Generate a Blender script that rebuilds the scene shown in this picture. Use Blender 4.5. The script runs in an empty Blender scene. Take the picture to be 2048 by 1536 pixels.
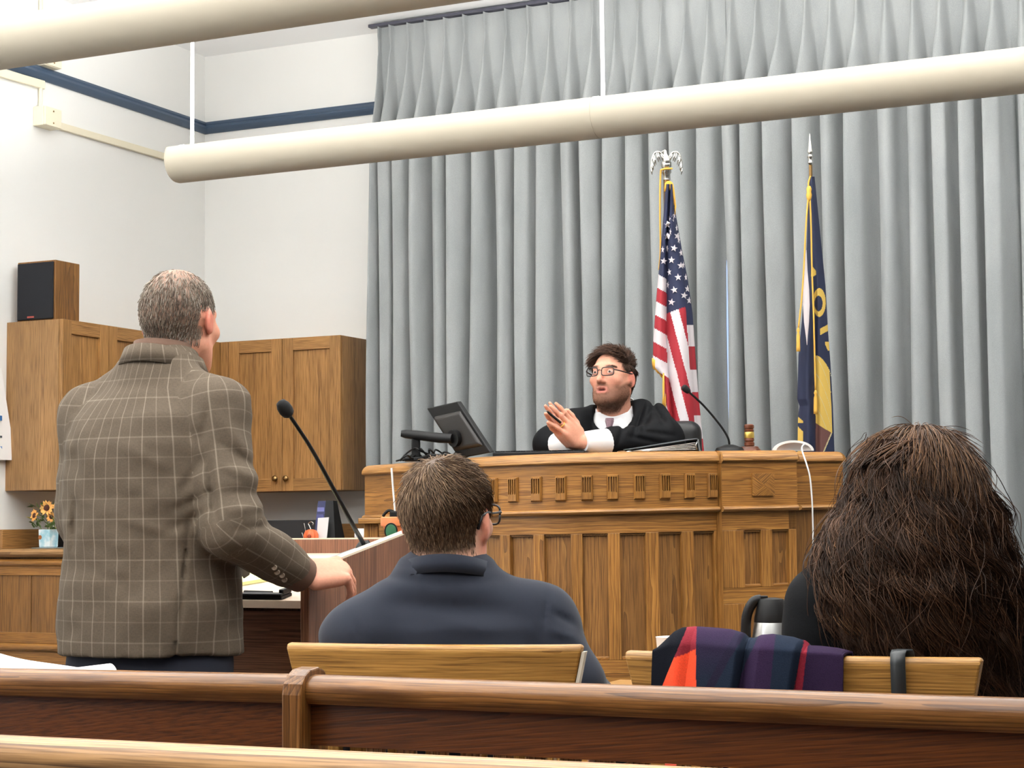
import bpy, math, random
import numpy as np
from mathutils import Vector, Matrix

random.seed(7)
RNG = np.random.default_rng(11)
SC = bpy.context.scene
COL = SC.collection

# ------------------------------------------------------------------ camera
F_PX, PITCH, ROLL, YAW = 3600.0, math.radians(4.33), math.radians(-0.61), math.radians(24.85)
EYE = np.array([0.0, 0.0, 1.15])
def _axes():
    cy, sy = math.cos(YAW), math.sin(YAW)
    fwd = np.array([-sy*math.cos(PITCH), cy*math.cos(PITCH), math.sin(PITCH)])
    right = np.array([cy, sy, 0.0])
    up = np.cross(right, fwd)
    c, s = math.cos(ROLL), math.sin(ROLL)
    return c*right + s*up, -s*right + c*up, fwd
RIGHT, UP, FWD = _axes()
cam = bpy.data.cameras.new('camera')
cam.sensor_width = 36.0
cam.lens = F_PX/2048*36.0
cam.clip_end = 60
cam_ob = bpy.data.objects.new('camera', cam)
COL.objects.link(cam_ob)
m = Matrix.Identity(4)
for i in range(3):
    m[i][0], m[i][1], m[i][2], m[i][3] = RIGHT[i], UP[i], -FWD[i], EYE[i]
cam_ob.matrix_world = m
SC.camera = cam_ob

# ------------------------------------------------------------------ light, world, exposure
SC.view_settings.view_transform = 'Standard'
SC.view_settings.look = 'None'
SC.view_settings.exposure = 0.0
SC.view_settings.gamma = 1.0
SC.view_settings.use_curve_mapping = False
SC.cycles.use_denoising = True
SC.cycles.max_bounces = 8
SC.cycles.diffuse_bounces = 4
w = bpy.data.worlds.new('world'); SC.world = w
w.use_nodes = True
w.node_tree.nodes['Background'].inputs[0].default_value = (1.0, 0.995, 0.985, 1)
w.node_tree.nodes['Background'].inputs[1].default_value = 0.15
def area(name, loc, rot, sx, sy, power, color):
    l = bpy.data.lights.new(name, 'AREA'); l.shape = 'RECTANGLE'
    l.size, l.size_y, l.energy, l.color = sx, sy, power, color
    o = bpy.data.objects.new(name, l); COL.objects.link(o)
    o.location = loc; o.rotation_euler = rot
    return o
WARM = (1.0, 0.985, 0.955)
# up-lights: the two hanging troughs in view and two unseen rows added overhead for the near room
for i, (xc, yc, ln, pw) in enumerate([(-1.0, 5.92, 6.4, 190), (-2.2, 4.17, 6.6, 190), (-2.2, 2.2, 6.6, 190), (-2.2, 0.3, 6.6, 190)]):
    area('uplight', (xc, yc, 2.622), (math.pi, 0, 0), ln, 0.07, pw*1.32, WARM)

# cool key light added at the left wall behind the camera, source unseen
area('left_key_light', (-5.2, 0.2, 2.2), (math.radians(90), 0, math.radians(-62)), 2.6, 2.2, 62, (0.95, 0.975, 1.0))

# ------------------------------------------------------------------ pixels of the photograph -> rays
def ray(x, y):
    return FWD + RIGHT*((x-1024)/F_PX) - UP*((y-768)/F_PX)
def at_depth(x, y, Z): return EYE + ray(x, y)*Z
def at_X(x, y, X): r = ray(x, y); return EYE + r*((X-EYE[0])/r[0])
def at_Y(x, y, Y): r = ray(x, y); return EYE + r*((Y-EYE[1])/r[1])
def at_z(x, y, z): r = ray(x, y); return EYE + r*((z-EYE[2])/r[2])
def lin(c):
    c = np.array(c, float)/255.0
    return tuple(np.where(c <= 0.04045, c/12.92, ((c+0.055)/1.055)**2.4)) + (1.0,)

# ------------------------------------------------------------------ materials
def newmat(name):
    m = bpy.data.materials.new(name); m.use_nodes = True
    nt = m.node_tree
    b = nt.nodes['Principled BSDF']
    return m, nt, b
def plain(name, rgb, rough=0.6, metal=0.0, spec=0.5, noise=0.0, nscale=40.0, bump=0.0, sheen=0.0, emit=0.0):
    m, nt, b = newmat(name)
    b.inputs['Base Color'].default_value = lin(rgb)
    b.inputs['Roughness'].default_value = rough
    b.inputs['Metallic'].default_value = metal
    b.inputs['Specular IOR Level'].default_value = spec
    if sheen: b.inputs['Sheen Weight'].default_value = sheen
    if emit:
        b.inputs['Emission Color'].default_value = lin(rgb); b.inputs['Emission Strength'].default_value = emit
    if noise or bump:
        tc = nt.nodes.new('ShaderNodeTexCoord')
        n = nt.nodes.new('ShaderNodeTexNoise'); n.inputs['Scale'].default_value = nscale; n.inputs['Detail'].default_value = 4
        nt.links.new(tc.outputs['Object'], n.inputs['Vector'])
        if noise:
            mx = nt.nodes.new('ShaderNodeMixRGB'); mx.blend_type = 'MIX'
            c = np.array(lin(rgb)[:3])
            mx.inputs[1].default_value = tuple(np.clip(c*(1-noise), 0, 1))+(1,)
            mx.inputs[2].default_value = tuple(np.clip(c*(1+noise), 0, 1))+(1,)
            nt.links.new(n.outputs['Fac'], mx.inputs[0]); nt.links.new(mx.outputs[0], b.inputs['Base Color'])
        if bump:
            bp = nt.nodes.new('ShaderNodeBump'); bp.inputs['Strength'].default_value = bump; bp.inputs['Distance'].default_value = 0.003
            nt.links.new(n.outputs['Fac'], bp.inputs['Height']); nt.links.new(bp.outputs[0], b.inputs['Normal'])
    return m
def wood(name, light, mid, dark, rings=26.0, rough=0.42, along=0.2, fig=0.55, wear=None):
    """grain runs along the first axis of the vertex attribute 'grain'"""
    m, nt, b = newmat(name)
    N, L = nt.nodes, nt.links
    at = N.new('ShaderNodeAttribute'); at.attribute_name = 'grain'
    def mapping(sc):
        mp = N.new('ShaderNodeMapping'); mp.inputs['Scale'].default_value = sc
        L.new(at.outputs['Vector'], mp.inputs['Vector']); return mp
    low = N.new('ShaderNodeTexNoise'); low.inputs['Scale'].default_value = 1.0; low.inputs['Detail'].default_value = 2
    L.new(mapping((1.6, 9, 9)).outputs[0], low.inputs['Vector'])
    wv = N.new('ShaderNodeTexWave'); wv.wave_type = 'RINGS'; wv.rings_direction = 'X'; wv.wave_profile = 'SAW'
    wv.inputs['Scale'].default_value = rings*2.8; wv.inputs['Distortion'].default_value = 7.0
    wv.inputs['Detail'].default_value = 2.0; wv.inputs['Detail Scale'].default_value = 0.35
    L.new(mapping((along, 1, 1)).outputs[0], wv.inputs['Vector'])
    r1 = N.new('ShaderNodeValToRGB'); e = r1.color_ramp.elements
    e[0].position = 0.05; e[0].color = lin(light); e[1].position = 1.0; e[1].color = lin(dark)
    k = e.new(0.68); k.color = lin(mid)
    L.new(wv.outputs['Fac'], r1.inputs[0])
    mx0 = N.new('ShaderNodeMixRGB'); mx0.inputs[0].default_value = fig; mx0.inputs[1].default_value = lin(mid)
    L.new(r1.outputs[0], mx0.inputs[2])
    # fine pores
    fn = N.new('ShaderNodeTexNoise'); fn.inputs['Scale'].default_value = 1.0; fn.inputs['Detail'].default_value = 3
    L.new(mapping((9, 330, 330)).outputs[0], fn.inputs['Vector'])
    r2 = N.new('ShaderNodeValToRGB'); e = r2.color_ramp.elements
    e[0].position = 0.33; e[0].color = (0.42, 0.38, 0.33, 1); e[1].position = 0.56; e[1].color = (1, 1, 1, 1)
    L.new(fn.outputs['Fac'], r2.inputs[0])
    mu = N.new('ShaderNodeMixRGB'); mu.blend_type = 'MULTIPLY'; mu.inputs[0].default_value = 0.85
    L.new(mx0.outputs[0], mu.inputs[1]); L.new(r2.outputs[0], mu.inputs[2])
    # broad tone
    hs = N.new('ShaderNodeHueSaturation')
    mr = N.new('ShaderNodeMapRange'); mr.inputs[1].default_value = 0.3; mr.inputs[2].default_value = 0.7
    mr.inputs[3].default_value = 0.8; mr.inputs[4].default_value = 1.18
    L.new(low.outputs['Fac'], mr.inputs[0]); L.new(mr.outputs[0], hs.inputs['Value']); L.new(mu.outputs[0], hs.inputs['Color'])
    out = hs.outputs[0]
    if wear:
        wn = N.new('ShaderNodeTexNoise'); wn.inputs['Scale'].default_value = 1.0; wn.inputs['Detail'].default_value = 6
        L.new(mapping((5, 40, 40)).outputs[0], wn.inputs['Vector'])
        rw = N.new('ShaderNodeValToRGB'); rw.color_ramp.elements[0].position = 0.48; rw.color_ramp.elements[1].position = 0.68
        L.new(wn.outputs['Fac'], rw.inputs[0])
        mw = N.new('ShaderNodeMixRGB'); mw.inputs[2].default_value = lin(wear)
        L.new(rw.outputs[0], mw.inputs[0]); L.new(out, mw.inputs[1]); out = mw.outputs[0]
    L.new(out, b.inputs['Base Color'])
    bp = N.new('ShaderNodeBump'); bp.inputs['Strength'].default_value = 0.18; bp.inputs['Distance'].default_value = 0.002
    L.new(fn.outputs['Fac'], bp.inputs['Height']); L.new(bp.outputs[0], b.inputs['Normal'])
    b.inputs['Roughness'].default_value = rough
    b.inputs['Specular IOR Level'].default_value = 0.4
    return m
def vcol(name, rough=0.6, spec=0.4, sss=0.0, noise=0.0, nscale=300.0, bump=0.0, sheen=0.0):
    """colour from the point attribute 'tint'"""
    m, nt, b = newmat(name)
    at = nt.nodes.new('ShaderNodeAttribute'); at.attribute_name = 'tint'
    out = at.outputs['Color']
    if noise or bump:
        tc = nt.nodes.new('ShaderNodeTexCoord')
        n = nt.nodes.new('ShaderNodeTexNoise'); n.inputs['Scale'].default_value = nscale; n.inputs['Detail'].default_value = 3
        nt.links.new(tc.outputs['Object'], n.inputs['Vector'])
    if noise:
        hs = nt.nodes.new('ShaderNodeHueSaturation')
        mr = nt.nodes.new('ShaderNodeMapRange'); mr.inputs[1].default_value = 0.3; mr.inputs[2].default_value = 0.7
        mr.inputs[3].default_value = 1-noise; mr.inputs[4].default_value = 1+noise
        nt.links.new(n.outputs['Fac'], mr.inputs[0]); nt.links.new(mr.outputs[0], hs.inputs['Value'])
        nt.links.new(out, hs.inputs['Color']); out = hs.outputs[0]
    if bump:
        bp = nt.nodes.new('ShaderNodeBump'); bp.inputs['Strength'].default_value = bump; bp.inputs['Distance'].default_value = 0.002
        nt.links.new(n.outputs['Fac'], bp.inputs['Height']); nt.links.new(bp.outputs[0], b.inputs['Normal'])
    nt.links.new(out, b.inputs['Base Color'])
    b.inputs['Roughness'].default_value = rough; b.inputs['Specular IOR Level'].default_value = spec
    if sss:
        b.inputs['Subsurface Weight'].default_value = sss
        b.inputs['Subsurface Radius'].default_value = (0.012, 0.005, 0.003); b.inputs['Subsurface Scale'].default_value = 1.0
    if sheen: b.inputs['Sheen Weight'].default_value = sheen
    return m

M = {}
M['oak'] = wood('honey_oak', (178, 128, 64), (144, 97, 44), (84, 52, 20), 22, 0.4)
M['oak_panel'] = wood('honey_oak_panel', (152, 109, 56), (124, 84, 40), (74, 47, 20), 26, 0.44)
M['oak_crown'] = wood('worn_oak', (194, 148, 86), (156, 108, 56), (98, 63, 28), 18, 0.34)
M['cab'] = wood('cabinet_oak', (184, 139, 84), (156, 113, 64), (108, 74, 38), 24, 0.45)
M['cab_side'] = wood('cabinet_oak_side', (176, 134, 86), (150, 112, 70), (108, 78, 48), 20, 0.5, 0.12)
M['pew'] = wood('dark_pew_oak', (112, 60, 15), (84, 41, 7), (48, 22, 3), 20, 0.42, fig=0.35)
M['pew_rail'] = wood('worn_pew_rail', (150, 104, 56), (116, 75, 35), (62, 36, 14), 20, 0.3, wear=(84, 51, 22))
M['pew_near'] = wood('pale_pew_rail', (184, 144, 98), (164, 122, 76), (88, 62, 40), 13, 0.38, 0.10, fig=0.9)
M['chair'] = wood('chair_oak', (186, 140, 74), (160, 116, 56), (122, 84, 38), 34, 0.4)
M['lectern'] = wood('walnut_laminate', (156, 108, 80), (126, 82, 58), (80, 48, 34), 26, 0.4, 0.07)
M['walnut'] = wood('gavel_wood', (120, 70, 44), (96, 50, 30), (60, 30, 18), 30, 0.3)
M['wall'] = plain('wall_paint', (233, 233, 230), 0.85, noise=0.015, nscale=3.0)
M['ceil'] = plain('ceiling_paint', (246, 247, 247), 0.9)
M['floor'] = plain('carpet', (84, 84, 86), 0.95, noise=0.2, nscale=120)
M['blue'] = plain('slate_blue_paint', (58, 76, 98), 0.45)
M['cream'] = plain('cream_raceway', (228, 220, 196), 0.5)
M['tube'] = plain('cream_enamel', (180, 172, 155), 0.5, spec=0.2)
M['white'] = plain('white_enamel', (240, 240, 238), 0.5)
M['black'] = plain('black_plastic', (13, 13, 14), 0.45, spec=0.3)
M['blacksoft'] = plain('black_foam', (14, 14, 15), 0.9)
M['grille'] = plain('black_grille_cloth', (13, 15, 22), 0.9)
M['steel'] = plain('brushed_steel', (190, 190, 188), 0.3, metal=1.0)
M['silver'] = plain('polished_silver', (205, 203, 196), 0.22, metal=1.0)
M['brass'] = plain('aged_brass', (150, 120, 78), 0.35, metal=1.0)
M['gold'] = plain('gold_cord', (222, 172, 70), 0.6)
M['grey'] = plain('grey_metal', (128, 136, 138), 0.45, metal=0.3)
M['paper'] = plain('white_paper', (240, 240, 240), 0.8)

# ------------------------------------------------------------------ meshes and objects
def loc_of(o):
    p = Vector((0, 0, 0))
    while o is not None:
        p += o.location; o = o.parent
    return np.array(p)
def tag(o, label=None, cat=None, group=None, kind=None):
    if label: o['label'] = label
    if cat: o['category'] = cat
    if group: o['group'] = group
    if kind: o['kind'] = kind
    return o
def thing(name, label, cat, loc, group=None):
    o = bpy.data.objects.new(name, None); COL.objects.link(o)
    o.empty_display_size = 0.05
    o.location = [float(c) for c in loc]
    return tag(o, label, cat, group)
def attr(me, name, typ, arr):
    a = me.attributes.new(name, typ, 'POINT')
    key = {'FLOAT_VECTOR': 'vector', 'FLOAT_COLOR': 'color', 'FLOAT': 'value'}[typ]
    a.data.foreach_set(key, np.ascontiguousarray(arr, np.float32).ravel())
def mk(name, g, mat, parent=None, grain=None, smooth=False, bevel=0.0, tint=None, auto=None, gc=None, seg=2):
    """links geometry g = (verts, faces) given in world coordinates as one object, relative to its parent"""
    V, Fc = (g.v, g.f) if isinstance(g, G) else g
    V = np.asarray(V, float).reshape(-1, 3)
    off = loc_of(parent) if parent is not None else np.zeros(3)
    if parent is None:
        lo, hi = V.min(0), V.max(0)
        off = np.array([(lo[0]+hi[0])/2, (lo[1]+hi[1])/2, lo[2]])
    me = bpy.data.meshes.new(name)
    me.from_pydata((V-off).tolist(), [], Fc if isinstance(Fc, list) else Fc.tolist())
    for mm in (mat if isinstance(mat, (list, tuple)) else [mat]): me.materials.append(mm)
    if gc is not None:
        attr(me, 'grain', 'FLOAT_VECTOR', gc)
    elif grain is not None:
        a = np.array(grain, float); a /= np.linalg.norm(a)
        t = np.array([0, 0, 1.0]) if abs(a[2]) < 0.9 else np.array([1.0, 0, 0])
        b = np.cross(t, a); b /= np.linalg.norm(b); c = np.cross(a, b)
        ce = (V.min(0)+V.max(0))/2
        P = np.stack([(V-ce)@a, (V-ce)@b, (V-ce)@c], 1)
        P += np.array([random.uniform(-3, 3), random.uniform(-0.05, 0.05), random.choice([-1, 1])*random.uniform(0.03, 0.11)])
        attr(me, 'grain', 'FLOAT_VECTOR', P)
    if tint is not None:
        t = np.asarray(tint, float)
        if t.shape[1] == 3: t = np.hstack([t, np.ones((len(t), 1))])
        attr(me, 'tint', 'FLOAT_COLOR', t)
    if smooth:
        me.polygons.foreach_set('use_smooth', [True]*len(me.polygons))
        if auto is not None: me.set_sharp_from_angle(angle=math.radians(auto))
    me.update()
    o = bpy.data.objects.new(name, me); COL.objects.link(o)
    if parent is not None: o.parent = parent
    else: o.location = off
    if bevel:
        bm_ = o.modifiers.new('bevel', 'BEVEL'); bm_.width = bevel; bm_.segments = seg; bm_.limit_method = 'ANGLE'
    return o
class G:
    def __init__(s): s.v = []; s.f = []
    def add(s, V, Fc):
        n = len(s.v); s.v.extend([tuple(map(float, p)) for p in V]); s.f.extend([tuple(int(i)+n for i in q) for q in Fc]); return s
    def box(s, lo, hi, R=None, c=None):
        lo, hi = np.array(lo, float), np.array(hi, float)
        V = np.array([[lo[0], lo[1], lo[2]], [hi[0], lo[1], lo[2]], [hi[0], hi[1], lo[2]], [lo[0], hi[1], lo[2]],
                      [lo[0], lo[1], hi[2]], [hi[0], lo[1], hi[2]], [hi[0], hi[1], hi[2]], [lo[0], hi[1], hi[2]]])
        if R is not None: V = V@np.asarray(R).T
        if c is not None: V = V+np.asarray(c)
        return s.add(V, [(0, 3, 2, 1), (4, 5, 6, 7), (0, 1, 5, 4), (1, 2, 6, 5), (2, 3, 7, 6), (3, 0, 4, 7)])
    def hexa(s, V): # 8 corners, bottom loop then top loop
        return s.add(V, [(0, 3, 2, 1), (4, 5, 6, 7), (0, 1, 5, 4), (1, 2, 6, 5), (2, 3, 7, 6), (3, 0, 4, 7)])
    def loft(s, rings, cap=True, closed=True):
        rings = [np.asarray(r, float) for r in rings]; n = len(rings[0]); V = np.vstack(rings); Fc = []
        for i in range(len(rings)-1):
            for j in range(n if closed else n-1):
                k = (j+1) % n
                Fc.append((i*n+j, i*n+k, (i+1)*n+k, (i+1)*n+j))
        if cap and closed:
            Fc.append(tuple(range(n-1, -1, -1))); Fc.append(tuple((len(rings)-1)*n+j for j in range(n)))
        return s.add(V, Fc)
    def tube(s, path, r, n=8, cap=True, flat=None):
        P = np.asarray(path, float); r = np.broadcast_to(np.asarray(r, float), (len(P),))
        T = np.gradient(P, axis=0); T /= np.linalg.norm(T, axis=1)[:, None]+1e-12
        ref = np.array([0, 0, 1.0]) if abs(T[0][2]) < 0.9 else np.array([1.0, 0, 0])
        rings = []
        for i in range(len(P)):
            b = np.cross(T[i], ref); b /= np.linalg.norm(b)+1e-12; c = np.cross(b, T[i]); ref = c
            a = np.linspace(0, 2*math.pi, n, endpoint=False)
            fl = 1.0 if flat is None else flat
            rings.append(P[i]+r[i]*(np.cos(a)[:, None]*b+fl*np.sin(a)[:, None]*c))
        return s.loft(rings, cap)
    def lathe(s, prof, c=(0, 0, 0), n=20, R=None):
        """prof = [(radius, height)...] about local z"""
        a = np.linspace(0, 2*math.pi, n, endpoint=False); rings = []
        for r, h in prof:
            V = np.stack([r*np.cos(a), r*np.sin(a), np.full(n, h)], 1)
            if R is not None: V = V@np.asarray(R).T
            rings.append(V+np.asarray(c))
        return s.loft(rings)
    def prism(s, poly, d):
        P = np.asarray(poly, float); return s.loft([P, P+np.asarray(d, float)])
    def ball(s, c, r, n=10, R=None):
        r = np.broadcast_to(np.asarray(r, float), (3,)); rings = []
        for i in range(n+1):
            t = max(1e-3, min(math.pi-1e-3, math.pi*i/n)); a = np.linspace(0, 2*math.pi, 2*n, endpoint=False)
            V = np.stack([r[0]*math.sin(t)*np.cos(a), r[1]*math.sin(t)*np.sin(a), np.full(2*n, -r[2]*math.cos(t))], 1)
            if R is not None: V = V@np.asarray(R).T
            rings.append(V+np.asarray(c))
        return s.loft(rings)
def rotz(a): c, s = math.cos(a), math.sin(a); return np.array([[c, -s, 0], [s, c, 0], [0, 0, 1.0]])
def rotx(a): c, s = math.cos(a), math.sin(a); return np.array([[1.0, 0, 0], [0, c, -s], [0, s, c]])
def roty(a): c, s = math.cos(a), math.sin(a); return np.array([[c, 0, s], [0, 1.0, 0], [-s, 0, c]])
def spline(P, n):
    P = np.asarray(P, float); k = len(P)
    t = np.linspace(0, k-1, n); out = []
    for u in t:
        i = min(int(u), k-2); f = u-i
        p0, p1, p2, p3 = P[max(i-1, 0)], P[i], P[i+1], P[min(i+2, k-1)]
        out.append(0.5*((2*p1)+(-p0+p2)*f+(2*p0-5*p1+4*p2-p3)*f*f+(-p0+3*p1-3*p2+p3)*f**3))
    return np.array(out)
def copy_tree(o, parent=None):
    c = o.copy(); COL.objects.link(c); c.parent = parent
    for ch in list(o.children): copy_tree(ch, c)
    return c
# ================================================================== ROOM
XW, YB, H = -5.45, 7.908, 3.638
def struct(name, g, mat, parent=None, **k):
    o = mk(name, g, mat, parent, **k)
    if parent is None: o['kind'] = 'structure'
    return o
struct('floor', G().box((XW-0.1, -2.5, -0.1), (4.5, YB+0.1, 0)), M['floor'])
struct('ceiling', G().box((XW-0.1, -2.5, H), (4.5, YB+0.1, H+0.1)), M['ceil'])
struct('wall_left', G().box((XW-0.1, -2.5, 0), (XW, YB+0.1, H)), M['wall'])
struct('wall_back', G().box((XW, YB, 0), (4.5, YB+0.1, H)), M['wall'])
# slate-blue picture rail: a cove with a half-round band
prof = [(0, 3.218), (0.010, 3.218), (0.026, 3.230), (0.032, 3.243), (0.028, 3.254), (0.018, 3.258), (0.020, 3.268), (0.014, 3.280), (0, 3.282)]
struct('trim_1', G().loft([[(XW+d, y, z) for d, z in prof] for y in (-2.5, YB)]), M['blue'], smooth=True, auto=35)
struct('trim_2', G().loft([[(x, YB-d, z) for d, z in prof] for x in (XW, 4.5)]), M['blue'], smooth=True, auto=35)
struct('baseboard_left', G().box((XW, -2.5, 0), (XW+0.02, 6.2, 0.14)), M['cab_side'], grain=(0, 1, 0), bevel=0.004)
struct('baseboard_back', G().box((-3.9, YB-0.02, 0), (4.5, YB, 0.14)), M['cab_side'], grain=(1, 0, 0), bevel=0.004)

# window behind the curtains: only a blue-white sliver of it shows where the two curtains meet
M['pane'] = plain('daylit_pane', (176, 204, 250), 0.3, emit=1.3)
XG = at_Y(1453, 760, 7.74)[0]
wn = struct('window_1', (lambda g: (g.box((XG-0.8, YB-0.05, 0.95), (XG-0.72, YB, 3.3)), g.box((XG+0.72, YB-0.05, 0.95), (XG+0.8, YB, 3.3)),
     g.box((XG-0.72, YB-0.05, 0.95), (XG+0.72, YB, 1.03)), g.box((XG-0.72, YB-0.05, 3.22), (XG+0.72, YB, 3.3)), g)[-1])(G()), M['white'])
struct('pane', G().box((XG-0.72, YB-0.02, 1.03), (XG+0.72, YB-0.006, 3.22)), M['pane'], wn)

# ------------------------------------------------------------------ curtains
m, nt, b = newmat('grey_velvet')
tc = nt.nodes.new('ShaderNodeTexCoord'); mp = nt.nodes.new('ShaderNodeMapping'); mp.inputs['Scale'].default_value = (9, 9, 2.2)
n1 = nt.nodes.new('ShaderNodeTexNoise'); n1.inputs['Scale'].default_value = 1.0; n1.inputs['Detail'].default_value = 5
n2 = nt.nodes.new('ShaderNodeTexNoise'); n2.inputs['Scale'].default_value = 500.0; n2.inputs['Detail'].default_value = 2
nt.links.new(tc.outputs['Object'], mp.inputs[0]); nt.links.new(mp.outputs[0], n1.inputs['Vector']); nt.links.new(tc.outputs['Object'], n2.inputs['Vector'])
ad = nt.nodes.new('ShaderNodeMath'); ad.operation = 'ADD'; nt.links.new(n1.outputs['Fac'], ad.inputs[0]); nt.links.new(n2.outputs['Fac'], ad.inputs[1])
rp = nt.nodes.new('ShaderNodeValToRGB'); rp.color_ramp.elements[0].position = 0.35; rp.color_ramp.elements[0].color = lin((134, 138, 139))
rp.color_ramp.elements[1].position = 0.72; rp.color_ramp.elements[1].color = lin((166, 169, 169))
mh = nt.nodes.new('ShaderNodeMath'); mh.operation = 'MULTIPLY'; mh.inputs[1].default_value = 0.5
nt.links.new(ad.outputs[0], mh.inputs[0]); nt.links.new(mh.outputs[0], rp.inputs[0]); nt.links.new(rp.outputs[0], b.inputs['Base Color'])
b.inputs['Roughness'].default_value = 0.95; b.inputs['Sheen Weight'].default_value = 0.25; b.inputs['Specular IOR Level'].default_value = 0.1
M['velvet'] = m
CT, CB, CY = 3.605, 0.04, 7.735
pin = [round(float(at_Y(x, 70, 7.70)[0]), 3) for x in (745, 778, 813, 848, 886, 926, 966, 1010, 1054, 1097, 1139, 1184, 1228, 1276, 1319, 1371)]
while pin[-1] < -0.45: pin.append(pin[-1]+0.118+random.uniform(-0.012, 0.012))
def curtain(name, P, label, left_edge=None, right_edge=None, gap=0):
    P = np.array(P); n = len(P)
    ed = np.concatenate([[P[0]-(P[1]-P[0])*0.5], (P[1:]+P[:-1])/2, [P[-1]+(P[-1]-P[-2])*0.5]])
    if left_edge is not None: ed[0] = left_edge
    if right_edge is not None: ed[-1] = right_edge
    hs = np.concatenate([np.linspace(0, 0.20, 9), np.linspace(0.24, 0.6, 8), np.linspace(0.7, CT-CB, 24)])
    ns = 26; rows = []
    rs = np.random.default_rng(n)
    ph = rs.uniform(0, 6.28, (n, 4)); am = rs.uniform(0.72, 1.2, n); sk = rs.uniform(0.3, 1.0, n); wsx = rs.uniform(0.85, 1.1, n)
    for h in hs:
        row = []
        low = min(1.0, max(0.0, (h-0.13)/0.55)); low = low*low*(3-2*low)
        pinch = math.exp(-((h-0.11)/0.035)**2)
        for k in range(n):
            W = ed[k+1]-ed[k]
            for j in range(ns if k < n-1 else ns+1):
                s = j/ns-0.5; wg = 0.0
                wd = (0.15+0.36*low)*wsx[k]*(1-0.45*pinch)
                A = (0.040*(1-pinch*0.35)*(1-low)+0.118*am[k]*low)*(1+0.10*math.sin(1.3*h+ph[k, 0]))
                t = s/wd
                bump = 0.5*(1+math.cos(math.pi*t)) if abs(t) < 1 else 0.0
                if h < 0.10: bump *= 0.70+0.30*math.cos(s/wd*2.6*math.pi)   # three small fingers of the pinch pleat
                y = A*bump+0.004*math.sin(7*s+ph[k, 1]+h)*low+0.010*low*math.sin(2.1*h+ph[k, 2])*bump+0.012*low*math.sin(12.56*s+ph[k, 3]+0.4*h)*bump
                c = 0.115*low
                x = ed[k]+W*0.5+W*(s+c*math.sin(4*math.pi*s))-sk[k]*(y-0.5*A)*0.6*low+0.010*low*math.sin(0.8*h+ph[k, 3])*(1-abs(2*s))
                if gap and (k == n-1) == (gap > 0) and (k == n-1 or k == 0):
                    wg = max(0.0, (s+0.5 if gap > 0 else 0.5-s)*2-1)
                    x += -gap*wg*(0.0068*min(1, max(0, (h-1.15)/0.5))-0.030*(1-min(1, max(0, (h-0.9)/0.4))))
                row.append((x, CY-y+(0.012*wg if gap < 0 and k == 0 else 0.0), CT-h))
        rows.append(row)
    g = G(); g.loft(rows, cap=False, closed=False)
    return tag(mk(name, g, M['velvet'], smooth=True), label, 'curtain')
ia = [i for i, p in enumerate(pin) if p < XG-0.02][-1]
c1 = curtain('curtain', pin[:ia+1], 'grey velvet pinch-pleated curtain hanging behind the seated judge and the striped flag', left_edge=float(at_Y(743, 500, 7.66)[0]), right_edge=XG+0.001, gap=1)
c2 = curtain('curtain', pin[ia+1:], 'grey velvet curtain behind the dark blue flag and the long-haired woman', left_edge=XG-0.001, gap=-1)
rod = mk('curtain_track', G().box((pin[0]-0.03, 7.708, 3.608), (pin[-1]+0.2, 7.745, 3.624)), plain('dark_track', (62, 62, 74), 0.5), bevel=0.003)
tag(rod, 'thin dark ceiling track the grey curtains hang from', 'curtain track')

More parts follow.
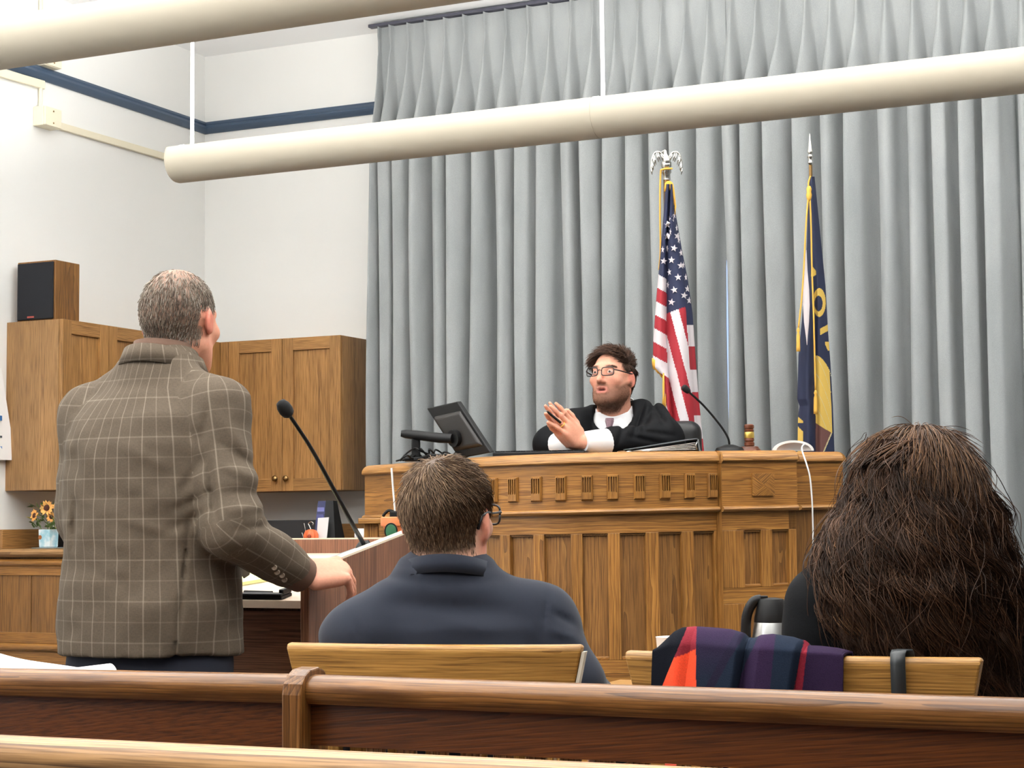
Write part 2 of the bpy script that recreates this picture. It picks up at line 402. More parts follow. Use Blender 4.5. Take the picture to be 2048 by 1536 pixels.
# ================================================================== UPPER CABINETS
def cabinet(org, ux, uy, width, depth, z0, z1, doors, label, knobs):
    """org: corner at the wall line, ux along the front, uy out of the wall"""
    org, ux, uy = np.array(org, float), np.array(ux, float), np.array(uy, float)
    R = np.stack([ux, uy, np.array([0, 0, 1.0])], 1)
    t = thing('wall_cabinet', label, 'cabinet', org+ux*width/2+uy*depth/2+np.array([0, 0, z0]), 'oak wall cabinets')
    def bx(lo, hi): return G().box(lo, hi, R, org)
    T = 0.019
    mk('side_panel', bx((0, 0, z0), (T, depth, z1)), M['cab_side'], t, grain=(0, 0, 1), bevel=0.0015)
    mk('side_panel', bx((width-T, 0, z0), (width, depth, z1)), M['cab_side'], t, grain=(0, 0, 1), bevel=0.0015)
    g = bx((T, 0, z0), (width-T, depth-0.004, z0+T)); g.box((T, 0, z1-T), (width-T, depth-0.004, z1), R, org); g.box((T, 0, z0), (width-T, 0.008, z1), R, org)
    mk('carcass', g, M['cab_side'], t, grain=ux)
    x = 0.0
    for i, dw in enumerate(doors):
        a, b_ = x+0.0015, x+dw-0.0015; d0, d1 = depth+0.001, depth+0.021; S = 0.062
        g = bx((a, d0, z0), (a+S, d1, z1)); g.box((b_-S, d0, z0), (b_, d1, z1), R, org)
        d = mk('door', g, M['cab'], t, grain=(0, 0, 1), bevel=0.002)
        mk('rail', bx((a+S, d0, z1-S), (b_-S, d1-0.001, z1)), M['cab'], d, grain=ux, bevel=0.0015)
        mk('rail', bx((a+S, d0, z0), (b_-S, d1-0.001, z0+S)), M['cab'], d, grain=ux, bevel=0.0015)
        mk('panel', bx((a+S-0.004, d0, z0+S-0.004), (b_-S+0.004, d0+0.008, z1-S+0.004)), M['cab'], d, grain=(0, 0, 1))
        if knobs[i]:
            kx = a+0.03 if knobs[i] == 'l' else b_-0.03
            g = G().lathe([(0.004, 0), (0.005, 0.008), (0.013, 0.014), (0.016, 0.020), (0.013, 0.026), (0.004, 0.029)], n=14,
                          R=np.stack([ux, np.array([0, 0, 1.0]), uy], 1), c=org+R@np.array([kx, d1, z0+0.062]))
            mk('knob', g, M['brass'], d, smooth=True)
        x += dw
    if width-x > 0.02: mk('filler_strip', bx((x+0.002, depth, z0), (width, depth+T, z1)), M['cab'], t, grain=(0, 0, 1), bevel=0.001)
    return t
ZC0, ZC1 = 1.305, 2.062
YC0 = 6.361
cabinet((XW, YC0, 0), (0, 1, 0), (1, 0, 0), 0.66, 0.292, ZC0, ZC1, [0.330, 0.330], 'oak wall cabinet on the left wall carrying the loudspeaker, end panel towards us', ['r', 'l'])
cabinet((XW, YC0+0.662, 0), (0, 1, 0), (1, 0, 0), 0.592, 0.292, ZC0, ZC1, [0.50], 'oak wall cabinet in the corner, half hidden behind the standing man', ['l'])
cabinet((-4.435, YB, 0), (-1, 0, 0), (0, -1, 0), 0.70, 0.298, ZC0, ZC1, [0.335, 0.318], 'oak wall cabinet on the back wall with two round bronze knobs, beside the curtain', ['r', 'l'])
# loudspeaker
t = thing('loudspeaker', 'oak-veneered bookshelf loudspeaker with black grille on top of the left wall cabinet', 'speaker', (-5.31, 6.47, ZC1))
mk('cabinet_box', G().box((-5.418, 6.392, ZC1), (-5.203, 6.56, 2.335)), M['oak_panel'], t, grain=(0, 0, 1), bevel=0.003)
mk('grille', G().box((-5.410, 6.380, ZC1+0.008), (-5.211, 6.392, 2.327)), M['grille'], t, bevel=0.004)
mk('badge', G().box((-5.350, 6.378, ZC1+0.016), (-5.312, 6.3805, ZC1+0.024)), plain('copper_badge', (150, 60, 50), 0.4), t)

# raceways and junction boxes on the left wall
def race(name, pts, w, d, label, cat='raceway'):
    g = G()
    for (y0, z0), (y1, z1) in zip(pts[:-1], pts[1:]):
        v = np.array([y1-y0, z1-z0]); v /= np.linalg.norm(v); n = np.array([-v[1], v[0]])*w/2
        q = [(y0+n[0], z0+n[1]), (y0-n[0], z0-n[1]), (y1-n[0], z1-n[1]), (y1+n[0], z1+n[1])]
        g.hexa([(XW, *p) for p in q]+[(XW+d, *p) for p in q])
    return tag(mk(name, g, M['cream'], bevel=0.003), label, cat)
def yz(x, y): p = at_X(x, y, XW); return (p[1], p[2])
race('cable_raceway', [yz(100, 248), yz(395, 334)], 0.034, 0.02, 'long cream cable raceway running along the left wall to the corner below the blue rail')
race('cable_raceway', [yz(-60, 130), yz(84, 171)], 0.04, 0.02, 'short cream cable raceway under the blue rail, mitred end, left edge')
a = yz(77, 177); b2 = yz(77, 214)
tag(mk('conduit', G().tube([(XW+0.012, a[0], a[1]), (XW+0.012, a[0], b2[1])], 0.009, 8), M['cream'], smooth=True, auto=40), 'thin conduit dropping from the short raceway into the lower junction box', 'conduit')
def jbox(x0, y0, x1, y1, d, label):
    p, q = at_X(x0, y0, XW), at_X(x1, y1, XW)
    y_a, y_b = p[1], q[1]; z_b, z_a = p[2], q[2]
    t = thing('junction_box', label, 'junction box', (XW, (y_a+y_b)/2, z_a), 'cream wall boxes')
    mk('box_body', G().box((XW, y_a, z_a), (XW+d*0.85, y_b, z_b)), M['cream'], t, bevel=0.004)
    mk('cover', G().box((XW+d*0.85, y_a+0.002, z_a+0.002), (XW+d, y_b-0.002, z_b-0.002)), M['cream'], t, bevel=0.003)
    for zz in (z_a+0.018, z_b-0.018):
        mk('screw', G().lathe([(0.004, 0), (0.004, 0.002), (0.002, 0.003)], c=(XW+d, (y_a+y_b)/2, zz), R=roty(math.pi/2), n=8), M['brass'], t)
    return t
jbox(66, 213, 100, 262, 0.07, 'cream junction box on the left wall where the long raceway starts')
jbox(72, 112, 104, 142, 0.06, 'cream junction box above the blue rail just under the nearer light trough')
a = yz(78, -20); b2 = yz(78, 115)
tag(mk('conduit', G().tube([(XW+0.012, a[0], a[1]), (XW+0.012, a[0], b2[1])], 0.009, 8), M['cream'], smooth=True, auto=40), 'thin conduit from the ceiling into the junction box above the blue rail', 'conduit')

# ================================================================== LIGHT TROUGHS
def trough(x0, x1, Y, zc, r, rods, label, seam=None):
    t = thing('light_trough', label, 'pendant light', ((x0+x1)/2, Y, zc-r), 'suspended light troughs')
    a = np.linspace(math.radians(146), math.radians(394), 30)          # open along the top
    o = np.stack([r*np.cos(a), r*np.sin(a)], 1); i = np.stack([(r-0.006)*np.cos(a[::-1]), (r-0.006)*np.sin(a[::-1])], 1)
    pr = np.vstack([o, i])
    xs = [x0, x1] if seam is None else [x0, seam-0.002, seam-0.002, seam+0.002, seam+0.002, x1]
    rr = [1, 1] if seam is None else [1, 1, 0.985, 0.985, 1, 1]
    mk('shell', G().loft([[(x, Y+p[0]*k, zc+p[1]*k) for p in pr] for x, k in zip(xs, rr)]), M['tube'], t, smooth=True, auto=40)
    for x, s in ((x0, -1), (x1, 1)):
        mk('end_cap', G().loft([[(x, Y+p[0], zc+p[1]) for p in o], [(x+s*0.008, Y+p[0]*0.97, zc+p[1]*0.97) for p in o]]), M['tube'], t, smooth=True, auto=40)
    mk('lamp_strip', G().tube([(x0+0.1, Y, zc-0.012), (x1-0.1, Y, zc-0.012)], 0.013, 10), plain('lamp_tube', (255, 250, 240), 0.4, emit=1.5), t, smooth=True, auto=40)
    for x in rods:
        mk('rod', G().tube([(x, Y, zc+r*0.55), (x, Y, H)], 0.0075, 8), M['white'], t, smooth=True, auto=40)
        mk('bracket', G().box((x-0.012, Y-r*0.84, zc+r*0.5), (x+0.012, Y+r*0.84, zc+r*0.58)), M['white'], t)
        mk('ceiling_rose', G().lathe([(0.045, 0), (0.045, 0.012), (0.02, 0.02)][::-1] and [(0.02, -0.022), (0.045, -0.014), (0.045, 0)], c=(x, Y, H)), M['white'], t, smooth=True, auto=40)
    return t
xa = at_Y(356, 310, 5.92)[0]; xr1 = at_Y(384, 280, 5.92)[0]; xr2 = at_Y(1206, 190, 5.92)[0]; xsm = at_Y(1198, 230, 5.92)[0]
trough(xa, 1.9, 5.92, 2.6, 0.086, [xr1, xr2, xr2+2.2], 'cream half-round light trough with a free left end, hung in front of the curtain', xsm)
trough(-5.1, 1.3, 4.17, 2.6, 0.086, [-0.9], 'cream light trough nearer to us, crossing the top left corner')

# ================================================================== COUNTER (runs along the left wall and the back wall)
t = thing('clerk_counter', 'L-shaped oak clerk counter below the wall cabinets, panelled end towards us', 'counter', (-4.9, 6.9, 0))
YF, CZ, XE = 6.262, 1.047, -4.15
g = G()
nose = [(YF-0.02, CZ-0.032), (YF-0.032, CZ-0.022), (YF-0.034, CZ-0.012), (YF-0.026, CZ-0.002), (YF-0.012, CZ), (YF+0.62, CZ), (YF+0.62, CZ-0.036), (YF, CZ-0.036)]
mk('worktop', G().loft([[(x, y, z) for y, z in nose] for x in (XW+0.004, XE)]), M['cab_side'], t, grain=(1, 0, 0), smooth=True, auto=35)
mk('worktop', G().box((XW+0.004, YF+0.62, CZ-0.036), (XW+0.62, YB-0.004, CZ)), M['cab_side'], t, grain=(0, 1, 0), bevel=0.004)
mk('worktop', G().box((XW+0.62, YB-0.60, CZ-0.036), (-4.40, YB-0.004, CZ)), M['cab_side'], t, grain=(1, 0, 0), bevel=0.004)
mk('backsplash', G().box((XW+0.002, YF+0.06, CZ), (XW+0.022, YB-0.022, CZ+0.086)), M['cab'], t, grain=(0, 1, 0), bevel=0.002)
mk('backsplash', G().box((XW+0.022, YB-0.022, CZ), (-4.40, YB-0.002, CZ+0.095)), M['cab'], t, grain=(1, 0, 0), bevel=0.002)
def mould(z0, z1, d): 
    zs = np.linspace(z0, z1, 7); return [(YF+0.012, z0)]+[(YF-d*math.sin(math.pi*(i+0.5)/7)**0.6, z) for i, z in enumerate(zs)]+[(YF+0.012, z1)]
def zpx(y): return float(at_Y(60, y, YF)[2])
for (ya, yb, d, gm) in ((1118, 1132, 0.020, 'oak'), (1287, 1302, 0.022, 'oak')):
    mk('moulding', G().loft([[(x, y, z) for y, z in mould(zpx(yb), zpx(ya), d)] for x in (XW+0.004, XE)]), M[gm], t, grain=(1, 0, 0), smooth=True, auto=40)
mk('top_rail', G().box((XW+0.004, YF, zpx(1151)), (XE, YF+0.03, zpx(1132))), M['oak'], t, grain=(1, 0, 0), bevel=0.002)
mk('middle_rail', G().box((XW+0.004, YF, zpx(1287)), (XE, YF+0.03, zpx(1265))), M['oak'], t, grain=(1, 0, 0), bevel=0.002)
mk('lower_rail', G().box((XW+0.004, YF+0.004, zpx(1327)), (XE, YF+0.03, zpx(1302))), M['oak'], t, grain=(1, 0, 0), bevel=0.002)
xb = [XW+0.004]+[float(at_Y(x, 1200, YF)[0]) for x in (60, 120, 182, 244, 306, 368)]+[XE]
for x0, x1 in zip(xb[:-1], xb[1:]):
    mk('panel_board', G().box((x0+0.0015, YF+0.008, zpx(1266)), (x1-0.0015, YF+0.03, zpx(1150))), M['oak_panel'], t, grain=(0, 0, 1), bevel=0.002)
    mk('lower_board', G().box((x0+0.0015, YF+0.010, 0.0), (x1-0.0015, YF+0.03, zpx(1327))), M['oak_panel'], t, grain=(0, 0, 1), bevel=0.002)
mk('base_body', G().box((XW+0.004, YF+0.03, 0), (XE, YF+0.60, CZ-0.036)), M['cab_side'], t, grain=(0, 0, 1))
mk('base_body', G().box((XW+0.004, YF+0.60, 0), (XW+0.60, YB-0.004, CZ-0.036)), M['cab_side'], t, grain=(0, 0, 1))
mk('base_body', G().box((XW+0.60, YB-0.58, 0), (-4.41, YB-0.004, CZ-0.036)), M['cab_side'], t, grain=(0, 0, 1))
# ================================================================== JUDGE'S BENCH
BL = [(735, 7.2), (800, 6.99), (860, 6.79), (907, 6.63), (950, 6.53), (992, 6.455), (1060, 6.375), (1125, 6.33), (1190, 6.305), (1255, 6.30), (1320, 6.32), (1380, 6.36), (1433, 6.41)]
class Path:
    """front line of the bench in plan; piece() builds a solid that follows it"""
    def __init__(s, pts):
        s.P = np.array(pts)[:, :2]
        if len(s.P) > 4: s.P = spline(s.P, 160)
        else: s.P = np.array([s.P[0]+(s.P[1]-s.P[0])*t for t in np.linspace(0, 1, 30)])
        s.S = np.concatenate([[0], np.cumsum(np.linalg.norm(np.diff(s.P, axis=0), axis=1))])
        T = np.gradient(s.P, axis=0); T /= np.linalg.norm(T, axis=1)[:, None]
        s.N = np.stack([T[:, 1], -T[:, 0]], 1)                       # outwards
        s.X = np.array([1024+F_PX*((np.array([p[0], p[1], 1.15])-EYE)@RIGHT)/((np.array([p[0], p[1], 1.15])-EYE)@FWD) for p in s.P])
    def s_of(s, x): return float(np.interp(x, s.X, s.S))
    def at(s, q, o): 
        p = np.array([np.interp(q, s.S, s.P[:, k]) for k in (0, 1)]); n = np.array([np.interp(q, s.S, s.N[:, k]) for k in (0, 1)]); n /= np.linalg.norm(n)
        return p+n*o
    def sweep(s, name, q0, q1, prof, mat, parent, grain='s', n=None, **k):
        """prof: closed list of (outward offset, z)"""
        n = n or max(2, int((q1-q0)/0.035)+1)
        qs = np.linspace(q0, q1, n); rings = []; gc = []
        r0 = random.uniform(-3, 3); r1 = random.uniform(-.04, .04); r2 = random.choice([-1, 1])*random.uniform(.03, .1); zm = np.mean([z for o, z in prof])
        for q in qs:
            ring = []
            for o, z in prof:
                p = s.at(q, o); ring.append((p[0], p[1], z+tilt(p)))
                gc.append((q-q0+r0, z-zm+r1, o+r2) if grain == 's' else (z+r0, q-(q0+q1)/2+r1, o+r2))
            rings.append(ring)
        return mk(name, G().loft(rings), mat, parent, gc=np.array(gc), **k)
    def piece(s, name, q0, q1, o0, o1, z0, z1, mat, parent, grain='s', **k):
        return s.sweep(name, q0, q1, [(o0, z0), (o1, z0), (o1, z1), (o0, z1)], mat, parent, grain, **k)
L0 = float((np.array([-2.46, 5.84, 1.15])-EYE)@RIGHT)
def tilt(p):                                                          # the old bench has settled a little to one side
    return 0.011*(float((np.array([p[0], p[1], 1.15])-EYE)@RIGHT)-L0)
ZB_T, ZB_C, ZB_M, ZB_P0, ZB_P1 = 1.384, 1.345, 1.176, 1.100, 0.660
yh = lambda x: 1040.4-0.0106*(x-1040)
arc = Path([at_depth(x, yh(x), Z) for x, Z in BL])
pA, pB = at_depth(1442, yh(1442), 6.395), at_depth(1592, yh(1592), 6.50)
pier = Path([pA, pB])
nrm = pier.N[0]; tng = np.array([-nrm[1], nrm[0]])
pC = np.append(pier.P[-1]-nrm*0.17, 1.15)                              # the return goes back
def ray_hit(x, origin, d):
    r = ray(x, yh(x)); A = np.array([[r[0], -d[0]], [r[1], -d[1]]]); t = np.linalg.solve(A, np.array(origin[:2])); return np.append(np.array(origin[:2])+d*t[1], 1.15)
pD = ray_hit(1682, pC, tng)
pE = pD.copy(); pE[:2] = pD[:2]-nrm*0.75+tng*0.12
ret, wing, side = Path([np.append(pier.P[-1], 1.15), pC]), Path([pC, pD]), Path([pD, pE])
bench = thing('judge_bench', 'tall oak judge bench with a curved panelled front and a row of fluted blocks', 'judge bench', (-2.6, 6.3, 0))
def crown_prof(z0=ZB_C, z1=ZB_T, d=0.022):
    q = [(d, z0), (d+0.004, z0+0.004)]
    for a in np.linspace(0, math.pi/2, 6): q.append((d-0.034+0.038*math.cos(a), z0+0.006+(z1-z0-0.006)*math.sin(a)))
    return q+[(-0.10, z1), (-0.10, z0)]
def trim_prof(zc=ZB_M, r=0.010, d=0.012):
    return [(-0.01, zc-r)]+[(d+r*1.5*math.cos(a), zc+r*math.sin(a)) for a in np.linspace(-math.pi/2, math.pi/2, 7)]+[(-0.01, zc+r)]
def face(path, q0, q1, panels, parent, zp0=ZB_P1, zp1=ZB_P0, frieze=True, lower=None, trim_over=0.0, crown=True):
    """one front of the bench: crown, frieze board, trim, rails, stiles and recessed panels (panels = list of (qa, qb))"""
    if crown: path.sweep('crown_rail', q0, q1, crown_prof(), M['oak_crown'], parent, smooth=True, auto=35)
    path.piece('frieze_board', q0, q1, -0.03, 0.012, ZB_M+0.008, ZB_C, M['oak'], parent)
    path.sweep('trim_rail', q0, q1+trim_over, trim_prof(), M['oak_crown'], parent, smooth=True, auto=40)
    path.piece('top_rail', q0, q1, -0.03, 0.0, zp1, ZB_M-0.008, M['oak'], parent)
    rails = [(zp0-0.10, zp0)] if lower is None else [(lower[1], zp0)]
    for z0, z1 in rails: path.piece('bottom_rail', q0, q1, -0.03, 0.0, z0, z1, M['oak'], parent)
    zend = zp0 if lower is None else lower[0]
    ed = [q0]+[v for p in panels for v in p]+[q1]
    for a, b_ in zip(ed[0::2], ed[1::2]):
        if b_-a > 0.004: path.piece('stile', a, b_, -0.03, 0.0005, zp0, zp1, M['oak'], parent, 'z', bevel=0.002, n=max(2, int((b_-a)/0.03)+1))
    for a, b_ in panels:
        p = path.piece('panel', a-0.003, b_+0.003, -0.03, -0.016, zp0-0.003, zp1+0.003, M['oak_panel'], parent, 'z')
        mk('panel_moulding', G().hexa([(*path.at(q, o), z+tilt(path.at(q, o))) for z in (zp0, zp0+0.012) for q, o in ((a, -0.016), (b_, -0.016), (b_, -0.004), (a, -0.004))]), M['oak'], p, grain=(*tng, 0), bevel=0.003)
        mk('panel_moulding', G().hexa([(*path.at(q, o), z+tilt(path.at(q, o))) for z in (zp1-0.008, zp1) for q, o in ((a, -0.016), (b_, -0.016), (b_, -0.006), (a, -0.006))]), M['oak_panel'], p, grain=(*tng, 0), bevel=0.002)
    if lower is None: path.piece('base_board', q0, q1, -0.03, -0.002, 0.0, zp0-0.10, M['oak'], parent)
px_p = [(745, 790), (812, 862), (884, 926), (948, 998.6), (1019.7, 1065.5), (1088.3, 1141), (1164, 1215), (1239.5, 1290.5), (1317, 1363), (1387, 1428)]
face(arc, 0.0, arc.S[-1], [(arc.s_of(a), arc.s_of(b_)) for a, b_ in px_p], bench)
face(pier, 0.0, pier.S[-1], [(pier.s_of(a), pier.s_of(b_)) for a, b_ in ((1488, 1521), (1544, 1577))], bench, zp0=0.895, lower=(0.895, 0.84))
for a, b_ in ((1488, 1521), (1544, 1577)):
    pier.piece('panel', pier.s_of(a)-.003, pier.s_of(b_)+.003, -0.03, -0.016, 0.30, 0.835, M['oak_panel'], bench, 'z')
e = [0.0]+[pier.s_of(v) for v in (1488, 1521, 1544, 1577)]+[pier.S[-1]]
for a, b_ in zip(e[0::2], e[1::2]): pier.piece('stile', a, b_, -0.03, 0.0005, 0.30, 0.84, M['oak'], bench, 'z', bevel=0.002)
pier.piece('base_board', 0, pier.S[-1], -0.03, 0.001, 0.0, 0.30, M['oak'], bench)
for pth in (ret, wing, side):
    L = pth.S[-1]
    pth.sweep('crown_rail', 0 if pth is not ret else 0.01, L, crown_prof(), M['oak_crown'], bench, smooth=True, auto=35)
    pth.piece('frieze_board', 0, L, -0.03, 0.012 if pth is not ret else 0.0, ZB_M+0.008, ZB_C, M['oak'], bench)
    pth.sweep('trim_rail', 0, L, trim_prof(), M['oak_crown'], bench, smooth=True, auto=40)
    pth.piece('lower_panel', 0, L, -0.03, 0.0, 0.0, ZB_M-0.008, M['oak_panel'], bench, 'z')
# corner post that closes the joint between curved front and pier
jx = arc.at(arc.S[-1], 0.012); jy = pier.at(0, 0.012)
mk('corner_post', G().hexa([(*p, z) for z in (0.0, ZB_C) for p in (arc.at(arc.S[-1], 0.006), pier.at(0.0, 0.006), pier.at(0, -0.04), arc.at(arc.S[-1], -0.04))]), M['oak'], bench, grain=(0, 0, 1))
mk('corner_post', G().hexa([(*p, z) for z in (ZB_C, ZB_T) for p in (arc.at(arc.S[-1], 0.016), pier.at(0.0, 0.016), pier.at(0, -0.04), arc.at(arc.S[-1], -0.04))]), M['oak_crown'], bench, grain=(0, 0, 1))
# fluted blocks on the frieze
def fluted(path, xc, w=0.040, z0=1.216, z1=1.304):
    q = path.s_of(xc); g = G()
    o0, o1, od = 0.011, 0.026, 0.017
    us = [-w/2, -w/2+0.004]; ds = [o0+0.006, o1]
    for k in range(4):
        c = -w/2+w*(k+1)/5
        us += [c-0.0028, c-0.0022, c+0.0022, c+0.0028]; ds += [o1, od, od, o1]
    us += [w/2-0.004, w/2]; ds += [o1, o0+0.006]
    zt = z0+(z1-z0)*0.30
    def ring(z, dd, f=0.0):
        R_ = [(*path.at(q+u, d), z+tilt(path.at(q, 0))) for u, d in zip(us, dd)]
        return R_+[(*path.at(q+w/2, o0-0.004), z+tilt(path.at(q, 0))), (*path.at(q-w/2, o0-0.004), z+tilt(path.at(q, 0)))]
    full = [min(o1, max(d, o1 if 0 < i < len(us)-1 else d)) for i, d in enumerate(ds)]
    low = [o0+0.006]*len(us)
    g.loft([ring(z0, low), ring(z0+0.004, full), ring(zt, full), ring(zt+0.004, ds), ring(z1-0.010, ds), ring(z1-0.007, full), ring(z1-0.003, full), ring(z1, low)])
    mk('fluted_block', g, M['oak'], bench, grain=(0, 0, 1))
for xc in (868, 900, 930, 961, 992, 1032, 1077, 1125, 1176, 1226, 1278, 1328, 1376, 1421): fluted(arc, xc)
def square_block(path, q, w, z0, z1, o0=0.011):
    c = (z0+z1)/2; T_ = tilt(path.at(q, 0))
    def pt(u, z, o): p = path.at(q+u, o); return (p[0], p[1], z+T_)
    ou = [(-w/2, z0), (w/2, z0), (w/2, z1), (-w/2, z1)]
    b_ = None
    for k in range(4):                                              # four mitred veneer quarters
        (u0, a0), (u1, a1) = ou[k], ou[(k+1) % 4]
        g = G().add([pt(u0, a0, o0-0.004), pt(u1, a1, o0-0.004), pt(0, c, o0-0.004), pt(u0, a0, o0+0.010), pt(u1, a1, o0+0.010), pt(0, c, o0+0.013)],
                    [(0, 2, 1), (3, 4, 5), (0, 1, 4, 3), (1, 2, 5, 4), (2, 0, 3, 5)])
        gx = (0.8*tng[0], 0.8*tng[1], 0.6) if k in (0, 2) else (0.8*tng[0], 0.8*tng[1], -0.6)
        if b_ is None: b_ = mk('square_block', g, M['oak'], bench, grain=gx)
        else: mk('veneer_quarter', g, M['oak'], b_, grain=gx)
square_block(pier, pier.s_of(1523), 0.088, 1.221, 1.301)
square_block(ret, ret.S[-1]*0.5, 0.08, 1.221, 1.301, 0.0)
# desk top, back wall of the bench, and the platform behind it
outline = [arc.at(q, -0.02) for q in np.linspace(0, arc.S[-1], 24)]+[pier.at(0, -0.02), pier.at(pier.S[-1], -0.02)]+[wing.at(0.03, -0.02), wing.at(wing.S[-1], -0.02), side.at(side.S[-1], -0.02)]
bk = [np.array([-2.02, 6.60]), np.array([-2.28, 6.34]), np.array([-2.62, 6.25]), np.array([-2.95, 6.29]), np.array([-3.42, 6.55])]
poly = outline+bk
mk('desk_top', G().prism([(*p, ZB_T-0.03+tilt(p)) for p in poly], (0, 0, 0.029)), M['oak'], bench, grain=(1, 0, 0))
bz = lambda p: ZB_T+tilt(p)
plat = struct('floor_platform', G().box((-3.25, 6.32, 0.0), (-1.72, 7.54, 0.45)), M['floor'])

# ================================================================== THINGS ON THE BENCH
def on_bench(x, Z, y=900):
    p = at_depth(x, y, Z); p[2] = bz(p)+0.0002; return p
BASIS = np.stack([RIGHT*[1, 1, 0]/np.linalg.norm(RIGHT[:2]), FWD*[1, 1, 0]/np.linalg.norm(FWD[:2]), [0, 0, 1]], 1)   # axes square to the bench front
# gavel standing on its head on a sounding block
p = on_bench(1499, 6.62)
t = tag(mk('sounding_block', G().lathe([(0.040, 0), (0.043, 0.004), (0.040, 0.010), (0.036, 0.012), (0.034, 0.018), (0.030, 0.020)], c=p, n=28), M['walnut'], grain=(1, 0, 0), smooth=True, auto=40), 'round wooden sounding block under the gavel on the bench', 'sounding block')
t = thing('gavel', 'small wooden gavel head with a gold band standing on its sounding block', 'gavel', p+[0, 0, 0.02])
pr = [(0.014, 0.0), (0.0185, 0.003), (0.0185, 0.014), (0.015, 0.017), (0.015, 0.019), (0.0185, 0.022), (0.0175, 0.028), (0.0175, 0.056), (0.0185, 0.060), (0.015, 0.063), (0.015, 0.065), (0.0185, 0.068), (0.0185, 0.078), (0.014, 0.082)]
mk('head', G().lathe(pr, c=p+[0, 0, 0.02], n=24), M['walnut'], t, grain=(0, 0, 1), smooth=True, auto=40)
mk('band', G().lathe([(0.0178, 0.031), (0.0182, 0.032), (0.0182, 0.052), (0.0178, 0.053)], c=p+[0, 0, 0.02], n=24), plain('gold_band', (226, 196, 104), 0.3, metal=0.9), t, smooth=True, auto=40)
mk('handle', G().tube([p+[0, 0, 0.06]+BASIS@np.array([0.0, 0.016, 0]), p+[0, 0, 0.06]+BASIS@np.array([0.01, 0.12, 0]), p+[0, 0, 0.06]+BASIS@np.array([0.02, 0.20, 0])], [0.006, 0.009, 0.007], 10), M['walnut'], t, grain=(0, 1, 0), smooth=True, auto=50)
# gooseneck microphone of the judge
def gooseneck(base, pts, label, r=0.0035, head=0.011, hl=0.035, parent_base=True, name='gooseneck_microphone'):
    t = thing(name, label, 'microphone', base)
    if parent_base:
        mk('base', G().lathe([(0.052, 0), (0.055, 0.004), (0.048, 0.016), (0.020, 0.026), (0.012, 0.028)], c=base, n=26), M['black'], t, smooth=True, auto=40)
    pts = spline(pts, 26)
    mk('neck', G().tube(pts, r, 8), M['black'], t, smooth=True, auto=50)
    mk('collar', G().tube([pts[0], pts[0]+(pts[1]-pts[0])*0.7], r*2.4, 10), M['black'], t, smooth=True, auto=40)
    d = pts[-1]-pts[-4]; d /= np.linalg.norm(d); e0 = pts[-1]-d*0.004
    mk('windscreen', G().tube([e0, e0+d*hl*0.15, e0+d*hl*0.45, e0+d*hl*0.8, e0+d*hl*0.97, e0+d*hl], np.array([0.55, 0.85, 1.0, 1.0, 0.7, 0.2])*head, 12), M['blacksoft'], t, smooth=True)
    return t
p = on_bench(1459, 6.60)
gooseneck(p, [p+[0, 0, 0.02], at_depth(1456, 876, 6.6), at_depth(1440, 850, 6.6), at_depth(1408, 812, 6.59), at_depth(1377, 783, 6.57)], 'black gooseneck microphone on a round base, on the bench beside the gavel', r=0.0042, head=0.0125, hl=0.034)
# white dish standing on edge, with a white cord down the front
p = on_bench(1586, 6.62)
t = thing('desk_device', 'white half-round plastic device standing on the bench beside the gavel', 'device', p)
WP = plain('white_plastic', (226, 220, 216), 0.45)
arcp = lambda r, k: [BASIS@np.array([r*math.cos(a), 0, k*r*math.sin(a)]) for a in np.linspace(0, math.pi, 30)]
o_, i_ = arcp(0.074, 0.52), arcp(0.064, 0.47)
g = G(); n_ = 30
d0, d1 = BASIS@np.array([0, -0.018, 0]), BASIS@np.array([0, 0.022, 0])
g.loft([[p+v+d0 for v in (o_[k], i_[k])]+[p+v+d1 for v in (i_[k], o_[k])] for k in range(n_)])
mk('rim', g, WP, t, smooth=True, auto=40)
mk('front_dish', G().loft([[p+v*f+BASIS@np.array([0, y, 0]) for v in i_] for f, y in ((1.0, -0.012), (0.6, 0.006), (0.05, 0.012))], cap=False, closed=False), WP, t, smooth=True)
mk('rear_shell', G().loft([[p+v*f+BASIS@np.array([0, y, 0]) for v in i_] for f, y in ((1.0, 0.022), (0.05, 0.024))], cap=False, closed=False), WP, t, smooth=True)
cp = [at_depth(1609, 888, 6.605), at_depth(1604.5, 893, 6.59), at_depth(1604.5, 902, 6.52), at_depth(1613, 928, 6.45), at_depth(1620, 955, 6.44), at_depth(1624, 1000, 6.44), at_depth(1625.5, 1040, 6.45), at_depth(1626, 1080, 6.46), at_depth(1625, 1120, 6.47), at_depth(1624, 1200, 6.48), at_depth(1625, 1400, 6.48)]
cp.append(np.array([cp[-1][0], cp[-1][1], 0.02]))
tag(mk('cord', G().tube(spline(cp, 60), 0.0028, 6), M['white'], smooth=True), 'white cord hanging from the white device down the front of the bench', 'cord')
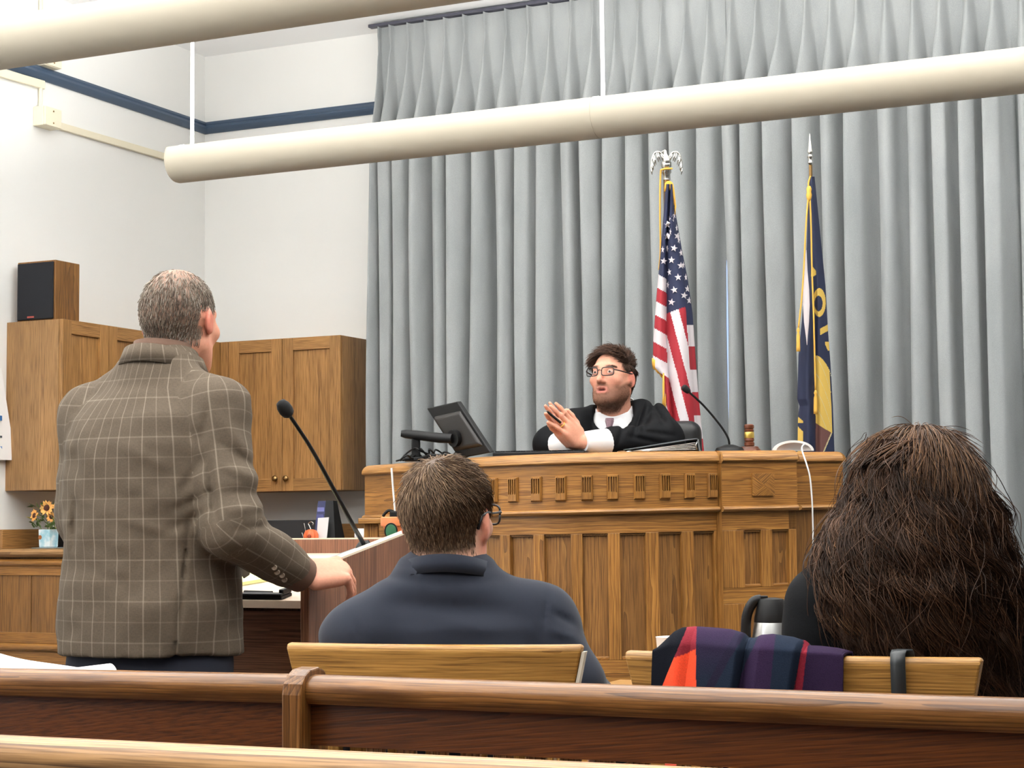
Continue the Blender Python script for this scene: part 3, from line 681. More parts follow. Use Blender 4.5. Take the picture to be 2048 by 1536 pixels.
# ring binder seen from its edge
p = on_bench(1333, 6.60)
t = thing('ring_binder', 'black ring binder with papers lying on the bench in front of the judge', 'binder', p)
q = lambda x, y, Z: at_depth(x, y, Z)
zb = p[2]
def slab(name, pts, h, mat, par):
    mk(name, G().prism(pts, h), mat, par, bevel=0.0015)
a0, a1, a2, a3 = on_bench(1398, 6.53), on_bench(1374, 6.74), on_bench(1246, 6.62), on_bench(1262, 6.45)
slab('cover', [a3, a0, a1, a2], (0, 0, 0.004), M['black'], t)
slab('spine', [a0+[0, 0, 0.004], a1+[0, 0, 0.004], a1+[-0.006, 0, 0.052], a0+[-0.006, 0, 0.046]], (0.006, 0.002, 0), plain('binder_spine', (92, 98, 102), 0.4), t)
slab('lid', [a3+[0, 0, 0.012], a0+[-.004, 0, 0.048], a1+[-.004, 0, 0.054], a2+[0, 0, 0.016]], (0, 0, 0.003), plain('binder_lid', (66, 72, 76), 0.45), t)
for k in range(5):
    u = k/5
    b0 = a3*(1-0)+[0.005, 0.002, 0.005+0.001*k]
    mk('paper_sheet', G().prism([a3+(a0-a3)*0.02+[0, 0, 0.006], a0*0.95+a3*0.05+[0, 0, 0.010+0.006*k], a1*0.95+a2*0.05+[0, 0, 0.010+0.006*k], a2+(a1-a2)*0.02+[0, 0, 0.006]], (0, 0, 0.0012)), M['paper'], t)
mk('ring', G().tube([a0*0.97+a3*0.03+[0, 0, 0.008], a0*0.955+a3*0.045+[0, 0, 0.026], a0*0.975+a3*0.025+[0, 0, 0.038]], 0.002, 6), M['steel'], t, smooth=True)
# keyboard, seen as a thin black edge
p = on_bench(1060, 6.56)
t = thing('keyboard', 'thin black computer keyboard on the bench between monitor and folded hands', 'keyboard', p)
k0, k1 = on_bench(985, 6.55), on_bench(1170, 6.50)
dk = (k1-k0); dk[2] = 0; Lk = np.linalg.norm(dk); dk /= Lk; nk = np.array([-dk[1], dk[0], 0])
RK = np.stack([dk, nk, [0, 0, 1]], 1)
mk('case', G().box((0, 0, 0), (Lk, 0.15, 0.016), RK, k0+[0, 0, 0.0]), M['black'], t, bevel=0.003)
for r_ in range(3):
    for c_ in range(17):
        mk('key', G().box((0.008+c_*(Lk-0.016)/17, 0.012+r_*0.045, 0.016), (0.008+(c_+0.88)*(Lk-0.016)/17, 0.045+r_*0.045, 0.021), RK, k0), M['black'], t)
# loose paper bits under the hands
for x, Z, l in ((1252, 6.47, 'crumpled white note on the bench edge in front of the binder'), (1285, 6.46, 'small curled white slip on the bench edge beside the binder')):
    p = on_bench(x, Z); g = G(); rows = []
    for i in range(6):
        rows.append([p+BASIS@np.array([-0.03+i*0.012, -0.01+j*0.014, 0.004+0.006*math.sin(i*1.3+j)*(i/5)+0.003*math.cos(j*2.0)]) for j in range(5)])
    g.loft(rows, cap=False, closed=False)
    tag(mk('paper_note', g, M['paper'], smooth=True), l, 'paper', 'loose notes on the bench')
# monitor on a swivel arm, back towards us
t = thing('monitor', 'black flat monitor seen from behind, tilted on a desk arm on the bench', 'monitor', on_bench(900, 6.85))
Zm = 6.85
tl, tr, br = at_depth(853, 817, Zm+0.04), at_depth(914, 803, Zm-0.09), at_depth(981, 905, Zm-0.20)
bl = tl+(br-tr); nn = np.cross(tr-tl, bl-tl); nn /= np.linalg.norm(nn)
if nn@FWD < 0: nn = -nn
mk('screen_housing', G().hexa([bl, br, br+nn*0.022, bl+nn*0.022, tl, tr, tr+nn*0.022, tl+nn*0.022]), M['black'], t, bevel=0.004)
ce = (tl+tr+bl+br)/4
g = G(); u_, v_ = (tr-tl)/2, (tl-bl)/2
g.hexa([ce-u_*0.8-v_*0.62, ce+u_*0.8-v_*0.62, ce+u_*0.9-v_*0.75+nn*0.012, ce-u_*0.9-v_*0.75+nn*0.012, ce-u_*0.8+v_*0.55, ce+u_*0.8+v_*0.55, ce+u_*0.9+v_*0.68+nn*0.012, ce-u_*0.9+v_*0.68+nn*0.012])
mk('rear_housing', G().add([tuple(np.array(v)-nn*0.012) for v in g.v], g.f), plain('monitor_rear', (34, 31, 29), 0.5), t, bevel=0.006)
am = at_depth(905, 877, Zm-0.1)
mk('mount_hub', G().tube([am, am+nn*0.05], 0.032, 16), M['black'], t, smooth=True, auto=40)
mk('arm', G().tube([at_depth(802, 867, Zm+0.02), at_depth(812, 868, Zm+0.02), at_depth(880, 876, Zm-0.08), am], [0.012, 0.017, 0.019, 0.018], 12), M['black'], t, smooth=True, auto=60)
pb = on_bench(832, Zm)
mk('post', G().box((-0.016, -0.016, 0), (0.016, 0.016, at_depth(832, 872, Zm)[2]-pb[2]), BASIS, pb), M['black'], t, bevel=0.004)
mk('clamp_base', G().box((-0.045, -0.04, 0), (0.045, 0.04, 0.014), BASIS, pb), M['black'], t, bevel=0.003)
# cable tangle beside the monitor base
g = G()
for k in range(6):
    pts = []
    for i in range(9):
        x = 800+i*16+random.uniform(-8, 8); pp = on_bench(x, 6.9-0.02*k+random.uniform(-0.06, 0.05)); pp[2] += 0.004+abs(random.gauss(0, 0.018)) if 0 < i < 8 else 0.004
        pts.append(pp)
    g.tube(spline(pts, 40), 0.0036, 6)
tag(mk('cable_tangle', g, M['black'], smooth=True), 'tangle of black cables on the bench around the monitor post', 'cables', kind='stuff')
pp = on_bench(872, 6.7)
tag(mk('adapter_box', G().box((-0.03, -0.03, 0), (0.03, 0.03, 0.02), BASIS, pp), M['black'], bevel=0.003), 'small black adapter box among the cables below the monitor', 'adapter')
# small ledge on the left flank of the bench with antenna, clip lead and flower pot
lp = at_depth(757, 1036, 6.95)
lg = tag(mk('side_shelf', G().box((-0.075, -0.05, -0.022), (0.085, 0.04, 0.0), BASIS, lp), M['oak_crown'], grain=tuple(BASIS[:, 0]), bevel=0.004), 'narrow oak ledge at the left flank of the bench, under the white rod', 'shelf')
mk('support_post', G().box((-0.055, -0.02, -lp[2]), (0.0, 0.03, -0.022), BASIS, lp), M['oak'], lg, grain=(0, 0, 1), bevel=0.003)
a = at_depth(790, 1022, 6.93); b2 = at_depth(783, 936, 6.95)
t = thing('antenna', 'thin white rod standing on a black clip, left of the seated man', 'antenna', (a[0], a[1], lp[2]))
mk('rod', G().tube([a, b2], 0.0042, 8), M['white'], t, smooth=True, auto=40)
mk('clip', G().box((-0.02, -0.015, 0), (0.022, 0.015, 0.026), BASIS, (a[0], a[1], lp[2])), M['black'], t, bevel=0.005)
mk('lead', G().tube(spline([(a[0], a[1], lp[2]+0.02), at_depth(778, 1021, 6.93), at_depth(770, 1027, 6.93), at_depth(766, 1033, 6.93)], 14), 0.006, 8), M['black'], t, smooth=True)
# ================================================================== LECTERN
LX, LY0, LY1, LW = -2.106, 3.46, 4.09, 0.60
t = thing('lectern', 'dark walnut laminate lectern with a slanted reading board, gripped by the standing man', 'lectern', (LX-LW/2, (LY0+LY1)/2, 0))
def side_panel(x0, x1):
    pf = [(LY0, 0.0), (LY1, 0.0), (LY1, 1.150), (LY0+0.05, 1.049), (LY0+0.012, 1.034), (LY0, 1.018)]
    mk('side_panel', G().prism([(x0, y, z) for y, z in pf], (x1-x0, 0, 0)), M['lectern'], t, grain=(0, 0, 1), bevel=0.002)
    d = np.array([0, LY1-LY0-0.05, 1.150-1.049]); d /= np.linalg.norm(d); nz = np.array([0, -d[2], d[1]])
    a = np.array([x0, LY0+0.055, 1.049]); b_ = np.array([x0, LY1, 1.1495])
    mk('edge_band', G().hexa([a+[0.0, 0, 0], a+[x1-x0, 0, 0], b_+[x1-x0, 0, 0], b_, a+nz*0.005, a+[x1-x0, 0, 0]+nz*0.005, b_+[x1-x0, 0, 0]+nz*0.005, b_+nz*0.005]), plain('pale_edge', (222, 206, 184), 0.35), t)
side_panel(LX-0.022, LX)
side_panel(LX-LW, LX-LW+0.022)
xi0, xi1 = LX-LW+0.022, LX-0.022
z0s, z1s = 0.958, 1.052
mk('reading_board', G().hexa([(xi0, LY0+.01, z0s), (xi1, LY0+.01, z0s), (xi1, LY1-0.03, z1s), (xi0, LY1-0.03, z1s), (xi0, LY0+.01, z0s+0.018), (xi1, LY0+.01, z0s+0.018), (xi1, LY1-0.03, z1s+0.018), (xi0, LY1-0.03, z1s+0.018)]), plain('board_laminate', (196, 176, 156), 0.4, noise=0.08, nscale=60), t, bevel=0.001)
mk('back_panel', G().box((xi0, LY1-0.03, 0.10), (xi1+0.022+0.0, LY1-0.008, 1.106)), M['lectern'], t, grain=(0, 0, 1), bevel=0.002)
mk('back_edge', G().box((xi0, LY1-0.03, 1.106), (xi1, LY1-0.008, 1.109)), plain('pale_edge2', (206, 188, 164), 0.35), t)
mk('front_apron', G().box((xi0, LY0+0.06, 0.80), (xi1, LY0+0.078, 0.95)), M['lectern'], t, grain=(1, 0, 0), bevel=0.002)
mk('inner_shelf', G().box((xi0, LY0+0.06, 0.42), (xi1, LY1-0.03, 0.438)), M['lectern'], t, grain=(1, 0, 0))
mk('plinth', G().box((xi0, LY0+0.03, 0.0), (xi1, LY1-0.03, 0.10)), M['black'], t)
q0 = at_X(652, 1240, LX); q1 = at_X(690, 1262, LX)
mk('pull_slot', G().box((LX-0.001, q0[1], q0[2]-0.006), (LX+0.0015, q1[1], q0[2])), M['blacksoft'], t)
mk('pull_lip', G().box((LX-0.001, q0[1], q1[2]), (LX+0.010, q1[1], q0[2]-0.006)), M['lectern'], t, grain=(0, 1, 0), bevel=0.003)
def on_board(x, y, dz=0.0):
    # point of the slanted reading board under a pixel
    sl = (z1s-z0s)/(LY1-0.03-LY0-0.01); r = ray(x, y)
    k = ((z0s+0.018)+sl*(EYE[1]-LY0-0.01)-EYE[2])/(r[2]-sl*r[1]); return EYE+r*k+np.array([0, 0, dz])
bdir = np.array([0, LY1-LY0-0.04, z1s-z0s]); bdir /= np.linalg.norm(bdir); bn = np.array([0, -bdir[2], bdir[1]])
def board_pt(x, y, h=0.0): return np.array([x, LY0+0.01, z0s+0.018])+bdir*y+bn*h
# microphone plate and gooseneck on the lectern
t2 = thing('gooseneck_microphone', 'tall black gooseneck microphone rising from the lectern', 'microphone', board_pt(LX-0.07, 0.42))
mb = at_X(729, 1099, LX-0.06)
yb_ = float((mb-board_pt(0, 0))[1]/bdir[1]); hp = float((mb-board_pt(mb[0], yb_))@bn)
mk('plate', G().prism([board_pt(LX-0.10, yb_-0.17, 0.0005), board_pt(LX-0.026, yb_-0.17, 0.0005), board_pt(LX-0.026, yb_+0.05, 0.0005), board_pt(LX-0.10, yb_+0.05, 0.0005)], bn*max(0.004, hp)), M['grey'], t2, bevel=0.003)
mk('socket', G().lathe([(0.021, 0.0), (0.022, 0.006), (0.017, 0.014), (0.010, 0.022)], c=mb, n=20), M['black'], t2, smooth=True, auto=40)
pts = spline([mb+[0, 0, 0.01], at_depth(703, 1045, 4.2), at_depth(660, 965, 4.13), at_depth(620, 893, 4.07), at_depth(575, 825, 4.02)], 30)
mk('neck', G().tube(pts, np.linspace(0.0058, 0.0042, 30), 8), M['black'], t2, smooth=True, auto=50)
d = pts[-1]-pts[-3]; d /= np.linalg.norm(d); e0 = pts[-1]-d*0.01
mk('windscreen', G().tube([e0, e0+d*0.006, e0+d*0.016, e0+d*0.03, e0+d*0.04, e0+d*0.044], np.array([0.5, 0.9, 1.05, 1.0, 0.72, 0.2])*0.0155, 14), M['blacksoft'], t2, smooth=True)
mk('indicator_light', G().ball(board_pt(LX-0.04, yb_-0.05, hp+0.001), 0.003, 6), plain('led', (210, 255, 190), 0.3, emit=1.0), t2)
# yellow legal pad, black tray and pen on the board
pad = thing('legal_pad', 'yellow legal pad lying on the slanted board of the lectern', 'notepad', board_pt(-2.40, 0.2))
a = on_board(538, 1163); xr = a[0]; yr = float((a-np.array([0, LY0+0.01, z0s+0.018]))@bdir)
mk('sheets', G().prism([board_pt(xr-0.24, 0.10, .001), board_pt(xr-0.10, 0.08, .001), board_pt(xr+0.0, yr, .001), board_pt(xr-0.05, 0.42, .001), board_pt(xr-0.24, 0.44, .001)], bn*0.008), plain('yellow_paper', (244, 240, 170), 0.8), pad)
mk('backing', G().prism([board_pt(xr-0.235, 0.105, 0.0), board_pt(xr-0.10, 0.088, 0.0), board_pt(xr-0.004, yr, 0.0), board_pt(xr-0.052, 0.415, 0.0), board_pt(xr-0.235, 0.43, 0.0)], bn*0.001), plain('card_backing', (150, 130, 90), 0.8), pad)
tr_ = thing('desk_tray', 'black ledge tray at the front edge of the lectern board', 'tray', board_pt(-2.3, 0.03))
mk('tray_floor', G().prism([board_pt(-2.62, 0.004, .0005), board_pt(-2.185, 0.004, .0005), board_pt(-2.185, 0.05, .0005), board_pt(-2.62, 0.05, .0005)], bn*0.008), M['black'], tr_, bevel=0.002)
mk('tray_lip', G().prism([board_pt(-2.62, 0.002, .0085), board_pt(-2.185, 0.002, .0085), board_pt(-2.185, 0.012, .0085), board_pt(-2.62, 0.012, .0085)], bn*0.006), M['black'], tr_, bevel=0.002)
mk('tray_end', G().prism([board_pt(-2.197, 0.012, .0085), board_pt(-2.185, 0.012, .0085), board_pt(-2.185, 0.05, .0085), board_pt(-2.197, 0.05, .0085)], bn*0.014), M['black'], tr_, bevel=0.003)
tag(mk('pen', G().tube([board_pt(-2.33, 0.075, 0.004), board_pt(-2.25, 0.068, 0.004)], [0.0035, 0.0035], 8), M['black'], smooth=True, auto=40), 'black pen lying on the lectern board between pad and tray', 'pen')

# ================================================================== THINGS ON THE CLERK COUNTER
def counter_pt(x, Y): p = at_Y(x, 1085, Y); p[2] = CZ; return p
p = counter_pt(97, 6.42)
tag(mk('serving_tray', G().prism([p+[-0.055, -0.05, 0.0005], p+[0.075, -0.05, 0.0005], p+[0.075, 0.06, 0.0005], p+[-0.055, 0.06, 0.0005]], (0, 0, 0.004)), M['grey'], bevel=0.002), 'thin grey tray under the flower vase on the clerk counter', 'tray')
p = p+[0, 0, 0.0048]
t = thing('flower_vase', 'pale blue square vase of small sunflowers on the clerk counter', 'vase', p)
mv, nt, b = newmat('painted_vase')
n_ = nt.nodes.new('ShaderNodeTexNoise'); n_.inputs['Scale'].default_value = 26; tc = nt.nodes.new('ShaderNodeTexCoord'); nt.links.new(tc.outputs['Object'], n_.inputs['Vector'])
r_ = nt.nodes.new('ShaderNodeValToRGB'); r_.color_ramp.elements[0].color = lin((150, 198, 214)); r_.color_ramp.elements[1].color = lin((226, 236, 240)); r_.color_ramp.elements[0].position = .4; r_.color_ramp.elements[1].position = .62
nt.links.new(n_.outputs['Fac'], r_.inputs[0]); nt.links.new(r_.outputs[0], b.inputs['Base Color']); b.inputs['Roughness'].default_value = .3
mk('vessel', G().loft([[p+np.array([sx*w, sy*w, z]) for sx, sy in ((-1, -1), (1, -1), (1, 1), (-1, 1))] for w, z in ((0.027, 0), (0.029, 0.004), (0.031, 0.078), (0.031, 0.080), (0.028, 0.080), (0.027, 0.05))]), mv, t, bevel=0.003)
mk('painted_flower', G().lathe([(0.009, 0), (0.010, 0.0006)], c=p+[-0.022, -0.0305, 0.045], R=rotx(math.pi/2), n=12), plain('painted_sunflower', (140, 84, 40), 0.5), t)
M['petal'] = plain('petal', (222, 160, 84), 0.7); M['seed'] = plain('seed_head', (70, 34, 18), 0.9); M['leaf'] = plain('leaf_green', (84, 110, 52), 0.7, noise=0.25, nscale=30); M['bud'] = plain('pale_bud', (206, 196, 120), 0.7)
def flower(c, r, d, par):
    d = np.array(d, float); d /= np.linalg.norm(d); u = np.cross(d, [0, 0, 1.0]); u /= np.linalg.norm(u); v = np.cross(d, u)
    R_ = np.stack([u, v, d], 1)
    f = mk('seed_head', G().lathe([(0.002, -0.002), (r*0.42, 0), (r*0.40, r*0.12), (r*0.1, r*0.2)], c=c, R=R_, n=12), M['seed'], par, smooth=True)
    g = G()
    for k in range(14):
        a = 2*math.pi*k/14+random.uniform(-.1, .1); ca, sa = math.cos(a), math.sin(a); L = r*random.uniform(0.9, 1.08); lift = random.uniform(0.0, 0.25)*r
        q = [(r*0.34, -0.1*r), (r*0.34, 0.1*r), (r*0.7, 0.2*r), (L, 0.0), (r*0.7, -0.2*r)]
        V = [c+R_@np.array([x*ca-y*sa, x*sa+y*ca, lift*(x/r)+(0.02*r if k % 2 else 0)]) for x, y in q]
        V2 = [w-d*0.0008 for w in V]
        g.add(V+V2, [(0, 1, 2, 3, 4), (9, 8, 7, 6, 5)]+[(i, i+5, (i+1) % 5+5, (i+1) % 5) for i in range(5)])
    mk('petals', g, M['petal'], f)
for x, y, r, dd in ((94, 1016, 0.036, (0.2, -1, 0.3)), (69, 1031, 0.029, (-0.3, -1, 0.2)), (103, 1034, 0.024, (0.3, -1, 0.0)), (113, 1013, 0.018, (0.6, -0.8, 0.6))):
    c = at_Y(x, y, 6.40-0.01*random.random()); flower(c, r, dd, t)
    mk('stem', G().tube(spline([p+[0, 0, 0.02], p+(c-p)*0.5+[0, 0, 0.01], c-np.array([0, -0.004, 0.004])], 8), 0.0022, 6), M['leaf'], t, smooth=True)
for k in range(70):
    x, y = random.uniform(66, 118), random.uniform(1008, 1058); c = at_Y(x, y, 6.42+random.uniform(-0.03, 0.05))
    L, wl = random.uniform(0.024, 0.042), random.uniform(0.008, 0.013); a = random.uniform(0, 6.28); el = random.uniform(-0.3, 1.2)
    d = np.array([math.cos(a)*math.cos(el), math.sin(a)*math.cos(el), math.sin(el)]); s_ = np.cross(d, [0.3, 0.5, 0.8]); s_ /= np.linalg.norm(s_); u = np.cross(d, s_)
    V = [c, c+d*L*0.4+s_*wl, c+d*L, c+d*L*0.4-s_*wl]; V2 = [np.array(w)-u*0.0008 for w in V]
    mk('leaf', G().add(V+V2, [(0, 1, 2, 3), (7, 6, 5, 4), (0, 4, 5, 1), (1, 5, 6, 2), (2, 6, 7, 3), (3, 7, 4, 0)]), M['leaf'] if k % 5 else M['bud'], t)
p = counter_pt(124, 6.55)
tag(mk('file_box', G().box(p+[-0.03, -0.05, 0.0], p+[0.06, 0.08, 0.095]), M['black'], bevel=0.003), 'small black box beside the flower vase, half behind the standing man', 'box')
# back counter items
p = at_Y(545, 1070, 7.62); q = at_Y(650, 1070, 7.62)
tag(mk('desk_sign', G().box((p[0]-0.15, 7.62, CZ), (q[0], 7.64, at_Y(600, 1040, 7.62)[2])), plain('matt_black_board', (40, 40, 42), 0.7), bevel=0.002), 'low black display panel on the back counter under the wall cabinet', 'panel')
a, b2 = at_Y(634, 1002, 7.56), at_Y(664, 1000, 7.56)
t = thing('brochure_stand', 'tall dark blue brochure stand on the back counter', 'stand', ((a[0]+b2[0])/2, 7.6, CZ))
zt = a[2]
mk('front_board', G().hexa([(a[0]-0.004, 7.53, CZ), (a[0]+0.046, 7.53, CZ), (a[0]+0.046, 7.545, CZ), (a[0]-0.004, 7.545, CZ), (a[0], 7.57, zt), (a[0]+0.043, 7.57, zt), (a[0]+0.043, 7.585, zt), (a[0], 7.585, zt)]), plain('brochure_blue', (62, 66, 104), 0.5), t)
mk('side_wedge', G().hexa([(a[0]+0.046, 7.535, CZ), (b2[0]+0.018, 7.56, CZ), (b2[0]+0.018, 7.66, CZ), (a[0]+0.046, 7.66, CZ), (a[0]+0.043, 7.57, zt+0.003), (b2[0]-0.008, 7.585, zt), (b2[0]-0.008, 7.62, zt), (a[0]+0.043, 7.62, zt)]), M['black'], t)
for zz, hh, cc in ((0.80, 0.10, (126, 130, 190)), (0.62, 0.13, (92, 96, 150))):
    z_ = CZ+(zt-CZ)*zz; y_ = 7.53+0.04*zz
    mk('print_band', G().box((a[0]+0.002, y_-0.002, z_-hh*(zt-CZ)/2), (a[0]+0.04, y_+0.004, z_+hh*(zt-CZ)/2)), plain('print_%d' % int(zz*100), cc, 0.5), t)
c0 = at_Y(634, 1036, 7.50); c1 = at_Y(655, 1034, 7.50)
tag(mk('white_card', G().hexa([(c0[0], 7.49, CZ), (c1[0]-0.003, 7.49, CZ), (c1[0]-0.003, 7.493, CZ), (c0[0], 7.493, CZ), (c0[0]-0.002, 7.512, c0[2]), (c1[0], 7.512, c0[2]+0.003), (c1[0], 7.515, c0[2]+0.003), (c0[0]-0.002, 7.515, c0[2])]), M['paper']), 'plain white card leaning against the brochure stand', 'card')
pc = at_Y(622, 1068, 7.47); pc[2] = CZ
t = thing('pumpkin_figure', 'small orange pumpkin ornament with a curled wire stem on the back counter', 'ornament', pc)
g = G()
a = np.linspace(0, 2*math.pi, 40, endpoint=False)
g.loft([[pc+np.array([r*(1+0.10*math.cos(8*u))*math.cos(u), 0.8*r*(1+0.10*math.cos(8*u))*math.sin(u), h]) for u in a] for r, h in ((0.012, 0.0), (0.030, 0.006), (0.037, 0.028), (0.036, 0.045), (0.027, 0.064), (0.010, 0.070))])
mk('pumpkin_body', g, plain('pumpkin_orange', (232, 112, 66), 0.5), t, smooth=True)
mk('face_hollow', G().ball(pc+[0.006, -0.028, 0.036], (0.011, 0.006, 0.011), 8), plain('pumpkin_dark', (150, 60, 34), 0.6), t, smooth=True)
mk('wire_stem', G().tube(spline([pc+[0, 0, 0.068], pc+[-0.008, 0, 0.085], pc+[-0.014, 0, 0.098], pc+[0.0, 0, 0.106], pc+[0.012, 0, 0.10], pc+[0.010, 0, 0.09]], 24), 0.0025, 6), M['silver'], t, smooth=True)
for k in range(2):
    pk = pc+np.array([-0.045-0.012*k, 0.02, 0])
    tag(mk('wire_hook', G().tube(spline([pk, pk+[0.002, 0, 0.06-0.03*k], pk+[-0.006, 0, 0.10-0.045*k]], 10), 0.0018, 6), M['silver'], smooth=True), ['taller thin wire hook beside the pumpkin ornament', 'shorter thin wire hook beside the pumpkin ornament'][k], 'hook')
pc = at_Y(712, 1078, 7.5); pc[2] = CZ
tag(mk('paper_roll', G().tube([pc+[0, 0, 0.036], pc+[0.06, 0.02, 0.036]], 0.036, 20), M['paper'], smooth=True, auto=40), 'white paper roll on the back counter beside the bench', 'paper roll')
# terracotta pot with a green oval, on a small stand behind the lectern
pc = at_depth(798, 1074, 5.9)
zt = pc[2]
ps = thing('plant_stand', 'slim wooden stand behind the lectern that carries the terracotta pot', 'stand', (pc[0], pc[1], 0))
mk('stand_top', G().box(pc+[-0.12, -0.10, -0.02], pc+[0.12, 0.10, 0]), M['lectern'], ps, grain=(1, 0, 0), bevel=0.003)
for sx in (-0.1, 0.1):
    for sy in (-0.08, 0.08): mk('leg', G().box((pc[0]+sx-0.012, pc[1]+sy-0.012, 0), (pc[0]+sx+0.012, pc[1]+sy+0.012, zt-0.02)), M['lectern'], ps, grain=(0, 0, 1))
t = thing('flower_pot', 'terracotta-coloured pot with a green oval sign, behind the lectern', 'pot', pc)
M['terra'] = plain('terracotta', (222, 134, 84), 0.6)
mk('pot_body', G().lathe([(0.038, 0), (0.052, 0.034), (0.053, 0.036), (0.058, 0.036), (0.060, 0.040), (0.060, 0.064), (0.056, 0.066), (0.05, 0.05)], c=pc, n=30), M['terra'], t, smooth=True, auto=40)
ov = at_depth(782, 1062, 5.82)
mk('oval_sign', G().lathe([(0.022, 0), (0.023, 0.002), (0.019, 0.003)], c=ov, R=BASIS@np.diag([0.8, 1, 1])@rotx(math.pi/2), n=24), plain('oval_green', (40, 96, 64), 0.5), t, smooth=True, auto=40)
mk('oval_rim', G().tube([ov+BASIS@np.array([0.0196*math.cos(q), -0.002, 0.0245*math.sin(q)]) for q in np.linspace(0, 2*math.pi, 28)], 0.0022, 6), M['black'], t, smooth=True)

# poster sheet on the left wall
tl, br_ = at_X(3, 745, XW+0.012), at_X(13.5, 920, XW+0.012)
t = tag(mk('wall_chart', G().prism([(XW+0.003, 5.6, tl[2]), (XW+0.010, tl[1], tl[2]+0.02), (XW+0.035, br_[1]+0.03, br_[2]), (XW+0.003, 5.6, br_[2]-0.02)], (0.0012, 0, 0)), M['paper']), 'white printed wall chart at the left edge beside the wall cabinet', 'chart')
for (ya, yb, cc) in ((832, 842, (44, 100, 160)), (872, 876, (60, 70, 80)), (893, 903, (120, 150, 200)), (905, 917, (150, 190, 220))):
    a = at_X(6, ya, XW+0.02); b2 = at_X(6, yb, XW+0.02)
    mk('printed_block', G().hexa([(XW+0.0058+0.0, 5.9, b2[2]), (XW+0.0315, a[1]-0.02, b2[2]), (XW+0.0315, a[1]-0.02, a[2]), (XW+0.0058, 5.9, a[2])]+[(XW+0.0064+0.0, 5.9, b2[2]), (XW+0.0325, a[1]-0.02, b2[2]), (XW+0.0325, a[1]-0.02, a[2]), (XW+0.0064, 5.9, a[2])]), plain('print_%d' % ya, cc, 0.6), t)

# ================================================================== CHAIRS
def arm_chair(xc, yf, zt, w, label, rz=0.0, endcap=False):
    """wooden court chair; back towards us at yf, seat beyond it"""
    root = thing('wooden_armchair', label, 'chair', (xc, yf+0.25, 0), 'wooden chairs behind the pew rail')
    R_ = rotz(rz); o = np.array([xc, yf, 0])
    n = 17; rings = []; gc = []
    h = 0.16; th = 0.026
    for i in range(n):
        u = -1+2*i/(n-1); y = -0.0+0.028*(1-u*u)*-1+0.028          # bowed back
        ins = 0.035
        def P(u_, y_, z_): return o+R_@np.array([u_, y_, z_])
        tx = u*w/2; bx_ = u*(w/2-ins)
        ring = [P(bx_, y, zt-h), P(tx, y-0.012, zt-0.008), P(tx*0.995, y-0.006, zt), P(tx*0.995, y+th-0.016, zt), P(tx, y+th-0.012, zt-0.008), P(bx_, y+th, zt-h)]
        rings.append(ring); gc += [(tx+5*xc, zz-zt, 0.05+yy) for zz, yy in ((zt-h, 0), (zt, 0), (zt, 0.01), (zt, 0.02), (zt, 0.03), (zt-h, 0.03))]
    mk('back_rest', G().loft(rings), M['chair'], root, gc=np.array(gc), bevel=0.006, seg=3)
    if endcap: mk('end_grain', G().hexa([P(w/2-ins+0.0, 0.028, zt-h), P(w/2-ins+0.006, 0.028, zt-h), P(w/2-ins+0.006, 0.028+th-0.004, zt-h), P(w/2-ins, 0.028+th-0.004, zt-h), P(w/2-0.001, 0.018, zt-0.012), P(w/2+0.0045, 0.018, zt-0.012), P(w/2+0.0045, 0.028+th-0.016, zt-0.012), P(w/2-0.001, 0.028+th-0.016, zt-0.012)]), plain('pale_end_grain', (200, 190, 172), 0.6), root)
    B = lambda lo, hi: G().box(lo, hi, R_, o)
    for s in (-1, 1):
        mk('back_post', G().hexa([o+R_@np.array(v) for v in ((s*w*0.36-0.02, 0.05, 0), (s*w*0.36+0.02, 0.05, 0), (s*w*0.36+0.02, 0.09, 0), (s*w*0.36-0.02, 0.09, 0), (s*w*0.36-0.02, 0.024, zt-0.10), (s*w*0.36+0.02, 0.024, zt-0.10), (s*w*0.36+0.02, 0.05, zt-0.10), (s*w*0.36-0.02, 0.05, zt-0.10))]), M['chair'], root, grain=(0, 0, 1), bevel=0.004)
        mk('leg', B((s*w*0.38-0.02, 0.46, 0), (s*w*0.38+0.02, 0.50, 0.62)), M['chair'], root, grain=(0, 0, 1), bevel=0.004)
        mk('arm_rest', B((s*w*0.40-0.03, 0.03, 0.62), (s*w*0.40+0.03, 0.52, 0.648)), M['chair'], root, grain=(0, 1, 0), bevel=0.008)
    for k in range(5):
        x = (-2+k)*w*0.13
        mk('slat', B((x-0.02, 0.045, 0.44), (x+0.02, 0.058, zt-h+0.01)), M['chair'], root, grain=(0, 0, 1), bevel=0.003)
    mk('seat', B((-w*0.42, 0.06, 0.415), (w*0.42, 0.52, 0.445)), M['chair'], root, grain=(1, 0, 0), bevel=0.010)
    mk('stretcher', B((-w*0.37, 0.47, 0.30), (w*0.37, 0.49, 0.33)), M['chair'], root, grain=(1, 0, 0), bevel=0.003)
    return root
CHZ = 0.94
a, b2 = at_z(564, 1287, CHZ), at_z(1160, 1291, CHZ)
CL = (a+b2)/2; WL = np.linalg.norm((b2-a)[:2]); RL = math.atan2(b2[1]-a[1], b2[0]-a[0])
arm_chair(CL[0], CL[1], CHZ, WL, 'wooden chair with a broad oak back rail under the man in the navy jacket', RL, True)
a, b2 = at_z(1240, 1303, CHZ), at_z(1960, 1318, CHZ)
CR = (a+b2)/2; WR = np.linalg.norm((b2-a)[:2]); RR = math.atan2(b2[1]-a[1], b2[0]-a[0])
arm_chair(CR[0], CR[1], CHZ, WR, 'wooden chair with a scarf and a black strap over its oak back rail', RR)
kk = at_Y(806, 1360, CL[1]-0.004)
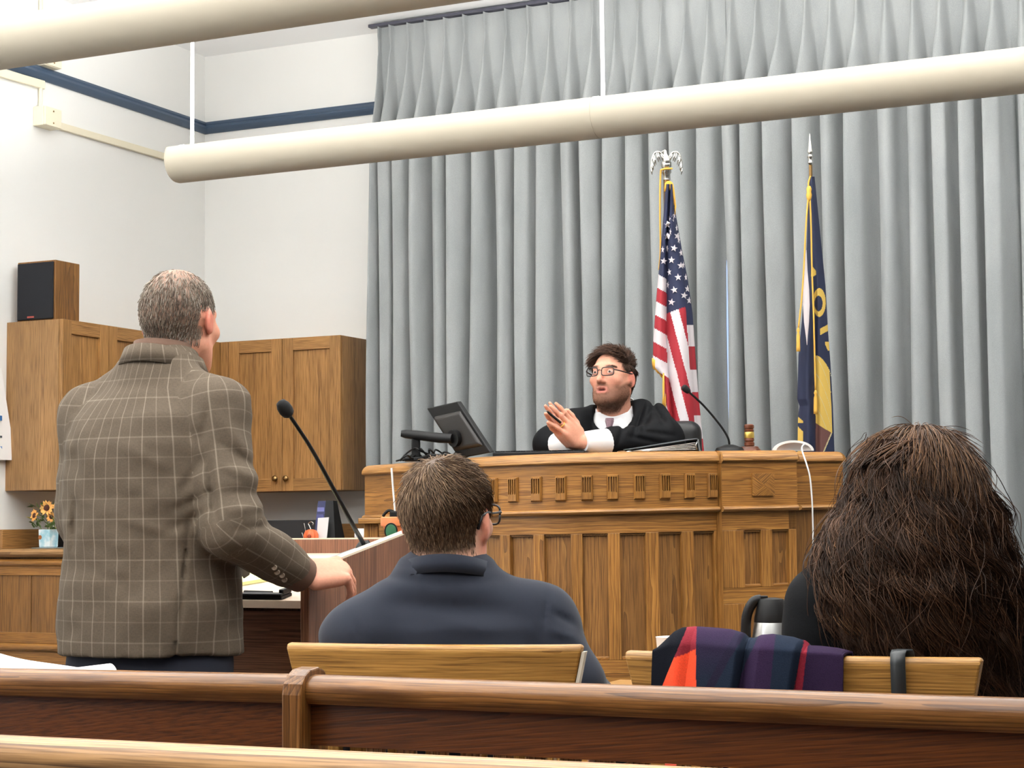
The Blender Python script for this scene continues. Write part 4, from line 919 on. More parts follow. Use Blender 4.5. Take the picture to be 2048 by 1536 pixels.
mk('staple_plate', G().box(kk+[-0.016, -0.004, -0.012], kk+[0.016, 0.012, 0.006]), M['black'], bpy.data.objects['wooden_armchair'], bevel=0.001)
# black strap round the right chair's back rail
def chair_pt(u, y, z): return np.array([CR[0], CR[1], 0])+rotz(RR)@np.array([u, y, z])
us = float((at_Y(1797, 1340, CR[1])-CR)[:2]@np.array([math.cos(RR), math.sin(RR)]))
bow = lambda u: 0.028-0.028*(1-(2*u/WR)**2)
g = G(); rows = []
for (y, z) in ((-0.004, CHZ-0.20), (-0.015, CHZ-0.010), (-0.014, CHZ+0.004), (-0.004, CHZ+0.008), (0.012, CHZ+0.008), (0.022, CHZ+0.002), (0.030, CHZ-0.02), (0.034, CHZ-0.20)):
    rows.append([chair_pt(us-0.011+(0.006 if y > 0 else 0), bow(us)+y, z), chair_pt(us+0.011+(0.006 if y > 0 else 0), bow(us)+y, z)])
o = mk('shoulder_strap', g.loft(rows, cap=False, closed=False), plain('black_leather', (40, 44, 46), 0.4), smooth=True)
sm = o.modifiers.new('thick', 'SOLIDIFY'); sm.thickness = 0.003; sm.offset = 1
tag(o, 'black leather strap looped over the back rail of the right wooden chair', 'strap')

# ================================================================== PEWS
def pew(Y, x0, x1, zt, rail_mat, panel_mat, label, posts=(), balusters=None, rz=0.0, dx=0.0):
    t = thing('pew', label, 'pew', ((x0+x1)/2, Y-0.2, 0))
    prof = []
    hr = 0.040
    for a in np.linspace(-0.5*math.pi, 1.0*math.pi, 12): prof.append((Y-0.002+0.034*math.cos(a)*-1, zt-0.022+0.022*math.sin(a)))
    prof = [(Y-0.030, zt-0.042), (Y-0.036, zt-0.034), (Y-0.038, zt-0.022), (Y-0.034, zt-0.010), (Y-0.024, zt-0.002), (Y-0.008, zt), (Y+0.010, zt-0.003), (Y+0.020, zt-0.012), (Y+0.022, zt-0.030), (Y+0.016, zt-0.042)]
    return t, prof
def build_pew(Y, segs, zt, rail_mat, panel_mat, label, post_x, lower=None, group=None):
    t, prof = pew(Y, segs[0][0], segs[-1][1], zt, rail_mat, panel_mat, label)
    for si, (x0, x1, dy0, dy1) in enumerate(segs):
        zb = zt-0.138 if lower is None or si == 0 else float(at_Y(880, 1503, Y-0.022)[2])
        n = 24; rings = []; gc = []; r0 = random.uniform(-2, 2)
        for i in range(n+1):
            x = x0+(x1-x0)*i/n; dy = dy0+(dy1-dy0)*i/n
            rings.append([(x, y+dy, z) for y, z in prof]); gc += [(x+r0, (y-Y)+0.06, z-zt) for y, z in prof]
        mk('top_rail', G().loft(rings), rail_mat, t, gc=np.array(gc), smooth=True, auto=50)
        g = G().hexa([(x0, Y-0.022+dy0, zb), (x1, Y-0.022+dy1, zb), (x1, Y+dy1, zb), (x0, Y+dy0, zb), (x0, Y-0.020+dy0, zt-0.04), (x1, Y-0.020+dy1, zt-0.04), (x1, Y+dy1, zt-0.04), (x0, Y+dy0, zt-0.04)])
        mk('back_panel', g, panel_mat, t, grain=(1, 0, 0.10))
        mk('lower_rail', G().box((x0, Y-0.018, 0.50), (x1, Y+0.0, 0.60)), panel_mat, t, grain=(1, 0, 0))
        k = 0; x = x0+0.09
        while x < x1-0.05:
            mk('slat', G().box((x, Y-0.014, 0.60), (x+0.030, Y-0.004, zb)), M['pew_near'] if lower else panel_mat, t, grain=(0, 0, 1), bevel=0.002)
            x += 0.052
        mk('seat', G().box((x0, Y-0.42, 0.41), (x1, Y-0.0, 0.44)), panel_mat, t, grain=(1, 0, 0), bevel=0.006)
    for x in post_x:
        w_ = 0.030
        # the end board wraps over the top rail
        pf = [(Y-0.050, 0.0), (Y-0.050, zt-0.028), (Y-0.046, zt-0.012), (Y-0.036, zt), (Y-0.020, zt+0.008), (Y+0.004, zt+0.010), (Y+0.020, zt+0.004), (Y+0.028, zt-0.008), (Y+0.030, zt-0.03), (Y+0.030, 0.0)]
        mk('end_post', G().prism([(x-w_/2-0.002, y, z) for y, z in pf], (w_+0.004, 0, 0)), rail_mat, t, grain=(0, 0, 1), bevel=0.003)
    return t
ZP = 0.922
PY = float(np.mean([at_z(x, y, ZP)[1] for x, y in ((551, 1345), (613, 1348), (1240, 1365))]))
xp = at_Y(582, 1400, PY-0.05)[0]
yl = at_z(0, 1342, ZP)[1]-PY; yr = at_z(2048, 1395, ZP)[1]-PY
build_pew(PY, [(-2.75, xp-0.016, yl*1.2, 0.0), (xp+0.016, 0.35, 0.0, yr*1.3)], ZP, M['pew_rail'], M['pew'], 'dark oak pew back across the view with a strapped end post', [xp], lower=True)
PY1 = float(np.mean([at_z(x, y, ZP)[1] for x, y in ((0, 1478), (620, 1497), (1240, 1527))]))+0.02
build_pew(PY1, [(-2.2, 0.35, at_z(0, 1478, ZP)[1]-PY1+0.02, 0.03)], ZP, M['pew_near'], M['pew'], 'pale oak pew rail nearest to us along the bottom edge', [])
# orange label stuck out behind the nearest rail
pp = at_Y(1341, 1528, PY-0.4)
tag(mk('orange_tab', G().box(pp+[-0.007, 0, -0.10], pp+[0.007, 0.001, 0.0]), plain('orange_card', (226, 84, 56), 0.7)), 'small orange paper tab between the two pew backs', 'tab')

# papers on a small table at the left, beyond the pew
p = at_z(60, 1350, 0.875)
t = thing('side_table', 'small oak table behind the pew at the left carrying loose papers', 'table', (p[0], p[1], 0))
TX, TY, TZ = p[0], p[1], 0.868
mk('table_top', G().box((TX-0.35, TY-0.18, TZ-0.025), (TX+0.30, TY+0.22, TZ)), M['chair'], t, grain=(1, 0, 0), bevel=0.004)
for sx in (-0.3, 0.25):
    for sy in (-0.14, 0.18): mk('leg', G().box((TX+sx-0.02, TY+sy-0.02, 0), (TX+sx+0.02, TY+sy+0.02, TZ-0.025)), M['chair'], t, grain=(0, 0, 1), bevel=0.003)
def curled(x0, x1, y0, y1, hfun, label):
    rows = []
    for i in range(19):
        u = i/18; x = x0+(x1-x0)*u
        rows.append([(x, y0+(y1-y0)*v, TZ+0.002+hfun(u, v)) for v in np.linspace(0, 1, 7)])
    o = mk('paper_stack', G().loft(rows, cap=False, closed=False), M['paper'], smooth=True)
    s_ = o.modifiers.new('thick', 'SOLIDIFY'); s_.thickness = 0.003; s_.offset = -1
    return tag(o, label, 'papers')
b2 = at_Y(98, 1340, TY); b3 = at_Y(145, 1340, TY); b4 = at_Y(168, 1338, TY)
curled(TX-0.30, b2[0]+0.02, TY-0.10, TY+0.12, lambda u, v: 0.046*(1-u)**1.3+0.004*math.sin(9*u)*(1-u)+0.003, 'curled white papers at the far left edge of the small table')
curled(b3[0]+0.01, b4[0]+0.01, TY-0.06, TY+0.08, lambda u, v: 0.008+0.012*math.sin(math.pi*u)**0.7, 'flatter white papers on the small table beside the standing man')
# ================================================================== SOFT FORMS (bodies, clothes, hair)
_LAT = np.random.default_rng(5).random((24, 24, 24)).astype(np.float32)
def vnoise(P, f, seed=0.0):
    q = np.asarray(P, np.float32)*np.asarray(f, np.float32)+np.float32(seed*7.31); i = np.floor(q).astype(np.int32); t = q-i; t = t*t*(3-2*t)
    o = np.zeros(q.shape[:-1], np.float32)
    for a in (0, 1):
        for b_ in (0, 1):
            for c in (0, 1):
                wgt = (t[..., 0] if a else 1-t[..., 0])*(t[..., 1] if b_ else 1-t[..., 1])*(t[..., 2] if c else 1-t[..., 2])
                o += wgt*_LAT[(i[..., 0]+a) % 24, (i[..., 1]+b_) % 24, (i[..., 2]+c) % 24]
    return o*2-1
def cone(a, b, ra, rb):
    a, b = np.array(a, float), np.array(b, float); ab = b-a; L2 = float(ab@ab)+1e-12
    def f(P):
        pa = P-a; t = np.clip(pa@ab/L2, 0, 1); return np.linalg.norm(pa-t[..., None]*ab, axis=-1)-(ra+(rb-ra)*t)
    r = max(ra, rb); return f, np.minimum(a, b)-r, np.maximum(a, b)+r
def ell(c, r, R=None):
    c = np.array(c, float); r = np.broadcast_to(np.array(r, float), (3,))
    def f(P):
        q = P-c
        if R is not None: q = q@R
        k0 = np.linalg.norm(q/r, axis=-1); k1 = np.linalg.norm(q/(r*r), axis=-1)+1e-9; return k0*(k0-1)/k1
    m_ = r.max() if R is not None else r; return f, c-m_, c+m_
def column(st, n=2.3):
    """stations (z, cx, cy, half width, half depth)"""
    A = np.array(st, float); z = A[:, 0]
    def f(P):
        v = [np.interp(P[..., 2], z, A[:, k]) for k in range(1, 5)]
        x = np.abs(P[..., 0]-v[0])/v[2]; y = np.abs(P[..., 1]-v[1])/v[3]
        d = ((x**n+y**n)**(1/n)-1)*np.minimum(v[2], v[3])
        return np.maximum(d, np.maximum(P[..., 2]-z[-1], z[0]-P[..., 2]))
    lo = np.array([(A[:, 1]-A[:, 3]).min(), (A[:, 2]-A[:, 4]).min(), z[0]]); hi = np.array([(A[:, 1]+A[:, 3]).max(), (A[:, 2]+A[:, 4]).max(), z[-1]]); return f, lo, hi
class SDF:
    def __init__(s, lo, hi, h):
        s.lo = np.array(lo, float); s.h = h; s.n = np.ceil((np.array(hi, float)-s.lo)/h).astype(int)+1; s.F = np.full(s.n, 0.15, np.float32)
    def _win(s, lo, hi):
        i0 = np.clip(np.floor((lo-s.lo)/s.h).astype(int), 0, s.n); i1 = np.clip(np.ceil((hi-s.lo)/s.h).astype(int)+1, 0, s.n)
        if (i1 <= i0).any(): return None, None
        ax = [s.lo[k]+s.h*np.arange(i0[k], i1[k]) for k in range(3)]
        return tuple(slice(i0[k], i1[k]) for k in range(3)), np.stack(np.meshgrid(*ax, indexing='ij'), -1)
    def add(s, prim, k=0.02, sub=False):
        f, lo, hi = prim; pad = max(k, 0.012)+2*s.h
        sl, P = s._win(lo-pad, hi+pad)
        if sl is None: return s
        d = f(P).astype(np.float32); F = s.F[sl]
        if sub:
            d = -d; hh = np.maximum(k-np.abs(F-d), 0)/k; s.F[sl] = np.maximum(F, d)+hh*hh*k*0.25
        else:
            hh = np.maximum(k-np.abs(F-d), 0)/k; s.F[sl] = np.minimum(F, d)-hh*hh*k*0.25
        return s
    def noise(s, amp, f, seed=0, lo=None, hi=None):
        sl, P = s._win(s.lo if lo is None else np.array(lo, float), s.lo+s.h*s.n if hi is None else np.array(hi, float))
        near = np.abs(s.F[sl]) < 0.03
        d = np.zeros(near.shape, np.float32); d[near] = vnoise(P[near], f, seed)*amp; s.F[sl] += d
        return s
    def warp(s, fn):
        near = np.abs(s.F) < 0.04; idx = np.argwhere(near); P = s.lo+idx*s.h; s.F[near] += fn(P).astype(np.float32); return s
    def mesh(s, smooth=2):
        F = s.F; ins = F < 0; n = s.n; c = np.zeros(n-1, np.int8)
        for a in (0, 1):
            for b_ in (0, 1):
                for d in (0, 1): c += ins[a:n[0]-1+a, b_:n[1]-1+b_, d:n[2]-1+d]
        act = (c > 0) & (c < 8); idx = np.argwhere(act); m_ = len(idx); lut = np.full(n-1, -1, np.int32); lut[act] = np.arange(m_)
        acc = np.zeros((m_, 3)); cnt = np.zeros(m_)
        co = np.array([(a, b_, d) for a in (0, 1) for b_ in (0, 1) for d in (0, 1)])
        val = [F[idx[:, 0]+o[0], idx[:, 1]+o[1], idx[:, 2]+o[2]] for o in co]
        for i in range(8):
            for ax in range(3):
                if co[i][ax] == 0:
                    j = i+(4, 2, 1)[ax]; a, b_ = val[i], val[j]; x = (a < 0) != (b_ < 0)
                    t = a[x]/(a[x]-b_[x]); p = np.repeat(co[i][None].astype(float), x.sum(), 0); p[:, ax] = t; acc[x] += p; cnt[x] += 1
        V = s.lo+(idx+acc/cnt[:, None])*s.h; Q = []
        for ax in range(3):
            u, v = (ax+1) % 3, (ax+2) % 3
            sl0 = [slice(None)]*3; sl1 = [slice(None)]*3; sl0[ax] = slice(0, n[ax]-1); sl1[ax] = slice(1, n[ax])
            A, B = ins[tuple(sl0)], ins[tuple(sl1)]; e = np.argwhere(A != B)
            ok = (e[:, u] > 0) & (e[:, v] > 0) & (e[:, u] < n[u]-1) & (e[:, v] < n[v]-1); e = e[ok]; flip = A[e[:, 0], e[:, 1], e[:, 2]]
            def L(du, dv): q = e.copy(); q[:, u] += du; q[:, v] += dv; return lut[q[:, 0], q[:, 1], q[:, 2]]
            q = np.stack([L(-1, -1), L(0, -1), L(0, 0), L(-1, 0)], 1); q[~flip] = q[~flip][:, ::-1]; Q.append(q)
        Q = np.vstack(Q); Q = Q[(Q >= 0).all(1)]
        for _ in range(smooth):
            S_ = np.zeros_like(V); k = np.zeros(len(V))
            for a, b_ in ((0, 1), (1, 2), (2, 3), (3, 0)):
                np.add.at(S_, Q[:, a], V[Q[:, b_]]); np.add.at(S_, Q[:, b_], V[Q[:, a]]); np.add.at(k, Q[:, a], 1); np.add.at(k, Q[:, b_], 1)
            V = 0.4*V+0.6*S_/np.maximum(k, 1)[:, None]
        return V, Q
def fast(name, V, Q, mat, parent=None, tint=None, attrs=None, smooth=True):
    V = np.asarray(V, float); off = loc_of(parent) if parent is not None else np.append((V.min(0)+V.max(0))[:2]/2, V[:, 2].min())
    me = bpy.data.meshes.new(name); nq, k = Q.shape
    me.vertices.add(len(V)); me.vertices.foreach_set('co', (V-off).astype(np.float32).ravel())
    me.loops.add(nq*k); me.loops.foreach_set('vertex_index', Q.astype(np.int32).ravel())
    me.polygons.add(nq); me.polygons.foreach_set('loop_start', np.arange(0, nq*k, k, dtype=np.int32))
    me.polygons.foreach_set('use_smooth', np.full(nq, smooth))
    me.materials.append(mat); me.update(calc_edges=True)
    if tint is not None:
        t = np.asarray(tint, float); t = t if t.shape[1] == 4 else np.hstack([t, np.ones((len(t), 1))]); attr(me, 'tint', 'FLOAT_COLOR', t)
    for nm, arr in (attrs or {}).items(): attr(me, nm, 'FLOAT_VECTOR', arr)
    o = bpy.data.objects.new(name, me); COL.objects.link(o)
    if parent is not None: o.parent = parent
    else: o.location = off
    return o
def strands(name, paths, rad, mat, parent, tint, sides=3):
    """paths (N,m,3): tapered hairs as thin tubes, all joined into one part"""
    N, m_, _ = paths.shape
    T = np.gradient(paths, axis=1); T /= np.linalg.norm(T, axis=2, keepdims=True)+1e-9
    ref = np.array([0.31, 0.52, 0.79]); B = np.cross(T, ref); B /= np.linalg.norm(B, axis=2, keepdims=True)+1e-9; C = np.cross(T, B)
    tap = np.concatenate([np.ones(m_-max(1, m_//3)), np.linspace(1, 0.15, max(1, m_//3))])
    r = np.asarray(rad)
    r = (r[:, None] if r.ndim else np.full((N, 1), float(r)))*tap[None]
    V = np.stack([paths+r[..., None]*(math.cos(2*math.pi*k/sides)*B+math.sin(2*math.pi*k/sides)*C) for k in range(sides)], 2)
    base = (np.arange(N)[:, None]*m_+np.arange(m_-1)[None])*sides
    Q = np.stack([np.stack([base+k, base+(k+1) % sides, base+sides+(k+1) % sides, base+sides+k], -1) for k in range(sides)], 2).reshape(-1, 4)
    tt = np.repeat(np.asarray(tint)[:, None], m_*sides, 1).reshape(-1, tint.shape[-1])
    o = fast(name, V.reshape(-1, 3), Q, mat, parent, tint=tt); o['kind'] = 'stuff'
    return o
def roots_on(V, Q, mask, n, rng):
    c = V[Q].mean(1); k = np.flatnonzero(mask(c)); nrm_ = np.cross(V[Q[:, 2]]-V[Q[:, 0]], V[Q[:, 3]]-V[Q[:, 1]]); ar = np.linalg.norm(nrm_, axis=1)
    nrm_ = nrm_/(ar[:, None]+1e-12); pk = rng.choice(k, n, p=ar[k]/ar[k].sum()); u = rng.random((n, 2))
    q = V[Q[pk]]; p = (q[:, 0]*(1-u[:, :1])+q[:, 1]*u[:, :1])*(1-u[:, 1:])+(q[:, 3]*(1-u[:, :1])+q[:, 2]*u[:, :1])*u[:, 1:]
    return p, nrm_[pk]
# ------------------------------------------------------------------ anatomy
def add_head(S, c, R, jaw=1.0, beard=False, face=True):
    c = np.array(c, float); L = lambda p: c+R@np.array(p, float)
    A = S.add
    A(ell(L((0, -0.014, 0.028)), (0.0730, 0.095, 0.086), R), 0.02)
    A(ell(L((0, -0.045, 0.005)), (0.066, 0.058, 0.065), R), 0.02)
    A(ell(L((0, 0.026, -0.030)), (0.060*jaw, 0.064, 0.086), R), 0.03)
    for s in (-1, 1):
        A(cone(L((s*0.050*jaw, -0.004, -0.055)), L((s*0.024*jaw, 0.062, -0.092)), 0.021*jaw, 0.019*jaw), 0.025)
        A(ell(L((s*0.041, 0.062, -0.018)), (0.022, 0.020, 0.018), R), 0.02)
    A(ell(L((0, 0.068, -0.094)), (0.024*jaw, 0.020, 0.018), R), 0.02)
    if face:
        A(cone(L((-0.032, 0.078, 0.028)), L((0.032, 0.078, 0.028)), 0.0125, 0.0125), 0.018)
        for s in (-1, 1): A(ell(L((s*0.031, 0.101, 0.008)), (0.017, 0.014, 0.011), R), 0.012, sub=True)
        A(cone(L((0, 0.085, 0.016)), L((0, 0.108, -0.024)), 0.0075, 0.0125), 0.010)
        for s in (-1, 1): A(ell(L((s*0.0115, 0.094, -0.029)), (0.0085, 0.010, 0.0075), R), 0.008)
        A(cone(L((-0.018, 0.081, -0.054)), L((0, 0.089, -0.052)), 0.0055, 0.0075), 0.008); A(cone(L((0.018, 0.081, -0.054)), L((0, 0.089, -0.052)), 0.0055, 0.0075), 0.008)
        A(cone(L((-0.015, 0.082, -0.067)), L((0.015, 0.082, -0.067)), 0.0075, 0.0075), 0.010)
        A(ell(L((0, 0.094, -0.0605)), (0.021, 0.013, 0.0046), R), 0.004, sub=True)
    for s in (-1, 1):
        Re = R@rotz(s*0.35)@rotx(-0.15)
        A(ell(L((s*0.0775, -0.010, -0.006)), (0.0075, 0.0185, 0.031), Re), 0.006)
        A(ell(L((s*0.0895, -0.006, -0.002)), (0.007, 0.011, 0.019), Re), 0.006, sub=True)
        A(cone(L((s*0.074, 0.004, -0.024)), L((s*0.072, 0.006, 0.008)), 0.006, 0.006), 0.008)
def add_hand(S, wrist, R, side, curl, spread=0.06, thumb=None, k=0.006, size=1.0, fcurl=None):
    """R columns: across the palm towards the thumb, along the fingers, out of the back of the hand"""
    w_ = np.array(wrist, float); L = lambda p: w_+R@(np.array(p, float)*size); A = S.add
    A(ell(L((0.002, 0.048, 0)), np.array([0.037, 0.056, 0.0165])*size, R), 0.012)
    A(cone(L((0.028, 0.030, -0.006)), L((0.020, 0.060, -0.006)), 0.017*size, 0.012*size), 0.012)
    A(cone(L((-0.026, 0.020, -0.004)), L((-0.028, 0.070, -0.002)), 0.015*size, 0.013*size), 0.012)
    for x, ln, r in ((0.030, (0.044, 0.026, 0.022), 0.0092), (0.010, (0.048, 0.030, 0.023), 0.0095), (-0.011, (0.044, 0.028, 0.022), 0.0090), (-0.030, (0.035, 0.021, 0.019), 0.0080)):
        i = {0.030: 0, 0.010: 1, -0.011: 2, -0.030: 3}[x]
        a0 = curl[i] if hasattr(curl, '__len__') else curl
        b0 = (fcurl[i] if hasattr(fcurl, '__len__') else fcurl) if fcurl is not None else a0
        p = np.array([x, 0.090-abs(x-0.008)*0.18, 0.001]); sx = spread*x/0.03
        A(cone(L((x*0.8, 0.06, 0.001)), L(p), (r+0.002)*size, (r+0.0016)*size), k)
        ang = 0.0
        for j in range(3):
            ang += (a0, b0, b0*0.7)[j]; d = np.array([math.sin(sx), math.cos(ang)*math.cos(sx), -math.sin(ang)]); q = p+d*ln[j]
            A(cone(L(p), L(q), r*(1-0.08*j)*size, r*(0.95-0.1*j)*size), k); p = q
    tb = thumb or ((0.70, 0.60, -0.25), (0.35, 0.88, -0.25), (0.15, 0.95, -0.2))
    p = np.array([0.024, 0.022, -0.004])
    for j, ln in enumerate((0.042, 0.032, 0.026)):
        d = np.array(tb[j], float); d /= np.linalg.norm(d); q = p+d*ln; A(cone(L(p), L(q), (0.0135, 0.0105, 0.0095)[j]*size, (0.011, 0.0098, 0.0075)[j]*size), k); p = q
def mix(a, b, t): t = np.clip(t, 0, 1)[:, None]; return a*(1-t)+b*t
SK = lambda rgb: np.array(lin(rgb)[:3])
M['skin'] = vcol('skin', 0.55, 0.2, sss=0.12, noise=0.05, nscale=160, bump=0.08)
M['hair'] = vcol('hair_strand', 0.5, 0.18)
def skin_tint(H, base, red, hairc=None, scalp=None, beard=None, beardc=None, lips=None):
    """H: vertices in head coordinates"""
    t = np.repeat(SK(base)[None], len(H), 0); x, y, z = H.T
    ear = np.clip((np.abs(x)-0.070)/0.008, 0, 1)*(np.abs(y+0.008) < 0.04)*(np.abs(z) < 0.06)
    nose = np.exp(-((x/0.016)**2+((y-0.104)/0.02)**2+((z+0.02)/0.02)**2)); ch = np.exp(-(((np.abs(x)-0.042)/0.02)**2+((y-0.07)/0.03)**2+((z+0.025)/0.022)**2))
    t = mix(t, np.repeat(SK(red)[None], len(H), 0), 0.7*ear+0.4*nose+0.3*ch)
    if beard is not None: t = mix(t, np.repeat(SK(beardc)[None], len(H), 0), beard(H))
    if lips is not None:
        l = np.exp(-((x/0.023)**4+((z+0.060)/0.0125)**4))*(y > 0.065); t = mix(t, np.repeat(SK(lips)[None], len(H), 0), l*0.9)
        l = np.exp(-((x/0.016)**4+((z+0.0605)/0.0035)**4))*(y > 0.07); t = mix(t, np.repeat(SK((70, 30, 28))[None], len(H), 0), l)
    if scalp is not None: t = mix(t, np.repeat(SK(hairc)[None], len(H), 0), scalp(H))
    return t
def scalp_mask(H, front=0.070, nape=-0.070, soft=0.012, top=0.062):
    x, y, z = H.T
    lower = np.where(y < -0.02, nape+np.clip((y+0.09)/0.07, 0, 1)*0.015, nape+0.03+np.clip((y+0.02)/0.05, 0, 1)*0.065+np.clip((y-0.03)/0.04, 0, 1)*0.05)
    m_ = np.clip((z-lower)/soft, 0, 1)
    hl = front-np.clip((0.10-z)/0.05, 0, 1)*0.012
    m_ *= np.clip((hl-y)/soft+0.5, 0, 1)
    ear = ((np.abs(x) > 0.066) & (np.abs(y+0.008) < 0.03) & (z < 0.026)) | (np.abs(x) > 0.080)
    return m_*(~ear)
# ================================================================== PEOPLE
def pxof(P):
    d = P-EYE; Z = d@FWD; return np.stack([1024+F_PX*(d@RIGHT)/Z, 768-F_PX*(d@UP)/Z, Z], -1)
class Person:
    def __init__(s, label, ox, oy, az, zbase=0.0):
        s.o = np.array([ox, oy, 0.0]); s.R = rotz(az)
        s.t = thing('person', label, 'person', (ox, oy, zbase))
    def w(s, P): return np.asarray(P)@s.R.T+s.o
    def l(s, P): return (np.asarray(P)-s.o)@s.R
    def px(s, x, y, Z): return s.l(at_depth(x, y, Z))
def creases(pe, segs, zmax):
    """folds of the cloth measured in the photograph: (x0, y0, x1, y1, depth, width in px)"""
    def fn(P):
        q = pxof(pe.w(P)); o = np.zeros(len(P))
        for x0, y0, x1, y1, amp, wd in segs:
            a = np.array([x0, y0]); ab = np.array([x1-x0, y1-y0]); pa = q[:, :2]-a; t = np.clip(pa@ab/(ab@ab), 0, 1)
            d = np.linalg.norm(pa-t[:, None]*ab, axis=1); o += amp*np.exp(-(d/wd)**2)*np.sin(math.pi*np.clip(t*0.9+0.05, 0, 1))**0.5
        return o*(q[:, 2] < zmax)
    return fn
def cloth_uv(Vl, torso, arms, girth=0.19):
    """u across, v along the cloth; arms = list of polylines"""
    uv = np.stack([np.arctan2(Vl[:, 0]-np.interp(Vl[:, 2], torso[:, 0], torso[:, 1]), -(Vl[:, 1]-np.interp(Vl[:, 2], torso[:, 0], torso[:, 2])))*girth, Vl[:, 2], np.zeros(len(Vl))], 1)
    return uv
def plaid_mat(name, base, dark, line, pu, pv):
    m, nt, b = newmat(name); N, L = nt.nodes, nt.links
    at = N.new('ShaderNodeAttribute'); at.attribute_name = 'weave'; sp = N.new('ShaderNodeSeparateXYZ'); L.new(at.outputs['Vector'], sp.inputs[0])
    def math_(op, a, b_=None, c=None):
        n = N.new('ShaderNodeMath'); n.operation = op
        for i, v in enumerate((a, b_, c)):
            if v is None: continue
            if isinstance(v, (int, float)): n.inputs[i].default_value = v
            else: L.new(v, n.inputs[i])
        return n.outputs[0]
    def line_(src, p, wd, ph):
        f = math_('ABSOLUTE', math_('SUBTRACT', math_('FRACT', math_('ADD', math_('DIVIDE', src, p), ph)), 0.5))
        mr = N.new('ShaderNodeMapRange'); mr.inputs[1].default_value = 0.0; mr.inputs[2].default_value = wd/p; mr.inputs[3].default_value = 1.0; mr.inputs[4].default_value = 0.0
        L.new(f, mr.inputs[0]); return mr.outputs[0]
    l1 = line_(sp.outputs[0], pu*2, 0.0026, 0.1); l2 = line_(sp.outputs[0], pu*2, 0.0022, 0.6); l3 = line_(sp.outputs[1], pv*2, 0.0024, 0.0); l4 = line_(sp.outputs[1], pv*2, 0.0020, 0.5)
    tot = math_('MINIMUM', math_('ADD', math_('ADD', l1, math_('MULTIPLY', l2, 0.7)), math_('ADD', math_('MULTIPLY', l3, 0.6), math_('MULTIPLY', l4, 0.4))), 1.0)
    nz = N.new('ShaderNodeTexNoise'); nz.inputs['Scale'].default_value = 1.0; nz.inputs['Detail'].default_value = 3
    mp = N.new('ShaderNodeMapping'); mp.inputs['Scale'].default_value = (520, 160, 1); L.new(at.outputs['Vector'], mp.inputs[0]); L.new(mp.outputs[0], nz.inputs['Vector'])
    nz2 = N.new('ShaderNodeTexNoise'); nz2.inputs['Scale'].default_value = 1.0; mp2 = N.new('ShaderNodeMapping'); mp2.inputs['Scale'].default_value = (120, 620, 1); L.new(at.outputs['Vector'], mp2.inputs[0]); L.new(mp2.outputs[0], nz2.inputs['Vector'])
    mx = N.new('ShaderNodeMixRGB'); mx.inputs[1].default_value = lin(dark); mx.inputs[2].default_value = lin(base)
    L.new(math_('MULTIPLY', math_('ADD', nz.outputs['Fac'], nz2.outputs['Fac']), 0.5), mx.inputs[0])
    m2 = N.new('ShaderNodeMixRGB'); m2.inputs[2].default_value = lin(line); L.new(math_('MULTIPLY', tot, 0.36), m2.inputs[0]); L.new(mx.outputs[0], m2.inputs[1])
    L.new(m2.outputs[0], b.inputs['Base Color']); b.inputs['Roughness'].default_value = 0.9; b.inputs['Specular IOR Level'].default_value = 0.2
    bp = N.new('ShaderNodeBump'); bp.inputs['Strength'].default_value = 0.15; bp.inputs['Distance'].default_value = 0.001; L.new(nz2.outputs['Fac'], bp.inputs['Height']); L.new(bp.outputs[0], b.inputs['Normal'])
    return m
def short_hair(pe, Vl, Q, c, Rh, n, length, rgbs, mask, name='hair', rng=None, lift=0.35, rad=0.00055, sweep=None, seg=5):
    rng = rng or np.random.default_rng(3)
    H = (Vl-c)@Rh
    mk_ = lambda P: mask((P-c)@Rh) > 0.5
    p, nn = roots_on(Vl, Q, mk_, n, rng); h = (p-c)@Rh; nh = nn@Rh
    fl = sweep(h) if sweep is not None else np.repeat(np.array([[0, -0.25, -1.0]]), n, 0)
    fl = fl-nh*np.sum(fl*nh, 1, keepdims=True)*0.9; fl /= np.linalg.norm(fl, axis=1, keepdims=True)+1e-9
    d = fl+nh*lift+rng.normal(0, 0.16, (n, 3)); d /= np.linalg.norm(d, axis=1, keepdims=True)
    ln = (length(h) if callable(length) else np.full(n, length))*rng.uniform(0.65, 1.15, n)
    t = np.linspace(0, 1, seg)[None, :, None]
    pa = h[:, None]-nh[:, None]*0.002+d[:, None]*ln[:, None, None]*t-nh[:, None]*(ln[:, None, None]*0.28*t*t)+np.array([0, 0, -1.0])*(ln[:, None, None]*0.12*t*t)
    pal = np.array([SK(c_) for c_ in rgbs]); wv = rng.random((n, 1)); 
    i = np.clip((vnoise(h, (30, 30, 30), 2)*0.5+0.5+rng.normal(0, 0.25, n))*len(pal), 0, len(pal)-1).astype(int)
    tint = pal[i]*rng.uniform(0.8, 1.2, (n, 1))
    return strands(name, pe.w(pa@Rh.T+c), rad, M['hair'], pe.t, tint)

